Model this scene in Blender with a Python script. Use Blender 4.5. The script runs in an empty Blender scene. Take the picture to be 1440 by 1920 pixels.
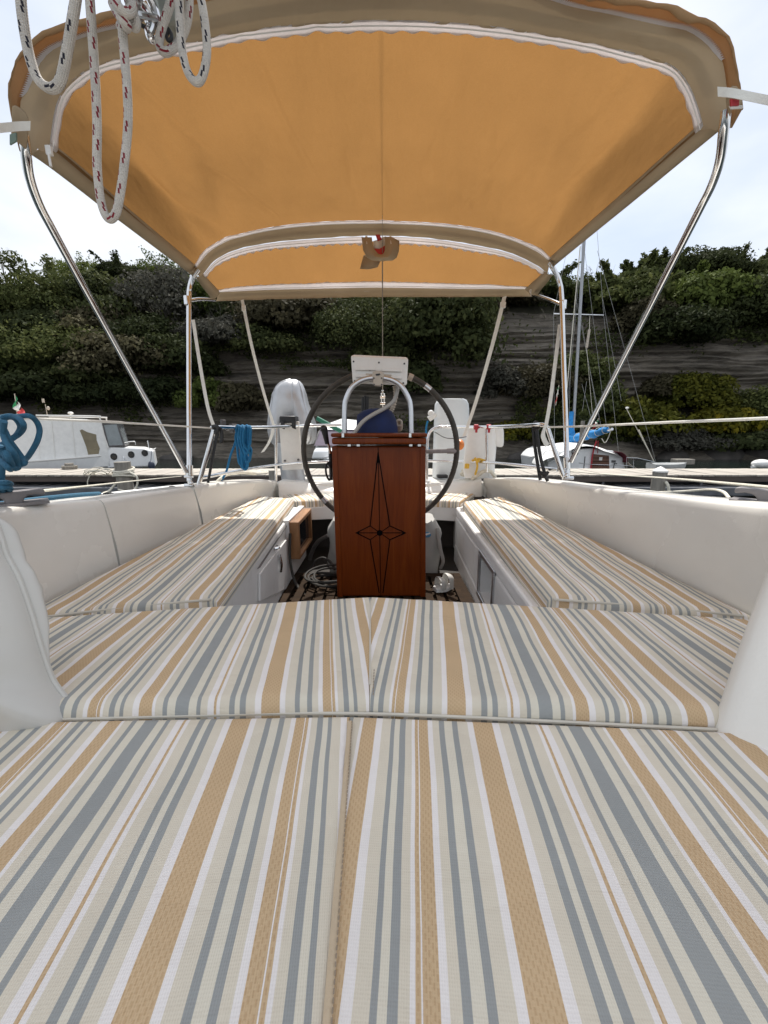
import bpy, math, random
import numpy as np
from mathutils import Vector, noise as mnoise

random.seed(7)
RNG = np.random.default_rng(7)
scene = bpy.context.scene
COL = scene.collection

# ------------------------------------------------------------------ camera
CZ = 1.65                      # camera height above the water
PITCH = math.radians(12.13)    # looking slightly down
FPX = 721.0                    # ultra wide phone lens, in photo pixels
cam_d = bpy.data.cameras.new("camera")
cam_d.sensor_fit = 'VERTICAL'
cam_d.sensor_height = 36.0
cam_d.lens = 36.0 * FPX / 1920.0
cam_d.clip_start = 0.02
cam_d.clip_end = 2000
cam = bpy.data.objects.new("camera", cam_d)
cam.location = (0, 0, CZ)
cam.rotation_euler = (math.pi / 2 - PITCH, 0, 0)
COL.objects.link(cam)
scene.camera = cam

# ------------------------------------------------------------------ sky and sun
SUN_ELEV = math.radians(58.0)
SUN_AZ = math.radians(0.0)      # ahead of the camera, a touch to the right
world = bpy.data.worlds.new("World")
scene.world = world
world.use_nodes = True
wn, wl = world.node_tree.nodes, world.node_tree.links
wn.clear()
w_out = wn.new('ShaderNodeOutputWorld')
w_bg = wn.new('ShaderNodeBackground')
w_bg.inputs['Strength'].default_value = 0.11
w_sky = wn.new('ShaderNodeTexSky')
w_sky.sky_type = 'NISHITA'
w_sky.sun_disc = False
w_sky.sun_elevation = SUN_ELEV
w_sky.sun_rotation = SUN_AZ
w_sky.air_density = 1.0
w_sky.dust_density = 2.0
w_tc = wn.new('ShaderNodeTexCoord')
w_map = wn.new('ShaderNodeMapping')
w_map.inputs['Scale'].default_value = (1.0, 1.0, 2.2)
w_map.inputs['Location'].default_value = (0.35, 0.1, 0.0)
w_n = wn.new('ShaderNodeTexNoise')
w_n.inputs['Scale'].default_value = 1.9
w_n.inputs['Detail'].default_value = 6.0
w_n.inputs['Roughness'].default_value = 0.55
w_r = wn.new('ShaderNodeValToRGB')
w_r.color_ramp.elements[0].position = 0.30
w_r.color_ramp.elements[0].color = (0.55, 0.55, 0.55, 1)
w_r.color_ramp.elements[1].position = 0.62
w_r.color_ramp.elements[1].color = (0.97, 0.97, 0.97, 1)
w_n2 = wn.new('ShaderNodeTexNoise')
w_n2.inputs['Scale'].default_value = 3.1
w_n2.inputs['Detail'].default_value = 5.0
w_r2 = wn.new('ShaderNodeValToRGB')
w_r2.color_ramp.elements[0].position = 0.3
w_r2.color_ramp.elements[0].color = (4.9, 5.35, 6.0, 1)
w_r2.color_ramp.elements[1].position = 0.7
w_r2.color_ramp.elements[1].color = (6.9, 7.0, 7.15, 1)
w_mix = wn.new('ShaderNodeMix')
w_mix.data_type = 'RGBA'
wl.new(w_tc.outputs['Generated'], w_map.inputs['Vector'])
wl.new(w_map.outputs['Vector'], w_n.inputs['Vector'])
wl.new(w_map.outputs['Vector'], w_n2.inputs['Vector'])
wl.new(w_n.outputs['Fac'], w_r.inputs['Fac'])
wl.new(w_n2.outputs['Fac'], w_r2.inputs['Fac'])
wl.new(w_r.outputs['Color'], w_mix.inputs['Factor'])
wl.new(w_sky.outputs['Color'], w_mix.inputs['A'])
wl.new(w_r2.outputs['Color'], w_mix.inputs['B'])
wl.new(w_mix.outputs['Result'], w_bg.inputs['Color'])
wl.new(w_bg.outputs['Background'], w_out.inputs['Surface'])

sun_d = bpy.data.lights.new("sun", 'SUN')
sun_d.energy = 3.6
sun_d.angle = math.radians(1.2)
sun_d.color = (1.0, 0.96, 0.90)
sun = bpy.data.objects.new("sun", sun_d)
sun.rotation_euler = (-(math.pi / 2 - SUN_ELEV), 0, -SUN_AZ)
sun.location = (0, 0, 30)
COL.objects.link(sun)

scene.view_settings.view_transform = 'Standard'
scene.view_settings.look = 'None'
scene.view_settings.gamma = 1.0
scene.view_settings.use_curve_mapping = False
scene.view_settings.exposure = 0.62
scene.render.engine = 'CYCLES'
scene.cycles.max_bounces = 8
scene.cycles.transmission_bounces = 6
scene.cycles.transparent_max_bounces = 8

# ------------------------------------------------------------------ survey helper
CP, SP = math.cos(PITCH), math.sin(PITCH)
def ray(px, py):
    dx, dy = (px - 720) / FPX, (960 - py) / FPX
    return dx, CP + dy * SP, -SP + dy * CP
def at(px, py, D):
    """A sighted point at the distance D (metres astern of the camera)."""
    x, y, z = ray(px, py)
    k = D / y
    return Vector((x * k, D, CZ + z * k))
def az(px, py, h):
    """A sighted point on the level h metres below the camera."""
    x, y, z = ray(px, py)
    k = -h / z
    return Vector((x * k, y * k, CZ - h))

# ------------------------------------------------------------------ materials
MATS = {}
def new_mat(name):
    m = bpy.data.materials.new(name)
    m.use_nodes = True
    nt = m.node_tree
    nt.nodes.clear()
    out = nt.nodes.new('ShaderNodeOutputMaterial')
    return m, nt, out
def principled(nt, out, color=(.5, .5, .5), rough=.5, metal=0.0, spec=None):
    p = nt.nodes.new('ShaderNodeBsdfPrincipled')
    p.inputs['Base Color'].default_value = (*color, 1)
    p.inputs['Roughness'].default_value = rough
    p.inputs['Metallic'].default_value = metal
    if spec is not None:
        p.inputs['Specular IOR Level'].default_value = spec
    nt.links.new(p.outputs[0], out.inputs['Surface'])
    return p
def coords(nt, kind='Object', scale=(1, 1, 1)):
    tc = nt.nodes.new('ShaderNodeTexCoord')
    mp = nt.nodes.new('ShaderNodeMapping')
    mp.inputs['Scale'].default_value = scale
    nt.links.new(tc.outputs[kind], mp.inputs['Vector'])
    return mp.outputs['Vector']
def noise_tex(nt, vec, scale, detail=4, rough=.55, dist=0):
    n = nt.nodes.new('ShaderNodeTexNoise')
    n.inputs['Scale'].default_value = scale
    n.inputs['Detail'].default_value = detail
    n.inputs['Roughness'].default_value = rough
    n.inputs['Distortion'].default_value = dist
    nt.links.new(vec, n.inputs['Vector'])
    return n.outputs['Fac']
def ramp(nt, fac, stops, interp='LINEAR'):
    r = nt.nodes.new('ShaderNodeValToRGB')
    cr = r.color_ramp
    cr.interpolation = interp
    while len(cr.elements) < len(stops):
        cr.elements.new(0.5)
    for e, (p, c) in zip(cr.elements, stops):
        e.position = p
        e.color = (*c, 1)
    nt.links.new(fac, r.inputs['Fac'])
    return r.outputs['Color']
def bump(nt, p, height, strength=.2, dist=.01, prev=None):
    b = nt.nodes.new('ShaderNodeBump')
    b.inputs['Strength'].default_value = strength
    b.inputs['Distance'].default_value = dist
    nt.links.new(height, b.inputs['Height'])
    if prev is not None:
        nt.links.new(prev, b.inputs['Normal'])
    nt.links.new(b.outputs['Normal'], p.inputs['Normal'])
    return b.outputs['Normal']
def mathn(nt, op, a, b=None, c=None):
    n = nt.nodes.new('ShaderNodeMath')
    n.operation = op
    for i, v in enumerate((a, b, c)):
        if v is None:
            continue
        if isinstance(v, (int, float)):
            n.inputs[i].default_value = v
        else:
            nt.links.new(v, n.inputs[i])
    return n.outputs[0]
def mixc(nt, fac, a, b, mode='MIX'):
    n = nt.nodes.new('ShaderNodeMix')
    n.data_type = 'RGBA'
    n.blend_type = mode
    for key, v in (('Factor', fac), ('A', a), ('B', b)):
        if isinstance(v, (int, float)):
            n.inputs[key].default_value = v
        elif isinstance(v, tuple):
            n.inputs[key].default_value = (*v, 1)
        else:
            nt.links.new(v, n.inputs[key])
    return n.outputs['Result']

def simple(name, color, rough=.5, metal=0., var=.12, scale=6., bump_s=0., bump_scale=60., spec=None, stretch=(1, 1, 1), dirt=None):
    """A surface of one colour with a little grain, relief and wear."""
    if name in MATS:
        return MATS[name]
    m, nt, out = new_mat(name)
    p = principled(nt, out, color, rough, metal, spec)
    v = coords(nt, 'Object', stretch)
    f = noise_tex(nt, v, scale, 5)
    lo = tuple(max(0, c * (1 - var)) for c in color)
    hi = tuple(min(1, c * (1 + var)) for c in color)
    c = ramp(nt, f, [(.3, lo), (.7, hi)])
    if dirt:
        f2 = noise_tex(nt, v, scale * 2.7, 6, .7)
        msk = ramp(nt, f2, [(.56, (0, 0, 0)), (.75, (dirt[1],) * 3)])
        c = mixc(nt, msk, c, dirt[0])
    nt.links.new(c, p.inputs['Base Color'])
    rr = ramp(nt, f, [(.2, (max(0, rough - .08),) * 3), (.8, (min(1, rough + .08),) * 3)])
    nt.links.new(rr, p.inputs['Roughness'])
    if bump_s:
        bump(nt, p, noise_tex(nt, v, bump_scale, 3), bump_s, .004)
    MATS[name] = m
    return m

GEL = simple('gelcoat', (.80, .775, .72), .27, var=.04, scale=2.2, bump_s=.10, bump_scale=240, dirt=((.58, .54, .47), .16))
GEL_W = simple('gelcoat_white', (.78, .775, .76), .38, var=.05, scale=4, bump_s=.05, bump_scale=60, dirt=((.38, .35, .30), .35))
CHROME = simple('stainless', (.72, .72, .72), .12, 1.0, var=.05, scale=20)
ALU = simple('aluminium', (.62, .63, .65), .34, 1.0, var=.06, scale=30)
WHITE_PL = simple('white_plastic', (.74, .72, .68), .4, var=.04, scale=12, bump_s=.03, bump_scale=200, dirt=((.45, .38, .30), .2))
CREAM_PL = simple('cream_plastic', (.50, .43, .35), .5, var=.06, scale=14)
BLACK_PL = simple('black_plastic', (.014, .014, .015), .45, var=.2, scale=20)
DARK_GREY = simple('dark_grey_plastic', (.10, .095, .095), .5, var=.15, scale=18, bump_s=.08, bump_scale=120)
WEBBING = simple('webbing', (.78, .77, .71), .8, var=.06, scale=30, bump_s=.3, bump_scale=260)
ROPE_W = simple('white_rope_fibre', (.66, .62, .52), .85, var=.12, scale=40, bump_s=.5, bump_scale=140)
ROPE_Y = simple('yellow_cord', (.72, .44, .06), .8, var=.1, scale=40)
RED_PL = simple('red_plastic', (.42, .02, .03), .45, var=.1)
ORANGE_PL = simple('orange_plastic', (.80, .24, .05), .4, var=.06)
NAVY = simple('navy_canvas', (.010, .020, .075), .85, var=.25, scale=14, bump_s=.3, bump_scale=90)
BLUE_SAIL = simple('blue_sailcloth', (.015, .22, .55), .75, var=.22, scale=7, bump_s=.4, bump_scale=16)
SILVER = simple('silver_cover_cloth', (.50, .51, .525), .36, .45, var=.14, scale=5, bump_s=.6, bump_scale=14)
WHITE_CL = simple('white_cloth', (.76, .755, .73), .85, var=.06, scale=9, bump_s=.35, bump_scale=26)
WHITE_VINYL = simple('white_vinyl', (.54, .525, .49), .46, var=.04, scale=5, bump_s=.05, bump_scale=9)
CUSH_BACK = simple('cushion_underside', (.60, .56, .48), .85, var=.06, scale=20)
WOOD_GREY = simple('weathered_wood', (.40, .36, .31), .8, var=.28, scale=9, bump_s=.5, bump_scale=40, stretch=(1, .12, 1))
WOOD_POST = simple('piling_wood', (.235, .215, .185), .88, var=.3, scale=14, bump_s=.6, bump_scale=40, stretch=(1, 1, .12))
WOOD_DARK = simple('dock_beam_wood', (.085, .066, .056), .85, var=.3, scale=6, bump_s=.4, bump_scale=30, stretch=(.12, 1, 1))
PONTOON = simple('pontoon_steel', (.10, .105, .115), .6, var=.3, scale=4, dirt=((.12, .07, .04), .4))
TEAK = simple('teak', (.115, .060, .030), .5, var=.35, scale=16, bump_s=.3, bump_scale=60, stretch=(1, 1, .15))
TEAK_L = simple('teak_frame', (.30, .15, .065), .42, var=.3, scale=18, bump_s=.2, bump_scale=60, stretch=(1, .15, .3))
TEAK_F = simple('teak_grating', (.034, .022, .014), .9, spec=.1, var=.35, scale=20, bump_s=.4, bump_scale=70, stretch=(.2, 1, 1))  # teak darkened so its colour carries the shade of the footwell
SMOKED = simple('smoked_glass', (.012, .014, .017), .08, var=.2)
ZIP_W = None
BOAT_W = simple('boat_white', (.82, .82, .81), .3, var=.04, scale=2, dirt=((.45, .43, .38), .25))
CABLE = simple('grey_cable', (.060, .057, .053), .75, var=.1, spec=.2)
HOSE_M = simple('grey_hose', (.40, .38, .35), .55, var=.06)
FLAG_G = simple('flag_green', (.02, .23, .08), .8)
FLAG_W = simple('flag_white', (.75, .73, .68), .8)
FLAG_R = simple('flag_red', (.55, .05, .05), .8)
GREEN_TUBE = simple('green_tube', (.02, .17, .11), .5)
INLAY = simple('black_inlay', (.003, .002, .002), .8, spec=.05)
BARK = simple('bark', (.075, .060, .047), .9, var=.3, scale=12, bump_s=.6, bump_scale=40)
TWIG = simple('dead_twig', (.15, .135, .12), .9, var=.25, scale=8)
LEATHER = simple('wheel_leather', (.050, .043, .034), .62, var=.4, scale=26, bump_s=.5, bump_scale=90, dirt=((.16, .14, .11), .35))
VINYL_WIN = simple('clear_vinyl', (.20, .165, .10), .25, var=.2, scale=3, bump_s=.3, bump_scale=6)
MAROON = simple('maroon_cloth', (.13, .018, .03), .8)
BAG = simple('sail_bag_cloth', (.36, .355, .335), .8, var=.08, scale=8, bump_s=.5, bump_scale=18)
DECK = simple('side_deck_paint', (.60, .59, .56), .6, var=.08, scale=9, bump_s=.3, bump_scale=200)

def mat_rope(name, base, fleck=None, period=.040):
    """Braided line with coloured tracer flecks; u runs round the rope, v along it in metres."""
    m, nt, out = new_mat(name)
    p = principled(nt, out, base, .82)
    tc = nt.nodes.new('ShaderNodeTexCoord')
    sep = nt.nodes.new('ShaderNodeSeparateXYZ')
    nt.links.new(tc.outputs['UV'], sep.inputs[0])
    u, v = sep.outputs[0], sep.outputs[1]
    f = noise_tex(nt, coords(nt, 'Object'), 60, 4)
    c = ramp(nt, f, [(.3, tuple(x * .86 for x in base)), (.7, tuple(min(1, x * 1.1) for x in base))])
    if fleck:
        un = mathn(nt, 'FRACT', mathn(nt, 'MULTIPLY', u, 2.0))
        res = None
        for du, dv in ((.18, 0.0), (.52, .42)):
            vv = mathn(nt, 'FRACT', mathn(nt, 'ADD', mathn(nt, 'MULTIPLY', v, 1 / period), dv))
            # the tracer steps sideways as it dives under the braid
            zig = mathn(nt, 'MULTIPLY', mathn(nt, 'FRACT', mathn(nt, 'MULTIPLY', vv, 6.0)), .12)
            uu = mathn(nt, 'ADD', mathn(nt, 'ADD', un, zig), mathn(nt, 'MULTIPLY', vv, -.25))
            a = mathn(nt, 'LESS_THAN', mathn(nt, 'ABSOLUTE', mathn(nt, 'SUBTRACT', uu, du)), .075)
            b = mathn(nt, 'LESS_THAN', mathn(nt, 'ABSOLUTE', mathn(nt, 'SUBTRACT', vv, .5)), .17)
            q = mathn(nt, 'MULTIPLY', a, b)
            res = q if res is None else mathn(nt, 'MAXIMUM', res, q)
        c = mixc(nt, res, c, fleck)
    nt.links.new(c, p.inputs['Base Color'])
    # braid relief: crossed diagonals
    d1 = mathn(nt, 'SINE', mathn(nt, 'ADD', mathn(nt, 'MULTIPLY', u, 50.3), mathn(nt, 'MULTIPLY', v, 900.)))
    d2 = mathn(nt, 'SINE', mathn(nt, 'SUBTRACT', mathn(nt, 'MULTIPLY', u, 50.3), mathn(nt, 'MULTIPLY', v, 900.)))
    bump(nt, p, mathn(nt, 'MULTIPLY', d1, d2), .5, .0015)
    return m
ROPE_RED = mat_rope('rope_red_fleck', (.56, .52, .47), (.20, .012, .022))
ROPE_BLK = mat_rope('rope_black_fleck', (.56, .52, .47), (.010, .010, .022))
ROPE_BLUE = mat_rope('rope_blue_dull', (.030, .125, .21))
ROPE_BLUE2 = mat_rope('rope_blue_bright', (.010, .16, .34))

def mat_canvas(name, dif, tra, w, wr=.3):
    """Woven canopy cloth that lets some daylight through."""
    m, nt, out = new_mat(name)
    d = nt.nodes.new('ShaderNodeBsdfDiffuse')
    t = nt.nodes.new('ShaderNodeBsdfTranslucent')
    mx = nt.nodes.new('ShaderNodeMixShader')
    mx.inputs[0].default_value = w
    v = coords(nt)
    f = noise_tex(nt, v, 1.6, 5, .6)
    nt.links.new(ramp(nt, f, [(.3, tuple(c * .88 for c in dif)), (.7, tuple(c * 1.08 for c in dif))]), d.inputs['Color'])
    fine = noise_tex(nt, v, 210, 2)
    tc = ramp(nt, f, [(.3, tuple(c * .86 for c in tra)), (.7, tuple(min(1, c * 1.1) for c in tra))])
    tc = mixc(nt, .35, tc, mixc(nt, fine, tuple(c * .45 for c in tra), tuple(min(1, c * 1.5) for c in tra)))
    nt.links.new(tc, t.inputs['Color'])
    b = nt.nodes.new('ShaderNodeBump')
    b.inputs['Strength'].default_value = wr
    b.inputs['Distance'].default_value = .02
    n2 = noise_tex(nt, coords(nt, 'Object', (1, .45, 1)), 5, 4)
    nt.links.new(n2, b.inputs['Height'])
    nt.links.new(b.outputs['Normal'], d.inputs['Normal'])
    nt.links.new(b.outputs['Normal'], t.inputs['Normal'])
    nt.links.new(d.outputs[0], mx.inputs[1])
    nt.links.new(t.outputs[0], mx.inputs[2])
    nt.links.new(mx.outputs[0], out.inputs['Surface'])
    return m
CANOPY = mat_canvas('bimini_canvas', (.31, .20, .10), (.325, .158, .048), .5, .8)
SLEEVE = mat_canvas('bimini_sleeve_canvas', (.43, .335, .225), (.34, .24, .13), .06, .5)

ZIP_W = mat_canvas('white_zip_tape', (.84, .81, .80), (.84, .78, .76), .5, .15)
# the striped upholstery cloth: widths measured across one repeat of the pattern
BRN, WHT, BEI, GRY, CRM = (.575, .415, .25), (.80, .755, .725), (.675, .612, .50), (.315, .325, .318), (.69, .64, .53)
PATTERN = [(BRN, 143), (WHT, 52), (BEI, 70), (GRY, 47), (CRM, 43), (GRY, 40), (BEI, 75), (WHT, 28), (BRN, 22), (WHT, 50), (BEI, 55),
           (GRY, 32), (CRM, 62), (GRY, 110), (CRM, 60), (GRY, 38), (BEI, 60), (WHT, 24), (BRN, 100), (WHT, 50), (BEI, 70), (GRY, 30),
           (CRM, 40), (GRY, 45), (BEI, 45), (WHT, 24), (BRN, 23), (WHT, 7), (BRN, 69), (WHT, 37), (BEI, 50), (GRY, 38), (CRM, 60),
           (GRY, 42), (BEI, 75), (WHT, 45)]
REPEAT = .375
def mat_stripes():
    m, nt, out = new_mat('striped_upholstery')
    p = principled(nt, out, BEI, .82, spec=.25)
    tc = nt.nodes.new('ShaderNodeTexCoord')
    sep = nt.nodes.new('ShaderNodeSeparateXYZ')
    nt.links.new(tc.outputs['UV'], sep.inputs[0])
    u, v = sep.outputs[0], sep.outputs[1]
    # slight waver of the woven edges
    wob = mathn(nt, 'MULTIPLY', mathn(nt, 'SUBTRACT', noise_tex(nt, coords(nt, 'UV'), 5, 2), .5), .006)
    f = mathn(nt, 'FRACT', mathn(nt, 'ADD', mathn(nt, 'MULTIPLY', mathn(nt, 'ADD', u, wob), 1 / REPEAT), 40.0))
    total = sum(w for _, w in PATTERN)
    half = 18
    hw = sum(w for _, w in PATTERN[:half]) / total
    def part(items, lo, span):
        acc, stops = 0.0, []
        for c, w in items:
            stops.append((acc / span, c))
            acc += w / total
        q = mathn(nt, 'DIVIDE', mathn(nt, 'SUBTRACT', f, lo), span)
        return ramp(nt, q, stops, 'CONSTANT')
    A = part(PATTERN[:half], 0.0, hw)
    B = part(PATTERN[half:], hw, 1 - hw)
    c = mixc(nt, mathn(nt, 'GREATER_THAN', f, hw), A, B)
    sc = nt.nodes.new('ShaderNodeSeparateColor')
    nt.links.new(c, sc.inputs[0])
    brown = mathn(nt, 'GREATER_THAN', mathn(nt, 'SUBTRACT', sc.outputs[0], sc.outputs[2]), .22)
    # slanted dashes woven into the brown bands
    row = mathn(nt, 'MULTIPLY', u, 1 / .0033)
    ph = mathn(nt, 'ADD', mathn(nt, 'MULTIPLY', v, 1 / .0085), mathn(nt, 'MULTIPLY', mathn(nt, 'FLOOR', row), .37))
    dash = mathn(nt, 'MULTIPLY', mathn(nt, 'LESS_THAN', mathn(nt, 'FRACT', ph), .55), mathn(nt, 'LESS_THAN', mathn(nt, 'FRACT', row), .5))
    c = mixc(nt, mathn(nt, 'MULTIPLY', mathn(nt, 'MULTIPLY', brown, dash), .42), c, (.42, .265, .135))
    # fine ribs of the weave
    rib = mathn(nt, 'SINE', mathn(nt, 'MULTIPLY', u, 2 * math.pi / .0021))
    weft = mathn(nt, 'SINE', mathn(nt, 'MULTIPLY', v, 2 * math.pi / .0026))
    weave = mathn(nt, 'ADD', rib, mathn(nt, 'MULTIPLY', weft, .6))
    shade = mathn(nt, 'ADD', mathn(nt, 'MULTIPLY', weave, .016), 1.0)
    mott = noise_tex(nt, coords(nt, 'UV'), 9, 5, .6)
    shade = mathn(nt, 'MULTIPLY', shade, mathn(nt, 'ADD', mathn(nt, 'MULTIPLY', mott, .24), .88))
    c2 = nt.nodes.new('ShaderNodeVectorMath')
    c2.operation = 'SCALE'
    nt.links.new(c, c2.inputs[0])
    nt.links.new(shade, c2.inputs['Scale'])
    nt.links.new(c2.outputs[0], p.inputs['Base Color'])
    nrm = bump(nt, p, weave, .25, .0006)
    nrm = bump(nt, p, noise_tex(nt, coords(nt, 'UV'), 11, 3), .30, .02, nrm)
    cr = noise_tex(nt, coords(nt, 'UV', (1.0, 3.2, 1)), 2.6, 3, .5, 1.5)
    cr = mathn(nt, 'ABSOLUTE', mathn(nt, 'SUBTRACT', cr, .5))
    bump(nt, p, mathn(nt, 'MINIMUM', cr, .05), .16, .05, nrm)
    return m
STRIPES = mat_stripes()

def mat_varnish():
    m, nt, out = new_mat('varnished_mahogany')
    p = principled(nt, out, (.2, .06, .02), .42, spec=.14)
    p.inputs['Coat Weight'].default_value = .22
    p.inputs['Coat Roughness'].default_value = .10
    v = coords(nt, 'Object', (9, 9, .8))
    f = noise_tex(nt, v, 3.2, 6, .6, 1.2)
    g = noise_tex(nt, coords(nt, 'Object', (60, 60, 1.2)), 6, 3)
    c = ramp(nt, f, [(.25, (.100, .0165, .0022)), (.55, (.160, .030, .0038)), (.8, (.215, .048, .0065))])
    c = mixc(nt, .3, c, ramp(nt, g, [(.35, (.080, .013, .0025)), (.7, (.225, .052, .008))]))
    nt.links.new(c, p.inputs['Base Color'])
    return m
VARNISH = mat_varnish()

def mat_leaf(name, dark, light, tip):
    m, nt, out = new_mat(name)
    p = principled(nt, out, dark, .75, spec=.06)
    a = nt.nodes.new('ShaderNodeAttribute')
    a.attribute_name = 'leaf_tone'
    c = ramp(nt, a.outputs['Fac'], [(0, dark), (.7, light), (1, tip)])
    nt.links.new(c, p.inputs['Base Color'])
    t = nt.nodes.new('ShaderNodeBsdfTranslucent')
    nt.links.new(c, t.inputs['Color'])
    mx = nt.nodes.new('ShaderNodeMixShader')
    mx.inputs[0].default_value = .25
    nt.links.new(p.outputs[0], mx.inputs[1])
    nt.links.new(t.outputs[0], mx.inputs[2])
    nt.links.new(mx.outputs[0], out.inputs['Surface'])
    return m
LEAF = {
    'dark': mat_leaf('leaf_dark_evergreen', (.020, .027, .012), (.052, .062, .024), (.11, .12, .045)),
    'mid': mat_leaf('leaf_mid_green', (.034, .044, .016), (.085, .10, .034), (.17, .18, .06)),
    'bright': mat_leaf('leaf_bright_green', (.050, .070, .018), (.125, .155, .04), (.24, .26, .08)),
    'yellow': mat_leaf('leaf_yellow_flowering', (.045, .055, .012), (.12, .115, .016), (.28, .22, .02)),
    'grey': mat_leaf('leaf_grey_scrub', (.035, .034, .028), (.080, .078, .062), (.13, .125, .10)),
    'brown': mat_leaf('leaf_dry_brown', (.036, .032, .019), (.090, .080, .046), (.16, .145, .08)),
}

def mat_cliff():
    m, nt, out = new_mat('layered_rock')
    p = principled(nt, out, (.1, .09, .08), .9)
    v = coords(nt, 'Object', (.11, .11, 1.0))
    warp = noise_tex(nt, coords(nt, 'Object', (.10, .10, .25)), 1.0, 4)
    mp = nt.nodes.new('ShaderNodeVectorMath')
    mp.operation = 'ADD'
    nt.links.new(v, mp.inputs[0])
    nt.links.new(warp, mp.inputs[1])
    f = noise_tex(nt, mp.outputs[0], 2.6, 8, .75)
    c = ramp(nt, f, [(.30, (.060, .051, .041)), (.42, (.18, .157, .127)), (.52, (.37, .325, .265)), (.61, (.13, .113, .092)), (.74, (.44, .39, .32))])
    fine = noise_tex(nt, coords(nt, 'Object', (.5, .5, 4)), 3.4, 8, .75, .6)
    c = mixc(nt, .6, c, mixc(nt, fine, (.015, .013, .012), (.17, .155, .135)), 'OVERLAY')
    nt.links.new(c, p.inputs['Base Color'])
    nrm = bump(nt, p, f, .9, .25)
    bump(nt, p, fine, .6, .1, nrm)
    return m
CLIFF = mat_cliff()
ROCK = simple('shore_rock', (.065, .058, .052), .85, var=.4, scale=2, bump_s=.8, bump_scale=6)
SOIL = simple('hill_soil', (.045, .042, .025), .95, var=.4, scale=.8, bump_s=.6, bump_scale=3)

def mat_water():
    m, nt, out = new_mat('harbour_water')
    p = principled(nt, out, (.008, .014, .013), .06)
    p.inputs['IOR'].default_value = 1.33
    n = noise_tex(nt, coords(nt, 'Object', (1, 1.8, 1)), 2.2, 4, .6)
    bump(nt, p, n, .35, .12)
    return m
WATER = mat_water()

# ------------------------------------------------------------------ mesh builder
def wloc(o):
    v = Vector((0, 0, 0))
    while o is not None:
        v = v + Vector(o.location)
        o = o.parent
    return v
def tag(o, label, cat, group=None, kind=None):
    if label: o['label'] = label
    if cat: o['category'] = cat
    if group: o['group'] = group
    if kind: o['kind'] = kind
    return o
def thing(name, label, cat, loc, group=None):
    o = bpy.data.objects.new(name, None)
    o.empty_display_size = .05
    COL.objects.link(o)
    o.location = loc
    return tag(o, label, cat, group)

def catmull(pts, n, closed=False):
    P = [Vector(p) for p in pts]
    if len(P) < 3 and not closed:
        return P if n <= 1 else [P[0].lerp(P[1], i / n) for i in range(n + 1)]
    out = []
    m = len(P)
    segs = m if closed else m - 1
    for i in range(segs):
        if closed:
            a, b, c, d = P[(i - 1) % m], P[i], P[(i + 1) % m], P[(i + 2) % m]
        else:
            b, c = P[i], P[i + 1]
            a = P[i - 1] if i else b * 2 - c
            d = P[i + 2] if i + 2 < m else c * 2 - b
        for k in range(n):
            t = k / n
            out.append(.5 * ((2 * b) + (c - a) * t + (2 * a - 5 * b + 4 * c - d) * t * t + (3 * b - a - 3 * c + d) * t ** 3))
    if not closed:
        out.append(P[-1])
    return out

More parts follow.
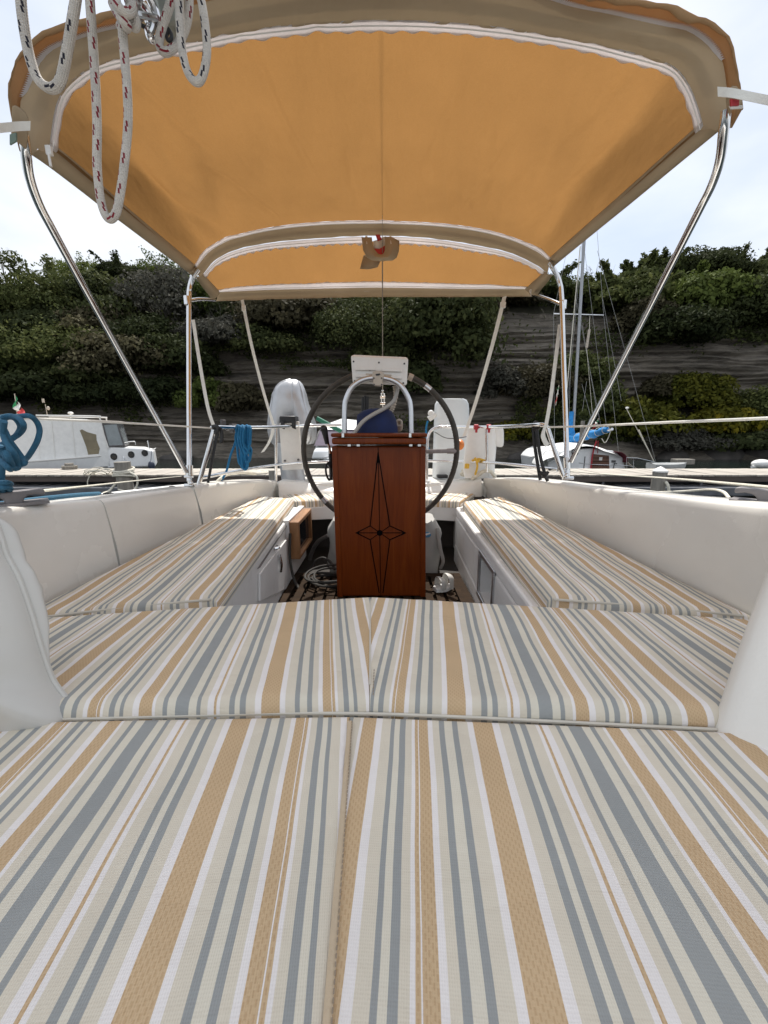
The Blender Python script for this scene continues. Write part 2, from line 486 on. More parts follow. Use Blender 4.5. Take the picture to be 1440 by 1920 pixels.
class MB:
    """Collects shapes in world space; build() links them as one mesh object."""
    def __init__(self):
        self.v, self.f, self.uv, self.mi = [], [], [], []
        self.cur = 0
    def add(self, verts, faces, uvs=None):
        o = len(self.v)
        self.v += [tuple(p) for p in verts]
        for i, fc in enumerate(faces):
            self.f.append([o + k for k in fc])
            self.uv.append(uvs[i] if uvs else None)
            self.mi.append(self.cur)
        return self
    def box(self, a, b):
        x0, y0, z0 = a
        x1, y1, z1 = b
        vs = [(x0, y0, z0), (x1, y0, z0), (x1, y1, z0), (x0, y1, z0), (x0, y0, z1), (x1, y0, z1), (x1, y1, z1), (x0, y1, z1)]
        return self.add(vs, [(3, 2, 1, 0), (4, 5, 6, 7), (0, 1, 5, 4), (1, 2, 6, 5), (2, 3, 7, 6), (3, 0, 4, 7)])
    def obox(self, c, ex, ey, ez):
        """Box with centre c and half-axes ex, ey, ez."""
        c, ex, ey, ez = map(Vector, (c, ex, ey, ez))
        vs = [c - ex - ey - ez, c + ex - ey - ez, c + ex + ey - ez, c - ex + ey - ez, c - ex - ey + ez, c + ex - ey + ez, c + ex + ey + ez, c - ex + ey + ez]
        return self.add(vs, [(3, 2, 1, 0), (4, 5, 6, 7), (0, 1, 5, 4), (1, 2, 6, 5), (2, 3, 7, 6), (3, 0, 4, 7)])
    def hexa(self, q0, q1):
        """Solid between two quads."""
        return self.add(list(q0) + list(q1), [(3, 2, 1, 0), (4, 5, 6, 7), (0, 1, 5, 4), (1, 2, 6, 5), (2, 3, 7, 6), (3, 0, 4, 7)])
    def tube(self, pts, r, n=10, sm=1, closed=False, caps=True, flat=None):
        P = catmull(pts, sm, closed) if sm > 1 or closed else [Vector(p) for p in pts]
        m = len(P)
        R = r if callable(r) else (lambda t: r)
        T = []
        for i in range(m):
            if closed:
                t = P[(i + 1) % m] - P[(i - 1) % m]
            else:
                t = P[min(i + 1, m - 1)] - P[max(i - 1, 0)]
            T.append(t.normalized() if t.length > 1e-9 else Vector((0, 0, 1)))
        ref = Vector((0, 0, 1)) if abs(T[0].z) < .9 else Vector((1, 0, 0))
        nrm = (ref - T[0] * ref.dot(T[0])).normalized()
        verts, length, L = [], 0.0, []
        for i in range(m):
            if i:
                length += (P[i] - P[i - 1]).length
                nrm = (nrm - T[i] * nrm.dot(T[i]))
                nrm = nrm.normalized() if nrm.length > 1e-6 else Vector((1, 0, 0))
            bn = T[i].cross(nrm)
            L.append(length)
            rr = R(i / max(1, m - 1))
            for k in range(n):
                a = 2 * math.pi * k / n
                ca, sa = math.cos(a), math.sin(a)
                if flat: sa *= flat
                verts.append(P[i] + (nrm * ca + bn * sa) * rr)
        faces, uvs = [], []
        rng = m if closed else m - 1
        for i in range(rng):
            j = (i + 1) % m
            l1 = L[j] if j else length + (P[0] - P[-1]).length
            for k in range(n):
                k2 = (k + 1) % n
                faces.append((i * n + k, i * n + k2, j * n + k2, j * n + k))
                uvs.append([(k / n, L[i]), ((k + 1) / n, L[i]), ((k + 1) / n, l1), (k / n, l1)])
        if caps and not closed:
            faces.append(tuple(range(n - 1, -1, -1)))
            uvs.append([(0, 0)] * n)
            faces.append(tuple((m - 1) * n + k for k in range(n)))
            uvs.append([(0, 0)] * n)
        return self.add(verts, faces, uvs)
    def ball(self, c, r, nu=12, nv=8):
        c = Vector(c)
        rx, ry, rz = (r, r, r) if isinstance(r, (int, float)) else r
        vs = [c + Vector((0, 0, rz))]
        for i in range(1, nv):
            th = math.pi * i / nv
            for k in range(nu):
                a = 2 * math.pi * k / nu
                vs.append(c + Vector((rx * math.sin(th) * math.cos(a), ry * math.sin(th) * math.sin(a), rz * math.cos(th))))
        vs.append(c - Vector((0, 0, rz)))
        fs = [(0, 1 + k, 1 + (k + 1) % nu) for k in range(nu)]
        for i in range(nv - 2):
            for k in range(nu):
                a, b = 1 + i * nu, 1 + (i + 1) * nu
                fs.append((a + k, b + k, b + (k + 1) % nu, a + (k + 1) % nu))
        last = len(vs) - 1
        b = 1 + (nv - 2) * nu
        fs += [(last, b + (k + 1) % nu, b + k) for k in range(nu)]
        return self.add(vs, fs)
    def prism(self, poly, d):
        """Polygon (3-D points in one plane) pushed along vector d."""
        P = [Vector(p) for p in poly]
        d = Vector(d)
        n = len(P)
        fs = [tuple(range(n)), tuple(range(2 * n - 1, n - 1, -1))]
        fs += [(k, k + n, (k + 1) % n + n, (k + 1) % n) for k in range(n)]
        return self.add(P + [p + d for p in P], fs)
    def grid(self, rows, uvf=None, close_u=False):
        """rows: list of equal-length point lists."""
        R, Cn = len(rows), len(rows[0])
        vs = [p for r in rows for p in r]
        fs, us = [], []
        for i in range(R - 1):
            for j in range(Cn if close_u else Cn - 1):
                j2 = (j + 1) % Cn
                q = (i * Cn + j, i * Cn + j2, (i + 1) * Cn + j2, (i + 1) * Cn + j)
                fs.append(q)
                if uvf:
                    us.append([uvf(k // Cn, k % Cn) for k in q])
        return self.add(vs, fs, us if uvf else None)
    def build(self, name, mats, parent=None, smooth=True, bevel=0, base=None, solid=0, angle=40, subsurf=0, segs=2):
        if not isinstance(mats, (list, tuple)):
            mats = [mats]
        me = bpy.data.meshes.new(name)
        V = np.array([tuple(p) for p in self.v], dtype=float)
        if parent is not None:
            off = np.array(wloc(parent))
        else:
            off = np.array(base) if base is not None else np.array([(V[:, 0].min() + V[:, 0].max()) / 2, (V[:, 1].min() + V[:, 1].max()) / 2, V[:, 2].min()])
        me.from_pydata((V - off).tolist(), [], self.f)
        for m in mats:
            me.materials.append(m)
        if any(u is not None for u in self.uv):
            lay = me.uv_layers.new(name='UVMap')
            flat = []
            for fc, u in zip(self.f, self.uv):
                flat += list(u) if u is not None else [(0, 0)] * len(fc)
            lay.data.foreach_set('uv', [x for q in flat for x in q])
        if len(mats) > 1:
            me.polygons.foreach_set('material_index', self.mi)
        if smooth:
            me.polygons.foreach_set('use_smooth', [True] * len(me.polygons))
        me.update()
        if smooth and angle:
            me.set_sharp_from_angle(angle=math.radians(angle))
        o = bpy.data.objects.new(name, me)
        COL.objects.link(o)
        if parent is not None:
            o.parent = parent
        else:
            o.location = off.tolist()
        if bevel:
            b = o.modifiers.new('bevel', 'BEVEL')
            b.width = bevel
            b.segments = segs
            b.limit_method = 'ANGLE'
        if solid:
            s = o.modifiers.new('solid', 'SOLIDIFY')
            s.thickness = solid
            s.offset = 0
        if subsurf:
            s = o.modifiers.new('sub', 'SUBSURF')
            s.levels = s.render_levels = subsurf
        return o

def resample(pts, n):
    P = catmull(pts, 10)
    L = [0.0]
    for a, b in zip(P, P[1:]):
        L.append(L[-1] + (b - a).length)
    out, j = [], 0
    for i in range(n):
        t = L[-1] * i / (n - 1)
        while j < len(L) - 2 and L[j + 1] < t:
            j += 1
        d = L[j + 1] - L[j]
        out.append(P[j].lerp(P[j + 1], (t - L[j]) / d if d > 1e-9 else 0))
    return out
def fnoise(x, y, z=0.):
    return mnoise.noise(Vector((x, y, z)))
def ribbon(mb, pts, w, side, th=.0025, n=None):
    """Flat webbing along pts, w wide along the vector side."""
    P = [Vector(p) for p in pts]
    s = Vector(side).normalized() * (w / 2)
    for i in range(len(P)):
        pass
    t0 = (P[-1] - P[0]).normalized()
    d = t0.cross(s).normalized() * (th / 2)
    rows = [[p - s - d, p + s - d, p + s + d, p - s + d] for p in P]
    mb.grid(rows, close_u=True)
    mb.add(rows[0], [(3, 2, 1, 0)])
    mb.add(rows[-1], [(0, 1, 2, 3)])
    return mb

# ================================================================== SETTING
WZ = 0.0
b = MB()
b.add([(-400, -60, WZ), (400, -60, WZ), (400, 400, WZ), (-400, 400, WZ)], [(0, 1, 2, 3)])
water = b.build('water', WATER, smooth=False, base=(0, 0, WZ))
tag(water, 'dark harbour water under the dock and along the shore', 'water', kind='structure')

# ---- layered rock shore and the hill above it
def talus(x):
    return min(1, max(0, (x - 7) / 5)) * min(1, max(0, (40 - x) / 8))
def prof(x):
    """Control points (distance, height) of the shore at the sideways position x."""
    t = talus(x)
    n = 1.1 * fnoise(x * .07, 3.1) + .5 * fnoise(x * .21, 9.7)
    d0 = 24.2 + n * .6
    top = 12.4 + .5 * fnoise(x * .05, 20.3) - .022 * abs(x)
    pts = [(d0 - 4, -1.5), (d0 - 1.6 - .6 * t, -.1), (d0 - .8 - .8 * t, .45), (d0 - .2 - .6 * t, .9),
           (d0 + .3 + .4 * t, 1.6 + .6 * t), (d0 + .7 + 1.4 * t, 3.0 + .5 * t),
           (d0 + 1.9 + .7 * t + .4 * n, 5.6), (d0 + 3.2 + .4 * n, 7.4), (d0 + 6.0 + n * .5, 9.7), (d0 + 9.6, top + .9), (d0 + 15, top + 1.4), (75, top + 2.0)]
    return pts
def zprof(x, D):
    p = prof(x)
    if D <= p[0][0]: return p[0][1]
    for (a, za), (c, zc) in zip(p, p[1:]):
        if D <= c: return za + (zc - za) * (D - a) / (c - a)
    return p[-1][1]
def on_hill(px, py):
    x, y, z = ray(px, py)
    D = 20.0
    while D < 48:
        k = D / y
        if CZ + z * k <= zprof(x * k, D): break
        D += .1
    k = D / y
    return Vector((x * k, D, CZ + z * k))
xs = np.concatenate([np.arange(-80, -40, .8), np.arange(-40, 40, .22), np.arange(40, 80.5, .8)])
rows = []
NV = 230
base_prof = [prof(x) for x in xs]
for j in range(NV):
    row = []
    for x, P in zip(xs, base_prof):
        # spend most rows on the rock face
        seg = [max(.25, abs(b_[1] - a_[1])) for a_, b_ in zip(P, P[1:])]
        seg[-1] = 1.2; seg[-2] = 1.0; seg[0] = .3
        tot = sum(seg)
        t = j / (NV - 1) * tot
        k = 0
        while k < len(seg) - 1 and t > seg[k]:
            t -= seg[k]; k += 1
        f = min(1, t / seg[k])
        D = P[k][0] + (P[k + 1][0] - P[k][0]) * f
        z = P[k][1] + (P[k + 1][1] - P[k][1]) * f
        face = min(1, max(0, (z - .2) / .8)) * min(1, max(0, (9.2 - z) / 1.2)) * (1 - .75 * talus(x) * min(1, max(0, (4.6 - z) / 1.)))
        zz = z + .35 * fnoise(x * .06, 1.7) + .12 * fnoise(x * .3, 5.5)
        led = .8 * fnoise(x * .035 + 4, zz * 1.3) + .7 * fnoise(x * .06 + 9, zz * 3.4) + .55 * fnoise(x * .12 + 2, zz * 7.5)
        led = max(-.75, min(.75, led * 1.7 * (.55 + .8 * abs(fnoise(x * .09, z * .25, 4))) + .5 * fnoise(x * .5, zz * 1.8, 7)))
        off = face * (.62 * led + .35 * fnoise(x * .35, z * .3 + 8)) + (1 - face) * .35 * fnoise(x * .4, D * .4, z * .4)
        row.append((x, D - off, z + (1 - face) * .2 * fnoise(x * .7, D * .7)))
    rows.append(row)
b = MB()
b.grid(rows)
# rock below, soil above
b.mi = [1 if (i // (len(xs) - 1)) > NV * .66 else 0 for i in range(len(b.f))]
hill = b.build('cliff', [CLIFF, SOIL], base=(0, 24, 0), angle=0)
tag(hill, 'dark shoreline cliff of thin horizontal rock layers below the shrubs', 'cliff', kind='structure')

# boulders on the waterline
def rock(px, py, rpx, label, D=22.4):
    c = at(px, py, D)
    r = rpx * D / FPX
    bb = MB()
    bb.ball(c, (r, r * .7, r * .55), 14, 10)
    s = random.random() * 50
    bb.v = [tuple(Vector(v) + (Vector(v) - c) * (.45 * fnoise(v[0] * 1.1 / r + s, v[1] * 1.1 / r, v[2] * 1.6 / r))) for v in bb.v]
    o = bb.build('shore_rock', ROCK, angle=30)
    tag(o, label, 'rock', 'dark boulders along the waterline')
for px, py, r, lab in [
    (745 + 230, 862, 26, 'low dark boulder behind the white case and left of the black straps'),
    (1255, 862, 34, 'wide dark slab of rock right of the moored sailing boat'),
    (1335, 858, 44, 'longest flat dark rock at the waterline on the right'),
    (1420, 850, 34, 'dark rock at the waterline at the right edge'),
    (1190, 866, 18, 'small dark rock just right of the moored sailing boat'),
    (330, 862, 30, 'dark boulder at the waterline behind the left slanting pole')]:
    rock(px, py, r, lab)

# ---- vegetation
def proj(p):
    y_, z_ = p[1], p[2] - CZ
    f_ = y_ * CP - z_ * SP
    return 720 + FPX * p[0] / f_, 960 - FPX * (y_ * SP + z_ * CP) / f_
def bare_rock(p):
    """Where the shore shows naked rock: three bands along the face."""
    x, y = proj(p)
    n_ = 18 * fnoise(p[0] * .5, p[2] * .8, 3)
    for x0, x1, y0, y1 in ((885, 1075, 572, 690), (985, 1460, 672, 738), (370, 660, 688, 868), (860, 965, 700, 870), (-20, 130, 690, 728), (380, 450, 560, 600)):
        if x0 + n_ < x < x1 + n_ and y0 + n_ * .4 < y < y1 + n_ * .4: return True
    return False
def leaf_mesh(name, mat, centers, normals, size, tone, loc, parent=None, aspect=.55):
    n = len(centers)
    nr = normals / np.maximum(1e-6, np.linalg.norm(normals, axis=1, keepdims=True))
    a = np.cross(nr, RNG.normal(size=(n, 3)))
    a /= np.maximum(1e-6, np.linalg.norm(a, axis=1, keepdims=True))
    c = np.cross(nr, a)
    s = (size * RNG.uniform(.6, 1.3, n))[:, None]
    fold = nr * s * .18
    V = np.empty((n, 4, 3))
    V[:, 0] = centers - a * s
    V[:, 1] = centers + c * s * aspect + fold
    V[:, 2] = centers + a * s
    V[:, 3] = centers - c * s * aspect + fold
    V = V.reshape(-1, 3) - np.array(loc)
    me = bpy.data.meshes.new(name)
    me.vertices.add(n * 4)
    me.vertices.foreach_set('co', V.astype(np.float32).ravel())
    me.loops.add(n * 4)
    me.loops.foreach_set('vertex_index', np.arange(n * 4, dtype=np.int32))
    me.polygons.add(n)
    me.polygons.foreach_set('loop_start', np.arange(0, n * 4, 4, dtype=np.int32))
    at_ = me.attributes.new('leaf_tone', 'FLOAT', 'FACE')
    at_.data.foreach_set('value', tone.astype(np.float32))
    me.materials.append(mat)
    me.update(calc_edges=True)
    o = bpy.data.objects.new(name, me)
    COL.objects.link(o)
    if parent is not None:
        o.parent = parent
    else:
        o.location = loc
    return o

def leaf_points(c, rx, ry, rz, n, lumps, spread=.45, spikes=0):
    d = RNG.normal(size=(lumps, 3))
    d /= np.linalg.norm(d, axis=1, keepdims=True)
    d[:, 2] = np.abs(d[:, 2]) * 1.0 - .35
    rad = RNG.uniform(.45, .92, (lumps, 1))
    lc = d * rad
    lr = RNG.uniform(.20, .48, lumps)
    lt = RNG.uniform(0, 1, lumps)
    k = RNG.integers(0, lumps, n)
    e = RNG.normal(size=(n, 3))
    e /= np.linalg.norm(e, axis=1, keepdims=True)
    e[:, 2] = np.where(e[:, 2] < -.3, -e[:, 2], e[:, 2])
    rr = lr[k][:, None] * (RNG.uniform(.35, 1, (n, 1)) ** .4) * RNG.uniform(.85, 1.18, (n, 1))
    p = lc[k] + e * rr
    if spikes:
        # shoots that stand up out of the crown
        m = int(n * .12)
        sp = RNG.integers(0, spikes, m)
        sd = RNG.normal(size=(spikes, 3)); sd[:, 2] = np.abs(sd[:, 2]) + .8
        sd /= np.linalg.norm(sd, axis=1, keepdims=True)
        L = RNG.uniform(.95, 1.45, spikes)
        t = RNG.uniform(.6, 1, m)
        p[:m] = sd[sp] * (t * L[sp])[:, None] + RNG.normal(size=(m, 3)) * .035
    P = np.array(c) + p * np.array([rx, ry, rz])
    tone = np.clip(.45 * RNG.uniform(0, 1, n) ** 1.5 + .5 * lt[k], 0, 1)
    nrm = e + RNG.normal(size=(n, 3)) * .55
    return P, nrm, tone

GROUP_BUSH = 'shrubs and trees on the shore cliff'
def bush(px, py, rpx, rpy, kind, label, name='shrub', n=7000, leaf=.13, spikes=0, lumps=34, push=.35):
    h = on_hill(px, py)
    k = h.y / ray(px, py)[1]
    rx, rz = rpx * k / FPX * (1.36 if px < 700 else 1.25), rpy * k / FPX * (1.36 if px < 700 else 1.25)
    ry = (rx + rz) / 2 * 1.05
    c = Vector((h.x, h.y - ry * .30, h.z))
    base = Vector((c.x, c.y + ry * .6, c.z - rz * .8))
    t = thing(name, label, 'tree' if 'tree' in name else 'shrub', base, GROUP_BUSH)
    P, N, T = leaf_points(c, rx, ry, rz, n, lumps, spikes=spikes)
    T = np.clip(T * .8 + random.uniform(-.15, .40), 0, 1)
    leaf_mesh('crown' if 'tree' in name else 'foliage', LEAF[kind], P, N, leaf * random.uniform(.8, 1.45), T, base, t)
    s = MB()
    r0 = .05 + rx * .035
    for q in range(5):
        d = Vector((random.uniform(-.55, .55) * rx, random.uniform(-.5, .2) * ry, rz * random.uniform(.7, 1.5)))
        mid = base + d * .5 + Vector((random.uniform(-.2, .2), 0, random.uniform(-.1, .2))) * rx
        s.tube([base - Vector((0, -.3, .3)), mid, base + d], lambda u, r=r0: r * (1 - .8 * u), n=5, sm=4)
    s.build('trunk' if 'tree' in name else 'stem', BARK, t)
    return t

VEG = [
 # left of the picture
 (8, 588, 70, 56, 'dark', 'rounded dark evergreen at the left edge under the bare twigs', 'tree', 9000, 0),
 (25, 655, 70, 45, 'dark', 'low dark shrub at the left edge below the rounded evergreen', 'shrub', 6000, 0),
 (135, 592, 85, 50, 'mid', 'bushy mid green tree left of the upper slanting pole', 'tree', 12000, 18),
 (150, 668, 90, 52, 'mid', 'dull green shrub hanging over the rock ledge on the left', 'shrub', 9000, 0),
 (178, 528, 52, 22, 'bright', 'pale tipped skyline shrub just right of the upper slanting pole', 'shrub', 5000, 26),
 (245, 532, 52, 22, 'dark', 'dark skyline shrub between two pale tipped ones', 'shrub', 5000, 14),
 (312, 530, 50, 24, 'bright', 'pale tipped skyline shrub under the left canopy corner', 'shrub', 5000, 26),
 (225, 600, 62, 55, 'dark', 'dark shrub behind the slanting pole, below the skyline', 'shrub', 7000, 0),
 (330, 590, 60, 58, 'grey', 'grey scrubby shrub full of bare branches left of the canopy post', 'shrub', 4200, 0),
 (270, 690, 75, 50, 'brown', 'brownish shrub low on the left above the cabin cruiser', 'shrub', 6500, 0),
 (345, 685, 55, 48, 'dark', 'dark shrub directly behind the left canopy post', 'shrub', 5500, 0),
 (95, 742, 90, 30, 'dark', 'dark creeping shrub above the white cabin cruiser', 'shrub', 5000, 0),
 (235, 745, 65, 30, 'dark', 'dark low shrub on the ledge behind the slanting pole foot', 'shrub', 4000, 0),
 (60, 700, 62, 36, 'mid', 'dull green shrub at the left edge above the tricolour flag', 'shrub', 5500, 0),
 (200, 640, 60, 44, 'brown', 'brownish shrub crossed by the middle of the left slanting pole', 'shrub', 6000, 0),
 (300, 645, 58, 40, 'dark', 'dark shrub between the slanting pole and the left canopy post', 'shrub', 5500, 0),
 (165, 715, 58, 34, 'dark', 'dark shrub above the cruiser windscreen', 'shrub', 5000, 0),
 (318, 745, 46, 34, 'dark', 'dark low shrub between the slanting pole foot and the canopy post', 'shrub', 4000, 0),
 (120, 640, 60, 40, 'dark', 'dark shrub below the bushy mid green tree at the left', 'shrub', 5500, 0),
 # middle
 (455, 600, 45, 32, 'dark', 'dark shrub under the canopy beside the left strap', 'shrub', 4500, 0),
 (600, 600, 40, 34, 'mid', 'mid green shrub under the canopy between strap and backstay', 'shrub', 4500, 0),
 (720, 680, 50, 40, 'dark', 'dark shrub directly behind the chart display', 'shrub', 5000, 0),
 (410, 585, 55, 34, 'bright', 'bright green shrub just under the left end of the canopy', 'shrub', 5500, 8),
 (492, 578, 55, 30, 'bright', 'bright green shrub under the canopy right of the left strap', 'shrub', 5000, 6),
 (430, 640, 60, 36, 'grey', 'grey green thicket between the left post and the strap', 'shrub', 6000, 0),
 (555, 612, 72, 48, 'brown', 'round brownish shrub above the silver outboard cover', 'shrub', 8000, 0),
 (505, 655, 55, 30, 'dark', 'dark shrub at the rock edge right of the left strap', 'shrub', 4500, 0),
 (640, 580, 48, 28, 'bright', 'bright green shrub under the canopy left of the backstay', 'shrub', 4500, 6),
 (668, 640, 62, 62, 'dark', 'dense dark tree left of the backstay, behind the display', 'tree', 10000, 0),
 (740, 590, 52, 40, 'mid', 'mid green shrub just right of the backstay', 'shrub', 6000, 0),
 (815, 650, 78, 92, 'dark', 'largest dense dark tree, right of the backstay', 'tree', 16000, 0),
 (870, 585, 48, 34, 'brown', 'brownish shrub under the canopy near the right strap', 'shrub', 4500, 0),
 (775, 720, 46, 42, 'dark', 'dark shrub behind the right half of the steering wheel', 'shrub', 5000, 0),
 (404, 752, 42, 32, 'bright', 'fresh green ivy clump on the rock by the left canopy post', 'shrub', 4500, 0),
 (462, 760, 36, 34, 'brown', 'brown shrub on the rock above the blue coiled rope', 'shrub', 3500, 0),
 # right
 (930, 572, 55, 22, 'brown', 'dry brown brush on the cliff top beside the right strap', 'shrub', 4000, 0),
 (1015, 558, 60, 28, 'mid', 'mid green shrub on the cliff top behind the right canopy post', 'shrub', 5000, 8),
 (1095, 562, 55, 24, 'mid', 'mid green shrub on the cliff top behind the mast', 'shrub', 5500, 12),
 (1160, 575, 62, 48, 'mid', 'dull green shrub on the cliff top right of the mast', 'shrub', 7000, 6),
 (1180, 536, 30, 28, 'mid', 'small pointed skyline tree right of the mast', 'tree', 4500, 12),
 (1232, 522, 38, 34, 'mid', 'loose light leaved skyline tree left of the right slanting pole', 'tree', 5000, 8),
 (1300, 518, 66, 32, 'dark', 'broad dark skyline tree behind the right slanting pole', 'tree', 10000, 0),
 (1366, 526, 42, 28, 'mid', 'airy skyline tree right of the broad dark one', 'tree', 5000, 6),
 (1432, 512, 26, 28, 'dark', 'dark skyline tree at the right edge', 'tree', 4000, 4),
 (1288, 582, 62, 56, 'bright', 'brightest green tree on the slope right of the slanting pole', 'tree', 12000, 4),
 (1392, 600, 74, 66, 'dark', 'large dark tree on the slope at the right edge', 'tree', 12000, 0),
 (1255, 632, 62, 42, 'dark', 'dark shrub below the bright green tree', 'shrub', 8000, 0),
 (1195, 612, 42, 40, 'brown', 'brownish shrub on the cliff edge left of the slanting pole', 'shrub', 5000, 0),
 (1000, 735, 62, 46, 'brown', 'brownish scrub on the low slope left of the right canopy post', 'shrub', 6500, 0),
 (935, 735, 40, 46, 'grey', 'grey green scrub below the right strap', 'shrub', 4000, 0),
 (1070, 705, 52, 36, 'mid', 'green shrub on the low slope behind the mast', 'shrub', 5500, 0),
 (1105, 765, 52, 46, 'mid', 'dark green shrub behind the blue sail cover', 'shrub', 6500, 0),
 (1182, 800, 58, 42, 'yellow', 'yellow flowering shrub right of the blue sail cover', 'shrub', 7500, 0),
 (1282, 752, 52, 46, 'yellow', 'rounded yellow flowering shrub, largest on the right slope', 'shrub', 9500, 0),
 (1335, 800, 52, 34, 'yellow', 'lower yellow flowering shrub toward the right edge', 'shrub', 6000, 0),
 (1400, 775, 58, 40, 'mid', 'green shrub on the low slope at the right edge', 'shrub', 6500, 0),
 (1230, 735, 34, 28, 'brown', 'brown shrub left of the rounded yellow flowering one', 'shrub', 3500, 0),
 (1260, 830, 60, 24, 'grey', 'grey low shrub near the waterline under the yellow ones', 'shrub', 5000, 0),
 (1370, 832, 60, 22, 'dark', 'dark low shrub near the waterline at the right', 'shrub', 4500, 0),
 (1040, 812, 55, 32, 'dark', 'dark shrub right above the moored sailing boat', 'shrub', 5500, 0),
 (955, 815, 40, 22, 'yellow', 'small yellowish shrub left of the black straps', 'shrub', 3000, 0),
]
for px, py, rx, ry, kd, lab, nm, n, sp in VEG:
    bush(px, py, rx, ry, kd, lab, name={'tree': 'evergreen_tree', 'shrub': 'shrub'}[nm], n=int(n * 1.5), spikes=sp, lumps=26 + n // 300, leaf=.105 if kd == 'grey' else .12)

# bare twiggy plants
def twigs(px, py, rpx, label, up=1.0, n=16, r0=.018, mat=None, D=None):
    h = on_hill(px, py) if D is None else at(px, py, D)
    k = h.y / FPX
    R = rpx * k
    base = h + Vector((0, -.9, -R * .4 * up))
    s = MB()
    def grow(p, d, L, r, lvl):
        q = p + d * L
        mid = p.lerp(q, .5) + Vector([random.uniform(-.12, .12) * L for _ in range(3)])
        s.tube([p, mid, q], lambda u: r * (1 - .45 * u), n=3, sm=2, caps=False)
        if lvl:
            for _ in range(random.choice((2, 3, 3))):
                d2 = (d + Vector([random.gauss(0, .45) for _ in range(3)]) + Vector((0, 0, .12 * up))).normalized()
                grow(mid.lerp(q, random.random()), d2, L * random.uniform(.5, .8), r * .62, lvl - 1)
    for i in range(n):
        d = Vector((random.gauss(0, .8), random.gauss(-.2, .3), abs(random.gauss(.6, .5)) * up)).normalized()
        grow(base, d, R * random.uniform(.35, .6), r0 * R, 3)
    o = s.build('bare_bush', mat or TWIG, base=base, angle=0)
    tag(o, label, 'bush', 'bare leafless bushes on the cliff')
twigs(22, 505, 50, 'bare leafless bush on the skyline at the left edge', 1.6, 8, .012)
twigs(1112, 530, 55, 'bare leafless bush on the skyline behind the mast', 1.8, 9, .010)
twigs(320, 590, 68, 'grey bare branches tangled left of the canopy post, upper', .8, 15, .012)
twigs(262, 655, 58, 'grey bare branches crossing behind the slanting pole, lower', .7, 13, .012)
twigs(430, 610, 45, 'grey bare branches between the left post and the strap', .7, 8, .012)

# undergrowth over the slope
n = 90000
gx = RNG.uniform(-36, 36, n)
gd = RNG.uniform(0, 1, n) ** .8 * 15 + 25.4
pts, nrms = [], []
for x, D in zip(gx, gd):
    z = zprof(x, D)
    if z < 7.6 and fnoise(x * .22, z * .5) < .10: continue
    if fnoise(x * .3 + 7, D * .3) < -.35: continue
    pts.append((x + random.gauss(0, .1), D - abs(random.gauss(0, .22)), z + abs(random.gauss(.12, .25))))
# low growth on the talus by the water
for _ in range(26000):
    x = random.uniform(6, 38)
    D = random.uniform(23, 27.5)
    z = zprof(x, D)
    if z < .8 or z > 5 or fnoise(x * .35, z * .6 + 3) < -.05: continue
    pts.append((x, D - abs(random.gauss(0, .15)), z + abs(random.gauss(.05, .2))))
# tufts rooted in the ledges of the rock face
for _ in range(70000):
    x = random.uniform(-34, 34)
    D = random.uniform(24.4, 27.6)
    z = zprof(x, D)
    if z < 1.6 or z > 8.4 or fnoise(x * .16 + 11, z * .42) + .5 * fnoise(x * .6, z * 1.2) < .13: continue
    pts.append((x, D - .25 - abs(random.gauss(0, .25)), z + random.gauss(0, .15)))
pts = [p for p in pts if not bare_rock(p) or random.random() < .04]
P = np.array(pts)
N = RNG.normal(size=P.shape) + np.array([0, -.5, .7])
T = np.array([min(1, max(0, .45 + .7 * fnoise(p[0] * .5, p[1] * .5, p[2] * .5) + random.gauss(0, .15))) for p in P])
ug = leaf_mesh('undergrowth', LEAF['mid'], P, N, .11, T, (0, 28, 6))
tag(ug, 'low green undergrowth covering the slope between the shrubs', 'undergrowth', kind='stuff')

# railing on the cliff top
hp = at(70, 512, 30.5)
rt = thing('cliff_railing', 'thin grey railing on the cliff top at the left', 'railing', at(70, 525, 30.5))
s = MB()
s.tube([at(40, 508, 30.5), at(100, 508, 30.5)], .02, 5)
s.build('top_rail', DARK_GREY, rt)
for i in range(11):
    s = MB(); x = 42 + i * 5.6
    s.tube([at(x, 508.6, 30.5), at(x, 535, 30.5)], .014, 4)
    s.build('baluster', DARK_GREY, rt)

# ================================================================== DOCK
DZ = .60
D0, D1 = 9.07, 10.55
dock = thing('wooden_dock', 'long weathered plank dock running across behind the boat', 'dock', (0, D0, 0))
pl = MB()
pl.box((-.068, D0, DZ - .035), (.068, D1, DZ))
plank0 = None
nplank = 212
for i in range(nplank):
    x = -14.4 + i * .142
    if plank0 is None:
        o = pl.build('plank', WOOD_GREY, dock, smooth=False)
        plank0 = o
    else:
        o = plank0.copy(); COL.objects.link(o)
    o.location = (x, random.uniform(-.012, .012), random.uniform(-.004, .004))
    o.rotation_euler = (0, random.uniform(-.012, .012), random.uniform(-.003, .003))
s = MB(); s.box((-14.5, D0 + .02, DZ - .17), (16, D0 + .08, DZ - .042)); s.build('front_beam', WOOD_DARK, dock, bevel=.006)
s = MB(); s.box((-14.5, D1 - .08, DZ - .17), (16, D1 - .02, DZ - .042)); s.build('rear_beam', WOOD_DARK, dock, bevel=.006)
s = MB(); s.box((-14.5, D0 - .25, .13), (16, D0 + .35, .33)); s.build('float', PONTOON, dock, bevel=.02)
s = MB(); s.box((-14.5, D1 - .35, .13), (16, D1 + .1, .33)); s.build('float', PONTOON, dock, bevel=.02)
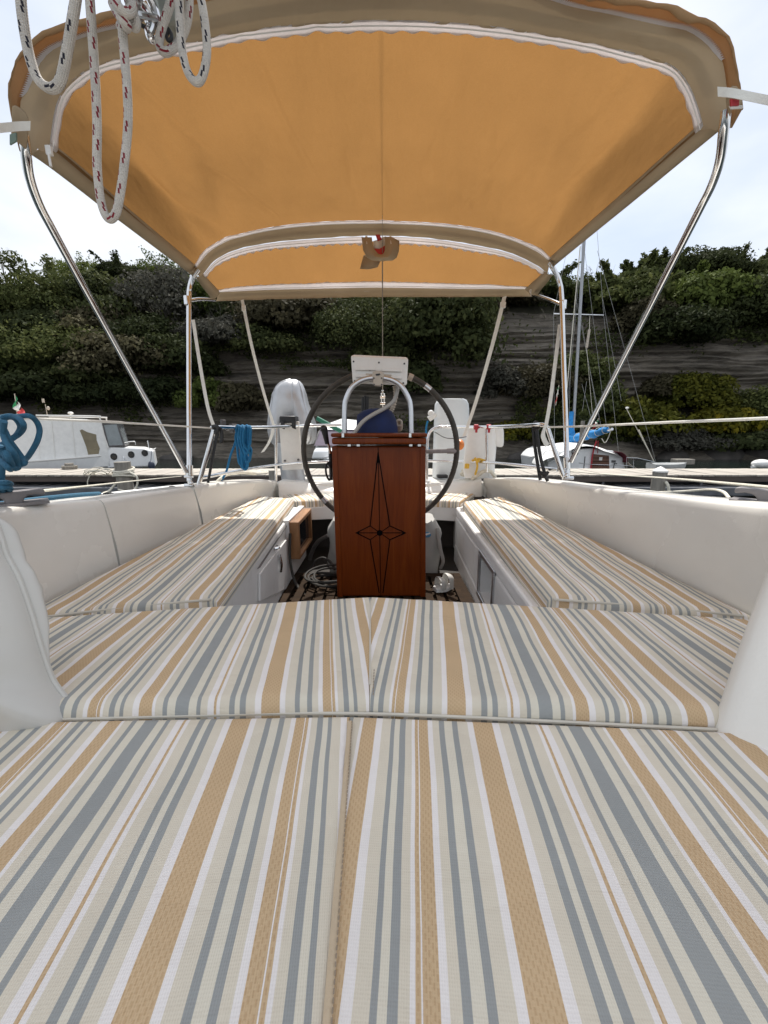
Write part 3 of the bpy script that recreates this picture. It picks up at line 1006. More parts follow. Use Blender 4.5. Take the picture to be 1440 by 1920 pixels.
for i in range(13):
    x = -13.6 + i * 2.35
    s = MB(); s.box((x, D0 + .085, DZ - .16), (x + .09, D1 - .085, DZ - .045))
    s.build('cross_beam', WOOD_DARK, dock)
    s = MB(); s.box((x + .01, D0 + .05, .335), (x + .06, D0 + .10, DZ - .172))
    s.build('bracket', PONTOON, dock)

def piling(px, ytop, wpx, D, label, cap=False):
    c = at(px, ytop, D)
    r = wpx / 2 * D / FPX
    t = thing('dock_piling', label, 'piling', (c.x, D, WZ - .3), 'wooden pilings in front of the dock')
    s = MB()
    rows_ = []
    for i in range(10):
        z = WZ - .3 + (c.z - WZ + .3) * i / 9
        rows_.append([(c.x + r * math.cos(a) * (1 + .05 * fnoise(3 * math.cos(a), 3 * math.sin(a), z)), D + r * math.sin(a), z) for a in [2 * math.pi * k / 18 for k in range(18)]])
    s.grid(rows_, close_u=True)
    s.add(rows_[-1], [tuple(range(18))])
    s.build('post', WOOD_POST, t, angle=60)
    if cap:
        s = MB()
        rows_ = [[(c.x + q * math.cos(a), D + q * math.sin(a), z) for a in [2 * math.pi * k / 18 for k in range(18)]] for q, z in ((r * 1.08, c.z - .01), (r * 1.06, c.z + .02), (r * .5, c.z + .075), (r * .03, c.z + .11))]
        s.grid(rows_, close_u=True)
        s.build('cap', WHITE_PL, t)
    return t, c, r
pt, pc, pr = piling(229, 866, 27, 8.3, 'grey wooden piling wrapped with white mooring rope on the left')
piling(1238, 884, 24, 8.3, 'wooden piling with a pointed white cap on the right', True)
piling(511, 882, 15, 8.6, 'short grey wooden piling behind the left side of the wheel')

# ropes on the left piling
s = MB()
for k in range(4):
    z = pc.z - .16 - .05 * k
    pts = [(pc.x + (pr + .03 + .02 * math.sin(3 * a + k)) * math.cos(a), 8.3 + (pr + .03) * math.sin(a), z + .04 * math.sin(a + k)) for a in [2 * math.pi * i / 14 for i in range(14)]]
    s.tube(pts, .022, 6, 3, closed=True)
s.tube([at(218, 905, 7.95), at(205, 920, 7.9), at(192, 925, 7.6)], .022, 6, 5)
s.tube([at(243, 885, 8.1), at(257, 895, 8.1), at(255, 915, 8.1), at(240, 922, 8.0), at(222, 918, 8.0)], .022, 6, 6)
o = s.build('mooring_rope', ROPE_W); tag(o, 'white mooring rope wound around the left piling', 'rope')
s = MB()
for k in range(9):
    cx, cy = 190 + random.uniform(-14, 14), 888 + random.uniform(-5, 5)
    pts = [at(cx + (20 + 6 * random.random()) * math.cos(a), cy + (7 + 5 * random.random()) * math.sin(a), 8.95 + .3 * math.sin(a)) for a in [2 * math.pi * i / 9 for i in range(9)]]
    pts = [Vector((p.x, p.y, max(p.z, DZ + .02))) for p in pts]
    s.tube(pts, .008, 5, 4, closed=True)
s.tube([at(170, 888, 9.0), at(164, 905, 8.98), at(170, 922, 8.98)], .012, 5, 5)
o = s.build('tangled_line', ROPE_W); tag(o, 'thin tangled white line on the dock beside the left piling', 'rope')
s = MB()
for k in range(5):
    rr = .30 - .05 * k
    c = az(470, 886, 1.02)
    s.tube([(c.x + rr * 1.3 * math.cos(a), c.y + rr * math.sin(a) + .1, DZ + .02 + .015 * (k % 2)) for a in [2 * math.pi * i / 16 for i in range(16)]], .022, 6, 2, closed=True)
o = s.build('coiled_rope', ROPE_W); tag(o, 'white rope coil lying flat on the dock behind the left seat', 'rope')

# bollard with a shallow cap on the dock by the cruiser
s = MB()
c = az(131, 879, 1.04)
for q, z0, z1 in ((.10, DZ, DZ + .16), (.16, DZ, DZ + .03)):
    s.add(*[[(c.x + q * math.cos(a), c.y + q * math.sin(a), z) for z in (z0, z1) for a in [2 * math.pi * k / 14 for k in range(14)]],
            [tuple(range(14, 28))] + [(k, (k + 1) % 14, 14 + (k + 1) % 14, 14 + k) for k in range(14)]])
for k in range(3):
    s.tube([(c.x + .17 * math.cos(a), c.y + .15 * math.sin(a), DZ + .03 + .025 * k) for a in [2 * math.pi * i / 12 for i in range(12)]], .016, 5, 2, closed=True)
o = s.build('dock_bollard', WOOD_POST, angle=30); tag(o, 'grey dock bollard with rope turns beside the white cruiser', 'bollard')

# ================================================================== OTHER BOATS
def hull(mb, bow, stern, beam, zs_bow, zs_stern, zk, flare=.75, n=14, transom=.85):
    """Boat hull with a pointed bow, from bow point to stern centre (plan view vectors)."""
    B, S = Vector(bow), Vector(stern)
    d = (S - B); L = d.length; d.normalize()
    side = Vector((-d.y, d.x, 0))
    rows_, sheer = [], []
    for i in range(n):
        t = i / (n - 1)
        w = beam / 2 * (math.sin(min(1, t * 1.7) * math.pi / 2) ** .8 if t < .6 else 1 - (1 - transom) * ((t - .6) / .4) ** 2)
        z = zs_bow + (zs_stern - zs_bow) * min(1, t * 1.15) ** .7
        c = B + d * (L * t)
        rake = -d * 0.0
        k = zk + .0
        wl = w * flare * min(1, t * 4 + .05)
        cb = B + d * (L * max(t, .10))
        rows_.append([Vector((c.x, c.y, 0)) + side * w + Vector((0, 0, z)), Vector((c.x, c.y, 0)) + side * w * .985 + Vector((0, 0, z - .10)),
                      Vector((cb.x, cb.y, 0)) + side * wl + Vector((0, 0, k + .18)), Vector((cb.x, cb.y, 0)) + Vector((0, 0, k)),
                      Vector((cb.x, cb.y, 0)) - side * wl + Vector((0, 0, k + .18)), Vector((c.x, c.y, 0)) - side * w * .985 + Vector((0, 0, z - .10)), Vector((c.x, c.y, 0)) - side * w + Vector((0, 0, z))])
        sheer.append((rows_[-1][0], rows_[-1][-1]))
    mb.grid(rows_)
    mb.add(rows_[-1], [tuple(range(7))])
    return sheer
def deck_of(mb, sheer, dz=0.0):
    rows_ = []
    for a, c in sheer:
        m = (a + c) / 2
        rows_.append([a + Vector((0, 0, dz)), m + Vector((0, 0, dz + .04)), c + Vector((0, 0, dz))])
    mb.grid(rows_)

# ---- white cabin cruiser on the left, lying side on behind the dock
CD = 12.9
bow = at(287, 846, CD)
cr = thing('cabin_cruiser', 'white cabin cruiser with three round portholes behind the dock', 'boat', (bow.x - 3, CD, 0))
s = MB()
sh = hull(s, (bow.x, CD, 0), (bow.x - 6.3, CD, 0), 2.3, bow.z, bow.z - .30, -.1)
s.build('hull', BOAT_W, cr, angle=50)
s = MB(); deck_of(s, sh, -.03); s.build('deck', BOAT_W, cr)
s = MB()
for sd in (0, 1):
    s.tube([v[sd] + Vector((0, 0, .012)) for v in sh], .028, 6, 2)
s.build('rub_rail', WHITE_PL, cr)
# coach roof: a trunk in front, the wheelhouse behind
YN = CD - .82
def cz_(px, py): return at(px, py, YN)
s = MB()
f0 = [cz_(172, 880), cz_(268, 880), cz_(262, 849), cz_(240, 843), cz_(172, 839)]
s.prism(f0, (0, 1.64, 0)); s.build('trunk_cabin', BOAT_W, cr, smooth=False, bevel=.05, segs=3)
for px, py in ((184.5, 858), (218, 855), (245, 852.5)):
    c = cz_(px, py); r = .092
    s = MB()
    s.tube([c + Vector((0, -.012, 0)), c + Vector((0, .02, 0))], r, 18)
    ph = s.build('porthole', SMOKED, cr)
    s = MB(); s.tube([c + Vector((r * 1.05 * math.cos(a), -.012, r * 1.05 * math.sin(a))) for a in [2 * math.pi * i / 18 for i in range(18)]], .014, 6, 1, closed=True)
    s.build('rim', BLACK_PL, ph)
# wheelhouse enclosure in white canvas
s = MB()
outline = [(-60, 786), (60, 784), (125, 785), (158, 790), (166, 806), (172, 838), (178, 876), (60, 880), (-60, 884)]
rows_ = []
for yy, ins in ((0, 1.0), (.55, 1.0), (1.64, 1.0)):
    rows_.append([cz_(px, py) + Vector((0, yy, 0)) for px, py in outline])
s.grid(rows_)
s.add([cz_(px, py) for px, py in outline], [tuple(range(len(outline)))])
s.build('canvas_enclosure', WHITE_CL, cr, angle=25)
s = MB()
win = [(121, 807), (125, 805), (134, 810), (151, 815), (152, 826), (158, 842), (156, 852), (137, 853), (133, 838), (127, 822)]
s.prism([cz_(px, py) + Vector((0, -.006, 0)) for px, py in win], (0, .012, 0)); s.build('vinyl_window', VINYL_WIN, cr, smooth=False)
for px0 in (107, 47, 72):
    s = MB(); s.tube([cz_(px0, 790) + Vector((0, -.008, 0)), cz_(px0 + 5, 835) + Vector((0, -.01, 0)), cz_(px0 + 9, 876) + Vector((0, -.008, 0))], .008, 5, 3); s.build('canvas_seam', WHITE_PL, cr)
# windscreen
wsq = [cz_(163, 795), cz_(190, 793), cz_(204, 837), cz_(174, 838)]
s = MB()
for a, c in zip(wsq, wsq[1:] + wsq[:1]):
    s.tube([a, c], .028, 6)
    s.tube([a + Vector((0, 1.64, 0)), c + Vector((0, 1.64, 0))], .028, 6)
s.tube([wsq[1], wsq[1] + Vector((0, 1.64, 0))], .028, 6); s.tube([wsq[2], wsq[2] + Vector((0, 1.64, 0))], .028, 6)
fr = s.build('windscreen_frame', DARK_GREY, cr)
s = MB()
s.add(wsq, [(0, 1, 2, 3)]); s.add([wsq[1], wsq[1] + Vector((0, 1.64, 0)), wsq[2] + Vector((0, 1.64, 0)), wsq[2]], [(0, 1, 2, 3)])
GLASSY = simple('boat_glass', (.24, .27, .28), .12, var=.1)
s.build('pane', GLASSY, fr, smooth=False, solid=.006)
s = MB()
s.hexa([cz_(25, 783.5), cz_(196, 791), cz_(196, 791) + Vector((0, 1.64, 0)), cz_(25, 783.5) + Vector((0, 1.64, 0))], [v + Vector((0, 0, .035)) for v in (cz_(25, 783.5), cz_(196, 791), cz_(196, 791) + Vector((0, 1.64, 0)), cz_(25, 783.5) + Vector((0, 1.64, 0)))])
s.build('hard_top', CREAM_PL, cr, smooth=False, bevel=.012)
for yy in (.02, 1.6):
    s = MB(); s.tube([cz_(45, 780) + Vector((0, yy, 0)), cz_(148, 780) + Vector((0, yy, 0)), cz_(157, 784) + Vector((0, yy, 0)), cz_(163, 806) + Vector((0, yy, 0)), cz_(174, 842) + Vector((0, yy - .05, 0))], .025, 7, 5)
    s.build('roof_rail', WHITE_PL, cr)
s = MB()
v = [(202, 872), (208, 856), (262, 847), (280, 843)]
s.tube([at(px, py, CD - .95 + .5 * i / 3) for i, (px, py) in enumerate(v)], .014, 6, 5)
s.tube([at(px, py, CD + .95 - .5 * i / 3) for i, (px, py) in enumerate(v)], .014, 6, 5)
for px in (232, 256):
    s.tube([at(px, 852, CD - .8), at(px, 868, CD - .8)], .011, 5)
s.tube([at(265, 846, CD - .5), at(265.5, 829, CD - .4), at(271, 829, CD - .2), at(279, 834, CD), at(280, 846, CD)], .014, 6, 4)
s.tube([at(205, 834, CD - .6), at(215, 830, CD - .6), at(232, 829, CD - .6), at(234, 836, CD - .6)], .012, 6, 4)
s.build('bow_rail', CHROME, cr)
s = MB(); c = at(124, 775, CD - .3)
s.ball(c, (.09, .09, .045), 14, 8); s.tube([c, at(124, 784, CD - .3)], .018, 6)
s.build('gps_dome', WHITE_PL, cr)
s = MB()
s.tube([at(96, 781, CD), at(92, 760, CD)], .012, 5); s.ball(at(97, 767, CD), (.05, .05, .06), 8, 6); s.box(tuple(at(87, 757, CD)), tuple(at(92, 750, CD + .05)))
s.build('antenna', CREAM_PL, cr)
pv = at(184, 858, CD)
ang = math.radians(28)
o_ = Vector(cr.location) - pv; o_.z = 0
cr.rotation_euler.z = ang
cr.scale = (.85, .85, 1)
cr.location = (pv.x + .85 * (o_.x * math.cos(ang) - o_.y * math.sin(ang)), pv.y + .85 * (o_.x * math.sin(ang) + o_.y * math.cos(ang)), 0)
# fender by the bow
s = MB(); c = at(284, 873, CD - .3)
s.ball(c, (.10, .10, .15), 12, 8); s.tube([c + Vector((0, 0, .14)), at(284, 846, CD - .1)], .01, 5)
o = s.build('boat_fender', simple('navy_fender', (.03, .04, .07), .5)); tag(o, 'dark round fender hanging from the bow of the white cruiser', 'fender')

def flag(px_pole, pts_grid, D, label, name='italian_tricolour_flag'):
    """pts_grid: three stripes as quads of photo points, drawn on a hanging cloth with folds."""
    c0 = at(*px_pole[1], D)
    t = thing('flag', label, 'flag', c0)
    s = MB(); s.tube([at(*px_pole[0], D), c0], .012, 5); s.build('pole', CREAM_PL, t)
    for (q, m, nm) in zip(pts_grid, (FLAG_G, FLAG_W, FLAG_R), ('green_band', 'white_band', 'red_band')):
        s = MB()
        A, B_, C_, E = [at(px, py, D) for px, py in q]
        rows_ = []
        for i in range(6):
            u = i / 5
            rows_.append([A.lerp(B_, u).lerp(E.lerp(C_, u), w / 5) + Vector((0, .05 * math.sin(4 * u + 5 * w / 5), 0)) for w in range(6)])
        s.grid(rows_); s.build(nm, m, t, solid=.004)
    return t
flag([(27.3, 738), (33, 782)], [[(28, 742), (33, 753), (30, 768), (26, 764)], [(33, 753), (39, 766), (34, 775), (26.5, 766)], [(39, 764), (49, 778), (42, 780), (33, 774)]], CD - .5, 'small green white and red flag on the white cruiser stern')

# ---- white motorboat seen bow on behind the wheel
MD = 13.2
mbt = thing('motorboat', 'white open motorboat with raked windscreen behind the steering wheel', 'boat', (at(655, 870, MD).x, MD + 2, 0))
bp = at(655, 862, MD)
s = MB(); sh = hull(s, (bp.x, MD, 0), (bp.x, MD + 5.2, 0), 2.9, bp.z - .05, bp.z - .02, -.05)
s.build('hull', BOAT_W, mbt, angle=50)
s = MB(); deck_of(s, sh, -.02); s.build('deck', BOAT_W, mbt)
s = MB()
c0 = [at(588, 846, MD + 1.6), at(722, 846, MD + 1.6), at(712, 815, MD + 3.4), at(600, 815, MD + 3.4)]
lo = [Vector((v.x * 1.04, v.y, bp.z - .1)) for v in c0]
s.hexa(lo, c0); s.build('cuddy', BOAT_W, mbt, bevel=.08, segs=3)
s = MB()
w = [at(590, 838, MD + 2.0), at(720, 838, MD + 2.0), at(708, 806, MD + 2.9), at(602, 806, MD + 2.9)]
s.prism([v + Vector((0, -.05, .05)) for v in w], (0, .03, .02))
s.build('windscreen', simple('tinted_windscreen', (.16, .13, .16), .1, var=.1), mbt, smooth=False)
s = MB()
w2 = [at(598, 806, MD + 2.7), at(712, 806, MD + 2.7), at(706, 792, MD + 3.2), at(640, 785, MD + 4), at(610, 796, MD + 3.2)]
s.prism(w2, (0, .9, .02)); s.build('roof_fairing', BOAT_W, mbt, bevel=.04)
s = MB(); s.tube([at(590, 838, MD + 1.98), at(596, 815, MD + 2.5), at(604, 806, MD + 2.9), at(640, 803, MD + 2.9), at(708, 806, MD + 2.9), at(720, 838, MD + 1.98)], .03, 6, 4)
s.build('windscreen_frame', DARK_GREY, mbt)
s = MB()
s.tube([at(586, 866, MD + 1.2), at(610, 858, MD + .6), at(655, 852, MD + .1), at(700, 858, MD + .6), at(724, 866, MD + 1.2)], .014, 6, 5); s.build('bow_rail', CHROME, mbt)

# ---- moored sailing boat on the right
SD = 15.0
sb = thing('moored_sailboat', 'white sailing boat with blue sail cover and wooden companionway behind the dock', 'boat', (at(1105, 880, SD).x, SD, 0))
st = at(1095, 880, SD)
s = MB(); sh = hull(s, (st.x + .75, SD + 7.4, 0), (st.x, SD - .1, 0), 2.9, .72, .15, -.15, transom=.75)
s.build('hull', BOAT_W, sb, angle=50)
s = MB(); deck_of(s, sh, -.02); s.build('deck', BOAT_W, sb)
# cabin with its aft bulkhead facing us
def cab(px, py, dy=0): return at(px, py, SD) + Vector((0, dy, 0))
bulk = [cab(1028, 882), cab(1026, 862), cab(1040, 848), cab(1070, 843), (cab(1110, 841)), cab(1150, 845), cab(1168, 858), cab(1174, 882)]
s = MB(); s.prism(bulk, (0, 3.0, .0)); s.build('cabin', BOAT_W, sb, smooth=False, bevel=.04, segs=3)
s = MB(); s.prism([cab(1109, 881, -.03), cab(1110, 851, -.03), cab(1141, 854, -.03), cab(1142, 881, -.03)], (0, .04, 0))
cw = s.build('companionway_door', simple('companionway_wood', (.12, .055, .03), .5, var=.3, scale=10), sb, smooth=False)
s = MB(); s.box(tuple(cab(1122, 863, -.045)), tuple(cab(1128.5, 857, -.036))); s.build('notice', WHITE_PL, cw, smooth=False)
for z0 in (859, 866, 873):
    s = MB(); s.box(tuple(cab(1110, z0, -.036)), tuple(cab(1141, z0 - .8, -.031))); s.build('wash_board', INLAY, cw, smooth=False)
s = MB(); s.box(tuple(cab(1146, 867, -.03)), tuple(cab(1154, 863, .0))); s.build('instrument', DARK_GREY, sb, smooth=False)
s = MB(); s.tube([cab(1148, 881, -.05), cab(1151, 868, -.05), cab(1155, 869, -.05)], .02, 5); s.build('winch_handle', BLACK_PL, sb)
s = MB(); s.box(tuple(cab(1095, 878, -.02)), tuple(cab(1096, 856, .0))); s.build('locker_seam', DARK_GREY, sb, smooth=False)
s = MB(); s.tube([cab(1106, 881, -.06), cab(1110, 850, -.06), cab(1116, 826, -.1)], .03, 6, 3)
s.tube([cab(1119, 850, -.06), cab(1119, 826, -.1)], .012, 5); s.build('red_tackle', RED_PL, sb)
# sprayhood cloth over the cabin
s = MB()
prof_px = [(1024, 868), (1034, 862), (1050, 855), (1068, 842), (1080, 838), (1110, 837), (1125, 845), (1150, 848), (1160, 860)]
rows_ = []
for i in range(7):
    u = i / 6
    rows_.append([cab(px, py) + Vector((0, -.25 + 2.4 * u, .05 * math.sin(px * .2 + i) + .14 * math.sin(math.pi * u))) for px, py in prof_px])
s.grid(rows_); s.build('spray_cloth', WHITE_CL, sb, solid=.02, subsurf=1)
s = MB()
s.grid([[cab(px, py) + Vector((0, -.3 + .9 * u, .03)) for px, py in ((1150, 848), (1157, 849), (1163, 853), (1168, 860), (1167, 868))] for u in (0, .5, 1)])
s.build('maroon_panel', MAROON, sb, solid=.02)
s = MB()
s.grid([[cab(px, py) + Vector((0, -.25 + .8 * u, .02)) for px, py in ((1168, 866), (1178, 874), (1190, 880))] for u in (0, 1)]); s.build('tarp_edge', CREAM_PL, sb, solid=.02)
# covered dinghy-like white cloth on the left quarter
s = MB()
prof_px = [(1004, 874), (1010, 860), (1022, 856), (1045, 853), (1056, 858), (1058, 880)]
s.grid([[cab(px, py) + Vector((0, -.4 + .9 * u, .04 * math.sin(px + 4 * u))) for px, py in prof_px] for u in (0, .35, .7, 1)]); s.build('stern_cloth', WHITE_CL, sb, solid=.02, subsurf=1)
# mast and rigging
mf, mt = at(1073, 835, SD + 2.2), at(1094.5, 462, SD + 2.2)
mast_dir = (mt - mf).normalized()
s = MB(); s.tube([mf, mf + mast_dir * 11.5], .062, 10); s.build('mast', simple('mast_alloy', (.36, .37, .385), .45, .6), sb)
mtop = mf + mast_dir * 11.4
s = MB(); s.tube([at(1038, 588, SD + 2.2), at(1132, 591, SD + 2.2)], .022, 6); s.build('spreader', ALU, sb)
for a, c in [((1038, 588), None), ((1132, 591), None), ((1055, 860), mtop + Vector((0, -.1, 0))), ((1040, 870), (1038, 588)), ((1127, 800), (1080, 560)), ((1119, 770), (1090, 600)), ((1138, 808), (1090, 420)),
             ((1160, 850), (1132, 591)), ((1230, 868), (1120, 470)), ((1066, 800), (1073, 600)), ((1092, 770), (1100, 715)), ((1110, 790), (1091, 720)), ((1165, 752), (1130, 560))]:
    A = at(*a, SD + 2.0)
    B_ = mtop if c is None else (c if isinstance(c, Vector) else at(*c, SD + 2.1))
    s = MB(); s.tube([A, B_], .0065, 5); s.build('rigging_wire', simple('rigging_steel', (.34, .34, .33), .6), sb)
for a, c, r in [((1062, 740), (1088, 462), .02), ((1174, 765), (1230, 872), .014), ((1198, 806), (1229, 872), .022)]:
    s = MB(); s.tube([at(*a, SD + 1.9), at(*c, SD + 1.9)], r, 5); s.build('rope_stay', ROPE_W, sb)
s = MB(); s.ball(at(1176, 765, SD + 1.9), (.07, .07, .05), 10, 6); s.build('block', WHITE_PL, sb)
s = MB(); s.tube([at(1105, 618, SD + 1.9), at(1100, 652, SD + 1.9)], .05, 8); s.build('radar_reflector', CREAM_PL, sb)
s = MB(); s.tube([at(1106, 592, SD + 2.2), at(1105, 618, SD + 1.9)], .008, 5); s.tube([at(1100, 652, SD + 1.9), at(1112, 790, SD + 1.9)], .008, 5); s.build('halyard', ROPE_W, sb)
# boom with the blue sail cover
bA, bB = at(1072, 826, SD + 2.0), at(1146, 805, SD - 1.2)
s = MB(); s.tube([bA, bA.lerp(bB, 1.02)], .05, 8); s.build('boom', ALU, sb)
s = MB()
pts = [bA.lerp(bB, u) + Vector((0, 0, .05 - .04 * u + .025 * math.sin(17 * u))) for u in [i / 22 * .93 for i in range(23)]]
s.tube(pts, lambda u: .20 - .10 * u + .025 * math.sin(31 * u), 12, 1)
s.v = [tuple(Vector(v) + Vector((0, 0, .04 * fnoise(v[0] * 6, v[1] * 3, v[2] * 6)))) for v in s.v]
cov = s.build('sail_cover', BLUE_SAIL, sb)
s = MB(); s.tube([at(1072, 832, SD + 2.05), at(1071, 815, SD + 2.05), at(1070, 795, SD + 2.1), at(1072, 772, SD + 2.15)], lambda u: .17 - .09 * u, 12, 5)
s.v = [tuple(Vector(v) + Vector((.03 * fnoise(v[0] * 9, v[1] * 3, v[2] * 3), 0, 0))) for v in s.v]
s.build('mast_cover', BLUE_SAIL, sb)
for u in (.2, .38, .55, .72, .88):
    c = bA.lerp(bB, u); r = .215 - .09 * u
    s = MB(); s.tube([c + Vector((r * math.cos(a), 0, .04 + r * math.sin(a))) for a in [2 * math.pi * i / 12 for i in range(12)]], .012, 5, 1, closed=True); s.build('lashing', ROPE_W, cov)
s = MB(); s.tube([bB, at(1140, 822, SD - 1.0), at(1134, 830, SD - 1.), at(1128, 822, SD - .9)], .016, 6, 5); s.build('sheet', ROPE_W, sb)
s = MB(); s.box(tuple(at(1088, 824, SD - .2)), tuple(at(1094.5, 789, SD - .1))); s.build('wooden_crutch', WOOD_POST, sb, smooth=False)
s = MB()
s.tube([at(1175, 880, SD - .3), at(1175, 858, SD - .3), at(1195, 859, SD - .2), at(1240, 869, SD + 1)], .014, 6); s.tube([at(1188, 880, SD - .25), at(1187, 859, SD - .25)], .014, 6)
s.tube([at(1085, 868, SD - .5), at(1110, 871, SD - .5), at(1175, 873, SD - .5), at(1188, 877, SD - .4)], .012, 6, 3)
s.tube([at(1020, 856, SD - .3), at(1022, 847, SD - .3), at(1045, 845, SD - .3), at(1049, 853, SD - .3)], .013, 6, 3); s.build('guard_rail', CHROME, sb)
flag([(1122, 784), (1119, 800)], [[(1122, 786), (1119, 789), (1118, 794), (1121, 791)], [(1120, 789), (1115, 794), (1114, 799), (1118, 794)], [(1116, 794), (1111, 799), (1112, 806), (1117, 801)]], SD - .8, 'small tricolour flag above the blue sail cover')
flag([(1048, 722), (1042, 760)], [[(1048, 724), (1047, 728), (1045, 732), (1046, 727)], [(1047, 728), (1046, 738), (1044, 746), (1045, 732)], [(1046, 738), (1043, 750), (1041, 758), (1043, 747)]], SD - 3., 'thin red and white pennant left of the right canopy post')

# small tender and white float behind the dock on the right
td = thing('tender', 'small grey tender with an orange bag behind the dock on the right', 'boat', at(1262, 880, 12))
s = MB(); sh = hull(s, (at(1290, 880, 11.6).x, 11.7, 0), (at(1232, 880, 11.6).x, 11.9, 0), .8, .66, .62, .2); s.build('hull', simple('tender_grey', (.42, .43, .42), .5), td, angle=50)
s = MB(); deck_of(s, sh, -.02); s.build('deck', simple('tender_grey2', (.30, .31, .31), .6), td)
s = MB(); s.ball(at(1256, 873, 11.8), (.13, .1, .07), 12, 8); s.build('bag', simple('orange_bag', (.55, .09, .03), .6), td)
s = MB(); s.tube([at(1240, 872, 11.8), at(1252, 868, 11.8), at(1246, 878, 11.7)], .02, 5, 3); s.build('white_bundle', WHITE_CL, td)
s = MB(); s.box(tuple(at(1269, 871, 12.0)), tuple(at(1290, 860, 12.3)))
o = s.build('wooden_crate', WOOD_POST, smooth=False, bevel=.01); tag(o, 'small weathered wooden box standing on the grey tender', 'box')
s = MB(); c = at(1428, 870, 12.5)
s.ball(c, (.27, .24, .15), 16, 10); s.tube([c + Vector((-.30, 0, -.09)), c + Vector((.30, 0, -.09))], .05, 8)
o = s.build('float_cover', WHITE_CL); tag(o, 'rounded white cover behind the dock at the right edge', 'cover')

# ================================================================== OUR BOAT
yacht = thing('sailing_yacht', 'cream white fibreglass yacht cockpit filling the foreground', 'boat', (0, 1.6, 0))
def sight(px, py, p0, nrm):
    """Sighted point on the plane through p0 with normal nrm."""
    d = Vector(ray(px, py)); o_ = Vector((0, 0, CZ))
    nrm = Vector(nrm)
    return o_ + d * ((Vector(p0) - o_).dot(nrm) / d.dot(nrm))

def coaming(name, tops, bots, th, out, mat=GEL, lip=.018):
    """Moulded cockpit side: rows of top / bottom points, th thick toward out."""
    n = 26
    T, B_ = resample(tops, n), resample(bots, n)
    out = Vector(out)
    rows_ = []
    for t, q in zip(T, B_):
        up = (t - q).normalized()
        h_ = out * 1.0
        r = min(.022, (t - q).length * .3)
        rows_.append([q - Vector((0, 0, .12)) - h_ * .0, q.lerp(t, .25), q.lerp(t, .5), t - up * r * 1.6, t - up * r * .7 + h_ * r * .15, t - up * r * .2 + h_ * r * .6, t + h_ * r * 1.5, t + h_ * th, t + h_ * (th + .02) - Vector((0, 0, .02)), t + h_ * (th + .02) - Vector((0, 0, .25))])
    b = MB(); b.grid(rows_)
    b.add(rows_[0], [tuple(range(10))]); b.add(rows_[-1], [tuple(range(9, -1, -1))])
    return b.build(name, mat, yacht, angle=55)

L1, L2 = Vector((-1, .06, 0)), Vector((-.75, .66, 0))
coaming('coaming_panel', [at(-70, 962, .89), at(12, 953, 1.115), at(120, 941.5, 1.31), at(191, 936, 1.455)],
        [az(-30, 1172, .55), az(76, 1129, .53), az(160, 1084, .53), az(224, 1053, .53)], .12, L1)
coaming('coaming_panel', [at(193.5, 935.6, 1.46), at(280, 923, 1.745), at(361, 912.5, 2.13)],
        [az(227, 1051, .53), az(310, 1008, .53), az(380, 977, .53)], .12, L1)
coaming('coaming_panel', [at(363.5, 912, 2.14), at(410, 905.5, 2.40), at(455, 902, 2.68), at(500, 901, 2.98), at(520, 902, 3.2)],
        [az(382.5, 976, .53), az(425, 957, .53), az(467, 942, .53), az(505, 932, .54), az(521, 927, .55)], .12, L2)
coaming('transom_panel', [at(522.5, 902.5, 3.2), at(570, 905, 3.3), at(640, 908, 3.34)], [az(523, 932, .545), az(570, 931, .55), az(640, 931, .55)], .14, (0, 1, 0))
R1, R2 = Vector((1, .06, 0)), Vector((.75, .66, 0))
coaming('coaming_panel', [at(1530, 956, .87), at(1440, 947, 1.02), at(1340, 938, 1.195), at(1244, 930, 1.40), at(1150, 918, 1.74), at(1080, 909, 2.07), at(1040, 903.5, 2.32), at(985, 897.5, 2.62), at(943, 896, 2.88), at(906, 896, 3.2)],
        [az(1480, 1195, .55), az(1400, 1153, .53), az(1315, 1109, .53), az(1240, 1072, .53), az(1150, 1024, .53), az(1080, 987, .53), az(1035, 963, .53), az(985, 944, .53), az(948, 933, .54), az(907, 925, .55)], .12, Vector((.96, .28, 0)))
coaming('transom_panel', [at(903, 896.5, 3.2), at(860, 903, 3.3), at(780, 908, 3.34)], [az(903, 928, .545), az(860, 930, .55), az(780, 931, .55)], .14, (0, 1, 0))

# side decks outboard of the coamings, with a toe rail
def deck_strip(name, tops, out, w, low=0):
    T = [t - Vector((0, 0, low)) for t in resample(tops, 20)]
    out = Vector(out)
    b = MB(); b.grid([[t + out * .10 - Vector((0, 0, .012)), t + out * (.1 + w * .5) - Vector((0, 0, .01)), t + out * (.1 + w) - Vector((0, 0, .03)), t + out * (.1 + w + .04) - Vector((0, 0, .5))] for t in T])
    b.build(name, DECK, yacht, angle=50)
    b = MB(); b.tube([t + out * (.08 + w) - Vector((0, 0, .01)) for t in T], .022, 8); b.build('toe_rail', GEL_W, yacht)
deck_strip('side_deck', [at(-70, 962, .92), at(120, 941.5, 1.36), at(280, 923, 1.80), at(361, 912.5, 2.18), at(455, 902, 2.68), at(520, 902, 3.2)], (-1, .05, 0), .30, .035)
deck_strip('side_deck', [at(1530, 956, .90), at(1244, 930, 1.45), at(1080, 909, 2.10), at(985, 897.5, 2.62), at(906, 896, 3.2)], (1, .05, 0), .36, .09)
b = MB()
zt = CZ - .455
b.hexa([(-1.0, 3.3, zt - .5), (.95, 3.3, zt - .5), (.85, 3.95, zt - .5), (-.9, 3.95, zt - .5)], [(-1.0, 3.3, zt), (.95, 3.3, zt), (.85, 3.95, zt - .02), (-.9, 3.95, zt - .02)])
b.build('aft_deck', GEL, yacht, smooth=False, bevel=.02)
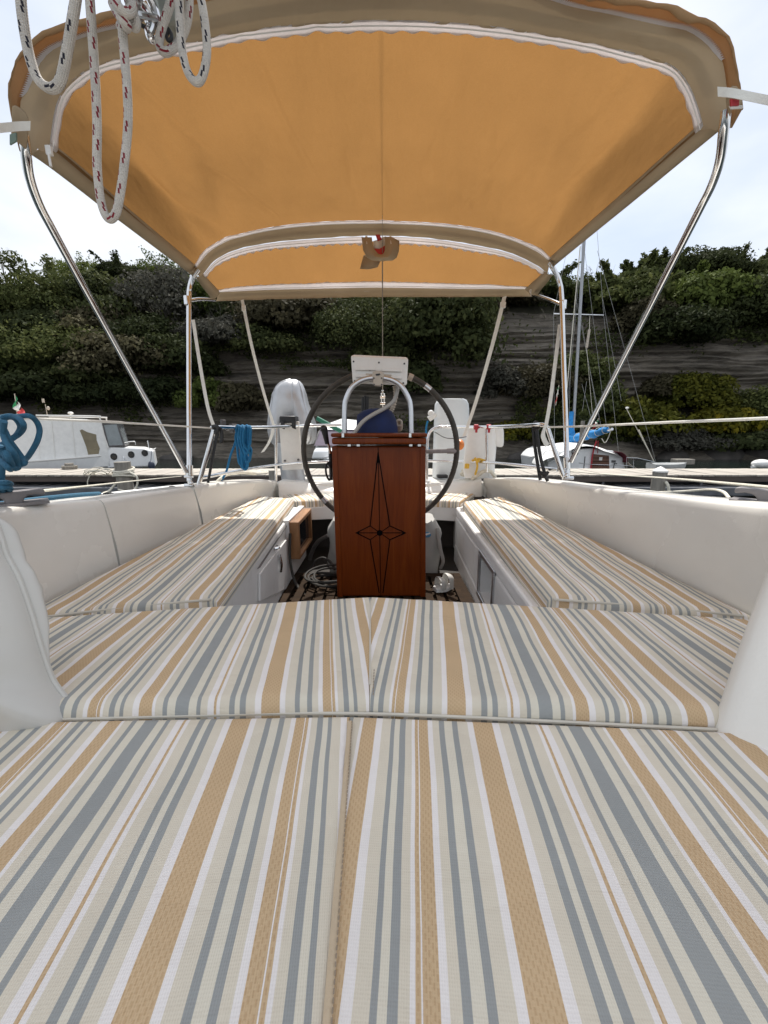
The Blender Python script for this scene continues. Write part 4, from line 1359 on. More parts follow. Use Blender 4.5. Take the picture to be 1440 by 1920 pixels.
# outer hull below the decks
b = MB()
prof_h = [(-.9, 1.34, 1.36), (.0, 1.48, 1.38), (1.2, 1.56, 1.36), (2.2, 1.52, 1.32), (3.2, 1.25, 1.24), (3.95, 1.05, 1.17)]
rows_ = []
for y, w_, z in prof_h:
    rows_.append([(-w_, y, z - .05), (-w_ * .98, y, .6), (-w_ * .8, y, .0), (0, y, -.35), (w_ * .8, y, .0), (w_ * .98, y, .6), (w_, y, z - .05)])
b.grid(rows_); b.add(rows_[-1], [tuple(range(7))])
b.build('hull', BOAT_W, yacht, angle=60)

# seat lockers: the white faces of the well
ZF = CZ - .95
ZB = CZ - .575
lpA, lpB = Vector((-.545, 1.22, 0)), Vector((-.655, 2.86, 0))
rpA, rpB = Vector((.485, 1.18, 0)), Vector((.545, 2.86, 0))
def face_pt(A, B_, y, z): 
    u = (y - A.y) / (B_.y - A.y)
    p = A.lerp(B_, u); return Vector((p.x, y, z))
for A, B_, sgn in ((lpA, lpB, -1), (rpA, rpB, 1)):
    b = MB()
    a0, a1 = face_pt(A, B_, .7, 0), face_pt(A, B_, 2.86, 0)
    o_ = Vector((sgn * .45, 0, 0))
    if sgn < 0:
        q = [a0, a1, a1 + o_, a0 + o_]
        b.hexa([Vector((v.x, v.y, ZF - .1)) for v in q], [Vector((v.x, v.y, ZB)) for v in q])
    else:
        # leave a hole for the recess
        def seg(y0, y1, z0, z1):
            q = [face_pt(A, B_, y0, 0), face_pt(A, B_, y1, 0), face_pt(A, B_, y1, 0) + o_, face_pt(A, B_, y0, 0) + o_]
            b.hexa([Vector((v.x, v.y, z0)) for v in q], [Vector((v.x, v.y, z1)) for v in q])
        seg(.7, 2.86, ZF + .3102, ZB); seg(.7, 2.86, ZF - .1, ZF + .0898)
        seg(.7, 1.65, ZF + .09, ZF + .31); seg(1.94, 2.86, ZF + .09, ZF + .31)
    b.build('seat_locker', GEL_W, yacht, smooth=False, bevel=.012)
nL = Vector((1.0, (lpB.x - lpA.x) / (lpB.y - lpA.y) * -1, 0)).normalized()
nR = Vector((-1.0, (rpB.x - rpA.x) / (rpB.y - rpA.y), 0)).normalized()
# raised locker door with latch
dq = [sight(483, 1128, lpA, nL), sight(483, 1076, lpA, nL), sight(540, 1004, lpA, nL), sight(548, 1098, lpA, nL)]
b = MB(); b.prism([v + nL * .001 for v in dq], nL * .011)
door = b.build('locker_door', GEL_W, yacht, smooth=False, bevel=.004)
b = MB(); c = sight(518, 1058, lpA, nL) + nL * .02
b.tube([c + Vector((0, 0, .045)), c + Vector((0, 0, .0)) + nL * .006, c - Vector((0, 0, .045))], .010, 8, 3); b.box(tuple(c - Vector((.008, .018, -.03))), tuple(c + Vector((.004, .018, .055))))
b.build('latch', CHROME, door)
b = MB(); c = sight(514, 1027, lpA, nL) + nL * .008
b.tube([c + Vector((0, -.022, 0)), c + nL * .018, c + Vector((0, .022, 0))], .008, 8, 4); b.build('staple', CHROME, door)
b = MB()
A_ = sight(480, 1063, lpA, nL); 
b.prism([sight(536, 985, lpA, nL) + nL * .002, sight(541, 980, lpA, nL) + nL * .002, sight(486, 1064, lpA, nL) + nL * .002, sight(481, 1067, lpA, nL) + nL * .002], nL * .003)
b.build('locker_joint', simple('joint_shadow_gap', (.2, .19, .18), .8), yacht, smooth=False)
# steel framed recess on the right locker
RY0, RY1, RZ0, RZ1, RW = 1.632, 1.958, ZF + .072, ZF + .328, .024
def rbar(b, y0, y1, z0, z1):
    q = [face_pt(rpA, rpB, y, z) for y, z in ((y0, z0), (y1, z0), (y1, z1), (y0, z1))]
    b.hexa([v + nR * .0015 for v in q], [v + nR * .010 for v in q])
b = MB()
rbar(b, RY0, RY1, RZ1 - RW, RZ1); rbar(b, RY0, RY1, RZ0, RZ0 + RW)
rbar(b, RY0, RY0 + RW, RZ0 + RW + .0005, RZ1 - RW - .0005); rbar(b, RY1 - RW, RY1, RZ0 + RW + .0005, RZ1 - RW - .0005)
rec = b.build('recess_frame', ALU, yacht, smooth=False, bevel=.003)
b = MB()
o_ = Vector((.16, 0, 0))
q = [face_pt(rpA, rpB, y, z) + Vector((.004, 0, 0)) for y, z in ((1.653, ZF + .093), (1.653, ZF + .307), (1.937, ZF + .307), (1.937, ZF + .093))]
q2 = [v + o_ for v in q]
b.add(q + q2, [(4, 5, 6, 7), (0, 1, 5, 4), (1, 2, 6, 5), (2, 3, 7, 6), (3, 0, 4, 7)])
b.build('recess_box', GEL_W, rec, smooth=False)
b = MB(); c = face_pt(rpA, rpB, 1.84, ZF + .18) + Vector((.155, 0, 0)); b.tube([c, c + Vector((-.07, 0, .02))], .018, 10); b.ball(c + Vector((-.08, 0, .024)), .022); b.build('engine_control', BLACK_PL, rec)

# cockpit sole and bulkhead under the helm seat; footwell shade put into both colours
b = MB(); b.box((-.75, .3, ZF - .12), (.65, 3.25, ZF - .045)); b.build('cockpit_sole', simple('sole_shade_dark', (.026, .021, .017), .8, var=.3, scale=8), yacht, smooth=False)
b = MB(); b.box((-.9, 3.2, ZF - .05), (.85, 3.25, CZ - .56)); b.build('lazarette_bulkhead', simple('lazarette_shade_dark', (.05, .042, .038), .8, var=.3), yacht, smooth=False)
for x0, x1 in ((-.74, -.70), (.60, .64)):
    b = MB(); b.box((x0, 2.865, ZF - .05), (x1, 3.2, CZ - .58)); b.build('lazarette_side', GEL_W, yacht, smooth=False)
# helm seat: its front beam follows the cut-out
def helm(px0, py_t0, D0_, px1, py_t1, D1_, name):
    a, c = at(px0, py_t0, D0_), at(px1, py_t1, D1_)
    a2, c2 = Vector((a.x, D0_, CZ - .685)), Vector((c.x, D0_ + (D1_ - D0_) * 1.0, CZ - .695))
    bk = Vector((0, .06, 0))
    b = MB(); b.hexa([a2, c2, c2 + bk, a2 + bk], [a, c, c + bk, a + bk]); b.build(name, GEL_W, yacht, smooth=False, bevel=.006)
helm(556, 953, 2.87, 700, 944, 3.02, 'helm_seat_front')
helm(700, 944, 3.021, 872, 950, 2.87, 'helm_seat_front')
b = MB()
b.hexa([(-.7, 2.95, CZ - .60), (.6, 2.95, CZ - .60), (.8, 3.3, CZ - .60), (-.9, 3.3, CZ - .60)], [(-.7, 2.95, CZ - .575), (.6, 2.95, CZ - .575), (.8, 3.3, CZ - .575), (-.9, 3.3, CZ - .575)])
b.build('helm_seat_top', GEL_W, yacht, smooth=False)
# cabin step under the near cushions
b = MB(); b.box((-1.05, -.75, CZ - 1.0), (1.05, .98, CZ - .52)); b.build('bridge_deck', GEL_W, yacht, smooth=False)

# ---- teak floor grating, lattice bars one by one
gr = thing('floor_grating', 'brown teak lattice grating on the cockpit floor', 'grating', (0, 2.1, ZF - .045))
zt = ZF
for nm, a, c in (('frame_bar', (-.60, 1.55), (-.555, 2.46)), ('frame_bar', (.465, 1.55), (.51, 2.46)), ('frame_bar', (-.553, 2.40), (.463, 2.46)), ('frame_bar', (-.553, 1.55), (.463, 1.61))):
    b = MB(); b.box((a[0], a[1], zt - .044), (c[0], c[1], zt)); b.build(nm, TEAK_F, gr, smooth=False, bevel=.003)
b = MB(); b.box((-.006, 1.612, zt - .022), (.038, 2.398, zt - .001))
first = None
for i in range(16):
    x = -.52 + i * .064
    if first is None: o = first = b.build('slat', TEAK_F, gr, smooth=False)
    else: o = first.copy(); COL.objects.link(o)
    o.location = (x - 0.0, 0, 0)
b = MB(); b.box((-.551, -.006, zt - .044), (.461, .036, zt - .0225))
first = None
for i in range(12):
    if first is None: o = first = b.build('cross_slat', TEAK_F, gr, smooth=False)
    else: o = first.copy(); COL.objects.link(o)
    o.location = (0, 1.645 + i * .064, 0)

# ================================================================== CUSHIONS
def cushion(name, quad, th, parent, ur, r=(.03, .03, .03, .03), crown=.012, nS=26, nT=26, seed=1., bow=None, wr=.004, mats=None, swap=False):
    """Padded slab. quad: near-left, near-right, far-right, far-left top corners; r: edge radius near, right, far, left.
    ur(point, dropS, dropT, s, t) gives the cloth coordinate across the stripes and along them."""
    A, B_, C_, E = map(Vector, quad)
    def axis(n, r0, r1, L):
        v = []
        for k in range(5):
            a = math.pi / 2 * (1 - k / 5)
            v.append((r0 * (1 - math.sin(a)) / L, r0 * (1 - math.cos(a)), 0))
        lo, hi = r0 / L, 1 - r1 / L
        v += [(lo + (hi - lo) * i / n, 0, 0) for i in range(n + 1)]
        for k in range(1, 6):
            a = math.pi / 2 * k / 5
            v.append((1 - r1 * (1 - math.sin(a)) / L, r1 * (1 - math.cos(a)), 1))
        return [(v[0][0], th, 0)] + v + [(v[-1][0], th, 1)]
    LS = ((B_ - A).length + (C_ - E).length) / 2
    LT = ((E - A).length + (C_ - B_).length) / 2
    S = axis(nS, r[3], r[1], LS)
    T_ = axis(nT, r[0], r[2], LT)
    rows_, uvs = [], []
    for t, dt, te in T_:
        row, ru = [], []
        for s, ds, se in S:
            p = A.lerp(B_, s).lerp(E.lerp(C_, s), t)
            if bow: p = p + bow(s, t)
            drop = max(dt, ds)
            cr = crown * (4 * s * (1 - s)) ** .5 * (4 * t * (1 - t)) ** .5 if 0 < s < 1 and 0 < t < 1 else 0
            w = wr * (fnoise(p.x * 5 + seed, p.y * 5, seed) + .6 * fnoise(p.x * 13, p.y * 11 + seed, 3)) if drop == 0 else 0
            if drop == 0:
                # puckers where the cloth is gathered into the edge seams
                ed = min(s * LS, (1 - s) * LS); et = min(t * LT, (1 - t) * LT)
                w += .0022 * math.exp(-ed / .035) * fnoise(p.y * 30, seed, 1) + .0022 * math.exp(-et / .05) * fnoise(p.x * 26, seed, 2)
            q = p + Vector((0, 0, -drop + cr + w))
            row.append(q)
            ru.append(ur(p, ds * (1 if se else -1), dt * (1 if te else -1), s, t))
        rows_.append(row); uvs.append(ru)
    b = MB(); b.grid(rows_, lambda i, j: uvs[i][j])
    # underside
    per = rows_[0] + [r_[-1] for r_ in rows_[1:]] + rows_[-1][-2::-1] + [r_[0] for r_ in rows_[-2:0:-1]]
    b.add(per, [tuple(range(len(per) - 1, -1, -1))], [[(0, 0)] * len(per)])
    return b.build(name, STRIPES, parent, angle=70)
def piping(pts, parent, r=.0045, sm=6, mat=CUSH_BACK, name='piping'):
    b = MB(); b.tube(pts, r, 6, sm); return b.build(name, mat, parent)

U0 = REPEAT * (71.5 / 1863)                 # centre of the wide brown stripe in the pattern
def dir_u(seam_x, seam_y, ang, off, mirror):
    """Cloth coordinate for a panel whose stripes run at ang (radians, + to the right) from straight aft."""
    ca, sa = math.cos(ang), math.sin(ang)
    def f(p, ds, dt, s, t):
        dx, dy = p.x - seam_x, p.y - seam_y
        a = dx * ca - dy * sa
        l = dx * sa + dy * ca
        a = -a if mirror else a
        return (a + (ds if not mirror else -ds) + off, l + dt)
    return f

h1 = .452
c1 = thing('front_seat_cushion', 'striped cushion nearest the camera, filling the bottom of the picture', 'cushion', (0, .25, CZ - .53))
sn, sf = az(607, 1960, h1), az(656, 1338, h1)      # near and far ends of the seam
dsm = (sf - sn) / (sf.y - sn.y)
nearY = -.12
sN = sf + dsm * (nearY - sf.y)
fl, fr_ = az(-20, 1392, h1), az(1352, 1392, h1)
fl.x -= .32; fr_.x += .12
def bow1(s, t): return Vector((0, 0, 0))
g = .0003
zc = CZ - h1
qL = [Vector((-.86, nearY, zc)), sN - Vector((g, 0, 0)), sf - Vector((g, 0, 0)), Vector((-.86, sf.y - .02, zc))]
qR = [sN + Vector((g, 0, 0)), Vector((.90, nearY, zc)), Vector((.90, sf.y - .055, zc)), sf + Vector((g, 0, 0))]
aL, aR = math.radians(-5.0), math.radians(4.6)
wbL, wbR = az(245, 1920, h1), az(1030, 1920, h1)
def off_for(seam, ang, mirror, pt, target):
    f = dir_u(seam.x, seam.y, ang, 0, mirror)
    return target - f(pt, 0, 0, 0, 0)[0]
fL = dir_u(sN.x, sN.y, aL, off_for(sN, aL, True, wbL, U0 + REPEAT), True)
fR = dir_u(sN.x, sN.y, aR, off_for(sN, aR, False, wbR, U0 + REPEAT), False)
cushion('cover_half', qL, .075, c1, fL, r=(.03, .003, .012, .03), crown=.004, wr=.0035, nS=30, nT=30, seed=2)
cushion('cover_half', qR, .075, c1, fR, r=(.03, .03, .012, .003), crown=.004, wr=.0035, nS=30, nT=30, seed=3)
# the sewn zip seam: a narrow lapped strip with stitches
b = MB()
rows_ = []
for i in range(30):
    u = i / 29
    p = sN.lerp(sf, u)
    p = p + Vector((0, -.02 * u, 0))
    w_ = .004
    rows_.append([p + Vector((-.0018, 0, .0030)), p + Vector((.0008, 0, .0040 + .0004 * math.sin(i * 1.3))), p + Vector((w_, 0, .0042)), p + Vector((w_ + .0015, 0, .0030))])
flapm = simple('seam_flap_cloth', (.53, .42, .29), .85, var=.05, scale=30, bump_s=.3, bump_scale=300)
b.grid(rows_); b.build('seam_flap', flapm, c1)
b = MB()
for i in range(120):
    u = (i + .3) / 120
    p = sN.lerp(sf, u) + Vector((.0055, -.02 * u, .0045))
    d = dsm * .0016
    b.tube([p - d, p + Vector((0, 0, .0004)), p + d], .0006, 4)
o = b.build('stitching', simple('stitch_thread', (.30, .24, .18), .8), c1); o['kind'] = 'stuff'
piping([qL[3] + Vector((.03, .003, -.006)), qL[3].lerp(qL[2], .5) + Vector((0, .004, -.004)), qL[2] + Vector((0, .004, -.003)), qR[3].lerp(qR[2], .5) + Vector((0, .004, -.004)), qR[2] + Vector((-.03, .003, -.006))], c1, .0030)

h2 = .432
c2 = thing('middle_seat_cushion', 'striped cushion lying across the cockpit just behind the nearest one', 'cushion', (0, .8, CZ - .50))
s2n, s2f = az(692, 1322, h2), az(695, 1113, h2 + .01)
yn2 = s2n.y - .01; yf2 = s2f.y
z2 = CZ - h2
s2n = Vector((s2n.x, sf.y + .006, z2))
s2f = Vector((s2f.x, yf2, z2 - .012))
q2L = [Vector((-.62, sf.y - .012, z2)), s2n - Vector((g, 0, 0)), s2f - Vector((g, 0, 0)), Vector((-1.02, .93, z2 - .055))]
q2R = [s2n + Vector((g, 0, 0)), Vector((.62, sf.y - .03, z2)), Vector((1.03, .93, z2 - .055)), s2f + Vector((g, 0, 0))]
a2L, a2R = math.radians(-8.3), math.radians(7.2)
wb2L, wb2R = az(502, 1335, h2), az(858, 1335, h2)
f2L = dir_u(s2n.x, s2n.y, a2L, off_for(s2n, a2L, True, wb2L, U0 + REPEAT), True)
f2R = dir_u(s2n.x, s2n.y, a2R, off_for(s2n, a2R, False, wb2R, U0 + REPEAT), False)
cushion('cover_half', q2L, .075, c2, f2L, r=(.028, .003, .03, .03), crown=.005, wr=.003, nS=30, nT=30, seed=5)
cushion('cover_half', q2R, .075, c2, f2R, r=(.028, .03, .03, .003), crown=.005, wr=.003, nS=30, nT=30, seed=6)
b = MB(); b.tube([s2n + Vector((0, .04, -.001)), s2n.lerp(s2f, .5) + Vector((.0, 0, .001)), s2f + Vector((0, -.03, -.002))], .0020, 5, 6); b.build('seam', CUSH_BACK, c2)
b = MB()
for i in range(9):
    p = s2n + Vector((.006, .01 + i * .008, .0042)); b.tube([p - Vector((0, .0025, 0)), p + Vector((0, .0025, 0))], .0009, 4)
o = b.build('stitching', simple('stitch_thread', (.16, .14, .12)), c2); o['kind'] = 'stuff'

# long seat cushions on each side of the well
h3 = .512
def side_seat(label, A, B_, C_, E, wrap_right, inner_line_pt, inner_dir, near_pts):
    c = thing('side_seat_cushion', label, 'cushion', ((A.x + C_.x) / 2, 1.9, CZ - .58), 'side seat cushions')
    ang = math.atan2(inner_dir.x, inner_dir.y)
    ca, sa = math.cos(ang), math.sin(ang)
    def f(p, ds, dt, s, t):
        dx, dy = p.x - inner_line_pt.x, p.y - inner_line_pt.y
        a = dx * ca - dy * sa
        a = (-a if wrap_right else a) + (-ds if wrap_right else ds)
        return (a + U0 - .02, dy * ca + dx * sa + dt)
    cushion('cover', [A, B_, C_, E], .062, c, f, r=(.02, .03, .03, .03), crown=.006, nS=24, nT=46, seed=A.x * 7, wr=.006)
    piping(near_pts, c, .0042)
    return c
zl = CZ - h3
A, B_ = az(70, 1153, h3), az(408, 1120, h3)
side_seat('long striped side cushion along the left coaming', Vector((-1.05, A.y - .02, zl)), B_, az(551, 934, h3), Vector((-.985, 2.98, zl)),
          True, Vector(az(378, 1120, h3)), az(530, 945, h3) - az(378, 1120, h3),
          [az(82, 1157, h3 + .006), az(240, 1139, h3 + .008), az(396, 1124, h3 + .006)])
A, B_ = az(1026, 1118, h3), az(1402, 1152, h3)
side_seat('long striped side cushion along the right coaming', A, Vector((1.055, B_.y - .01, zl)), Vector((.93, 2.98, zl)), az(868, 940, h3),
          False, Vector(az(1046, 1120, h3)), az(897, 950, h3) - az(1046, 1120, h3),
          [az(1038, 1124, h3 + .006), az(1210, 1137, h3 + .008), az(1394, 1155, h3 + .006)])
# helm seat cushions
h4 = .535
def helm_cushion(label, q, ang, mirror):
    c = thing('helm_seat_cushion', label, 'cushion', ((q[0].x + q[2].x) / 2, 3.1, CZ - .58), 'helm seat cushions')
    f = dir_u(q[0].x, q[0].y, ang, .1, mirror)
    cushion('cover', q, .052, c, f, r=(.018, .02, .02, .02), crown=.008, nS=18, nT=12, seed=q[0].x * 3)
zh = CZ - h4
helm_cushion('striped helm seat cushion left of the pedestal', [Vector((-.70, 2.87, zh)), Vector((-.08, 3.02, zh)), Vector((-.08, 3.29, zh)), Vector((-.90, 3.27, zh))], math.radians(-24), True)
helm_cushion('striped helm seat cushion right of the pedestal', [Vector((-.07, 3.02, zh)), Vector((.58, 2.87, zh)), Vector((.80, 3.27, zh)), Vector((-.07, 3.29, zh))], math.radians(24), False)

# ---- white pillow on the left: two cloth panels meeting at a piped seam
t = thing('white_pillow', 'smooth white vinyl pillow with piped edge at the left of the near cushion', 'pillow', (-.70, .58, CZ - .46))
seam = [at(*p) for p in ((-150, 960, .64), (-60, 962, .63), (-14, 976, .618), (2, 1008, .608), (13, 1042, .602), (35, 1084, .594), (58, 1148, .584), (78, 1216, .574), (98, 1272, .566), (120, 1304, .560), (138, 1328, .556), (143, 1346, .552), (131, 1364, .548), (84, 1376, .546), (20, 1388, .545), (-70, 1402, .545), (-150, 1412, .545))]
seam += [Vector((-1.02, .56, CZ - .44)), Vector((-1.06, .59, CZ - .28)), Vector((-1.05, .62, CZ - .12))]
SE = catmull(seam, 8, True)
cen = Vector((-.76, .585, CZ - .275))
def puff(sg, fat, dv):
    rows_ = []
    d_ = Vector(dv).normalized()
    for k in range(20):
        v = (k / 19) ** 1.6
        row = []
        for q_, p in enumerate(SE):
            a = math.atan2(p.z - cen.z, p.x - cen.x)
            low = min(1, max(.12, (p.z - (CZ - .43)) / .10))
            f_ = fat * (1 - (1 - v) ** 2) ** .5 * (low if sg < 0 else 1)
            wr_ = (.0035 * math.sin(7 * a + 3 * fnoise(a * 2, v * 3, sg)) + .010 * fnoise(a * 1.6, v * 3, sg * 4 + 2) + .0012 * math.sin(27 * a) * (1 - v)) * (1 - v) * min(1, v * 5)
            row.append(p.lerp(cen, v) + d_ * (f_ + wr_))
        rows_.append(row)
    b = MB(); b.grid(rows_, close_u=True); b.build('front_panel' if sg > 0 else 'rear_panel', WHITE_VINYL, t, angle=0)
puff(1, .085, (.12, -.98, .12))
puff(-1, .080, (.88, .47, .05))
b = MB(); b.tube(SE, .0046, 8, 1, closed=True); b.build('piping', WHITE_VINYL, t)

# ---- white bolster on the right, leaning on the coaming
t = thing('white_bolster', 'plain white upright backrest pad at the right of the near cushion', 'backrest', (.62, .47, CZ - .46))
b = MB()
front = [(1345, 1392, .50), (1390, 1255, .535), (1432, 1140, .565), (1490, 985, .62)]
base_pts = [at(*f) for f in front]
rows_ = []
for i, p in enumerate(resample(base_pts, 14)):
    row = []
    for k, (dx, dy) in enumerate([(.30, -.42), (.16, -.22), (.045, -.055), (.010, -.018), (.0, .0), (.008, .022), (.035, .045), (.12, .06), (.42, .08)]):
        row.append(p + Vector((dx, dy, 0)))
    rows_.append(row)
b.grid(rows_); b.add(rows_[0], [tuple(range(9))]); b.add(rows_[-1], [tuple(range(8, -1, -1))])
b.build('pad', GEL, t, angle=60)

# ================================================================== STEERING PEDESTAL
PD = 2.08
ped = thing('steering_pedestal', 'varnished mahogany pedestal cabinet with black compass rose inlay', 'pedestal', (0, PD, ZF))
def pp(px, py, d=0): return at(px, py, PD + d)
lt, rt_, lb_, rb_ = pp(622, 836), pp(798, 836), pp(633, 1118), pp(798, 1118)
zlow = ZF - .0
def ext(a, c):  # carry an edge down to the floor
    k = (zlow - a.z) / (c.z - a.z); return a.lerp(c, k)
lb_, rb_ = ext(lt, lb_), ext(rt_, rb_)
dep = Vector((0, .26, 0))
b = MB(); b.hexa([lb_, rb_, rb_ + dep, lb_ + dep], [lt, rt_, rt_ + dep, lt + dep])
b.build('cabinet', VARNISH, ped, smooth=False, bevel=.012, segs=3)
for e0, e1, s_ in ((lt, lb_, 1), (rt_, rb_, -1)):
    b = MB(); w_ = Vector((.030 * s_, 0, 0)); f_ = Vector((0, -.006, 0))
    b.hexa([e1 + f_ - f_ * .0, e1 + w_ + f_, e1 + w_ + Vector((0, .004, 0)), e1 + Vector((0, .004, 0))], [e0 + f_ - Vector((0, 0, .004)), e0 + w_ + f_ - Vector((0, 0, .004)), e0 + w_ + Vector((0, .004, -.004)), e0 + Vector((0, .004, -.004))])
    b.build('stile', VARNISH, ped, smooth=False, bevel=.003)
# table leaf folded on top
a0, a1 = pp(623, 833, -.02), pp(799, 833, -.02)
b = MB()
zt0, zt1 = pp(0, 833, -.02).z, pp(0, 812, -.02).z
b.box((a0.x, PD - .045, zt0), (a1.x, PD + .27, zt0 + (zt1 - zt0) * .58)); b.build('table_leaf', VARNISH, ped, smooth=False, bevel=.010, segs=3)
b = MB(); b.box((a0.x - .004, PD - .05, zt0 + (zt1 - zt0) * .64), (a1.x + .004, PD + .28, zt1)); b.build('table_leaf', VARNISH, ped, smooth=False, bevel=.010, segs=3)
for px in (655, 672, 770, 786):
    b = MB(); c = pp(px, 834.5, -.03); b.box((c.x - .008, c.y - .012, c.z - .006), (c.x + .008, c.y + .03, c.z + .004)); b.build('hinge', CHROME, ped, smooth=False)
for px in (643, 769):
    b = MB(); c = pp(px, 815.5, -.052); b.box((c.x - .006, c.y - .004, c.z - .012), (c.x + .006, c.y + .004, c.z + .008)); b.build('clip', CHROME, ped, smooth=False)
for px, py in ((627.5, 842), (792.5, 842), (632, 970), (793, 970)):
    b = MB(); c = pp(px, py); c.y = PD - .0075; b.tube([c, c + Vector((0, .004, 0))], .0042, 10); b.build('screw_plug', simple('teak_plug', (.045, .008, .002), .5), ped)
# black inlaid compass rose
def strip(b, p, q, w):
    P_, Q_ = pp(*p), pp(*q)
    for v in (P_, Q_): v.y = PD - .0022
    d = (Q_ - P_).normalized(); s_ = Vector((-d.z, 0, d.x)) * (w / 2)
    b.hexa([P_ - s_, P_ + s_, Q_ + s_, Q_ - s_], [v + Vector((0, .006, 0)) for v in (P_ - s_, P_ + s_, Q_ + s_, Q_ - s_)])
cxp = (712, 999)
rose = [((709, 848), (694, 986), .0054), ((709, 848), (731, 986), .0054), ((694, 986), (668, 999), .0054), ((694, 1012), (668, 999), .0054),
        ((731, 986), (760, 999), .0054), ((731, 1012), (760, 999), .0054), ((694, 1012), (711, 1112), .0054), ((731, 1012), (718, 1112), .0054),
        ((709, 838), (714, 1116), .0034), ((670, 999), (758, 999), .004), ((694, 986), (731, 1012), .004), ((694, 1012), (731, 986), .004)]
for p, q, w_ in rose:
    b = MB(); strip(b, p, q, w_); b.build('inlay_strip', INLAY, ped, smooth=False)
def flat_poly(pts, name):
    b = MB(); P_ = [pp(*p) for p in pts]
    for v in P_: v.y = PD - .003
    b.prism(P_, (0, .006, 0)); b.build(name, INLAY, ped, smooth=False)
flat_poly([(712 + 5.5 * math.cos(a), 999 + 5.5 * math.sin(a)) for a in [2 * math.pi * i / 20 for i in range(20)]], 'inlay_centre')
flat_poly([(709, 848), (704.8, 872), (709.8, 866), (713.8, 872)], 'inlay_tip')
flat_poly([(666, 999), (676, 994), (673, 999), (676, 1004)], 'inlay_tip')
flat_poly([(762, 999), (752, 994), (755, 999), (752, 1004)], 'inlay_tip')
# aluminium guard hoop
GD = PD + .03
arch = [(646, 812), (646, 765), (650, 745), (661, 725), (681, 712), (707, 708), (733, 712), (752, 724), (765, 745), (770, 765), (771, 812)]
b = MB(); b.tube([at(px, py, GD) for px, py in arch], .0135, 12, 6); b.build('guard_hoop', ALU, ped)
# throttle lever on its left side
b = MB()
b.tube([at(619, 850, PD + .10), at(617, 838, PD + .09), at(613, 828, PD + .08)], .008, 8, 4)
lv = b.build('throttle_lever', CHROME, ped)
b = MB(); b.tube([at(613.5, 832, PD + .08), at(610, 815, PD + .07), at(607, 802, PD + .065)], lambda u: .012 + .008 * u, 10, 4); b.ball(at(607, 804, PD + .065), .020); b.build('grip', BLACK_PL, lv)
b = MB(); b.tube([at(615, 868, PD + .10), at(611, 874, PD + .09), at(612, 890, PD + .09), at(618, 900, PD + .1), at(621, 884, PD + .1), at(615, 866, PD + .1)], .006, 7, 6); b.build('strap_loop', BLACK_PL, ped)
b = MB(); b.tube([at(619, 846, PD + .12), at(621, 900, PD + .12)], .010, 8); b.build('control_cable', BLACK_PL, ped)

# ---- chart display on the hoop
dp = thing('chart_display', 'white plastic chart display seen from the back on the metal hoop', 'display', at(710, 722, GD + .03))
DD = GD + .022
back = [at(657.5, 666, DD + .012), at(766, 671, DD + .012), at(763, 723.5, DD), at(661, 719, DD)]
off = Vector((0, .085, .018))
b = MB(); b.hexa([back[3], back[2], back[2] + off, back[3] + off], [back[0], back[1], back[1] + off, back[0] + off]); b.build('case', WHITE_PL, dp, smooth=False, bevel=.012, segs=3)
def on_back(px, py, d=0):
    n_ = (back[1] - back[0]).cross(back[3] - back[0]).normalized()
    if n_.y > 0: n_ = -n_
    return sight(px, py, back[0], n_) + n_ * d, n_
for q in ([(667, 691), (704, 691), (704, 695), (667, 695)], [(716, 692), (753, 694), (753, 698), (716, 697)], [(667.5, 704), (692, 704), (692, 708), (667.5, 708)], [(733, 706), (753, 707), (753, 711), (733, 710)]):
    pts = [on_back(*p)[0] for p in q]; nb = on_back(700, 690)[1]
    b = MB(); b.prism([v - nb * .001 for v in pts], nb * .015); b.build('rib', WHITE_PL, dp, smooth=False, bevel=.002)
pts = [on_back(*p)[0] for p in [(704, 682), (716, 682), (717, 696), (703, 696)]]
b = MB(); b.prism([v - nb * .001 for v in pts], nb * .004); b.build('boss', WHITE_PL, dp, smooth=False, bevel=.002)
for p in [(663, 678), (710.5, 680), (758, 682), (665, 714.5), (756, 718.5), (693.5, 694), (726.5, 695)]:
    c, n_ = on_back(*p); b = MB(); b.tube([c - n_ * .002, c + n_ * .003], .0046, 10); b.build('screw', BLACK_PL, dp)
b = MB(); b.prism([on_back(*p)[0] + nb * .004 for p in [(686, 701), (734, 703), (734, 711), (686, 709)]], nb * .006); br = b.build('bracket', CREAM_PL, dp, smooth=False)
b = MB()
P_ = [at(px, py, GD - .022) for px, py in [(699, 697), (705, 695.5), (714, 696), (720, 699), (720.5, 706), (717, 711), (718, 721), (713, 723), (703, 722.5), (699, 720), (700, 711), (697.5, 704)]]
b.prism(P_, (0, .04, 0)); b.build('clamp', CREAM_PL, dp, smooth=False, bevel=.003)
for p in [(701, 709), (715.5, 709), (701.5, 721), (715.5, 721)]:
    c = at(*p, GD - .024); b = MB(); b.tube([c, c + Vector((0, .006, 0))], .0045, 8); b.build('bolt', DARK_GREY, dp)
b = MB(); P_ = [at(px, py, GD - .0235) for px, py in [(704, 701.5), (712, 700), (713.5, 702), (711, 704), (705, 704.5)]]; b.prism(P_, (0, .004, 0)); b.build('clamp_slot', BLACK_PL, dp, smooth=False)

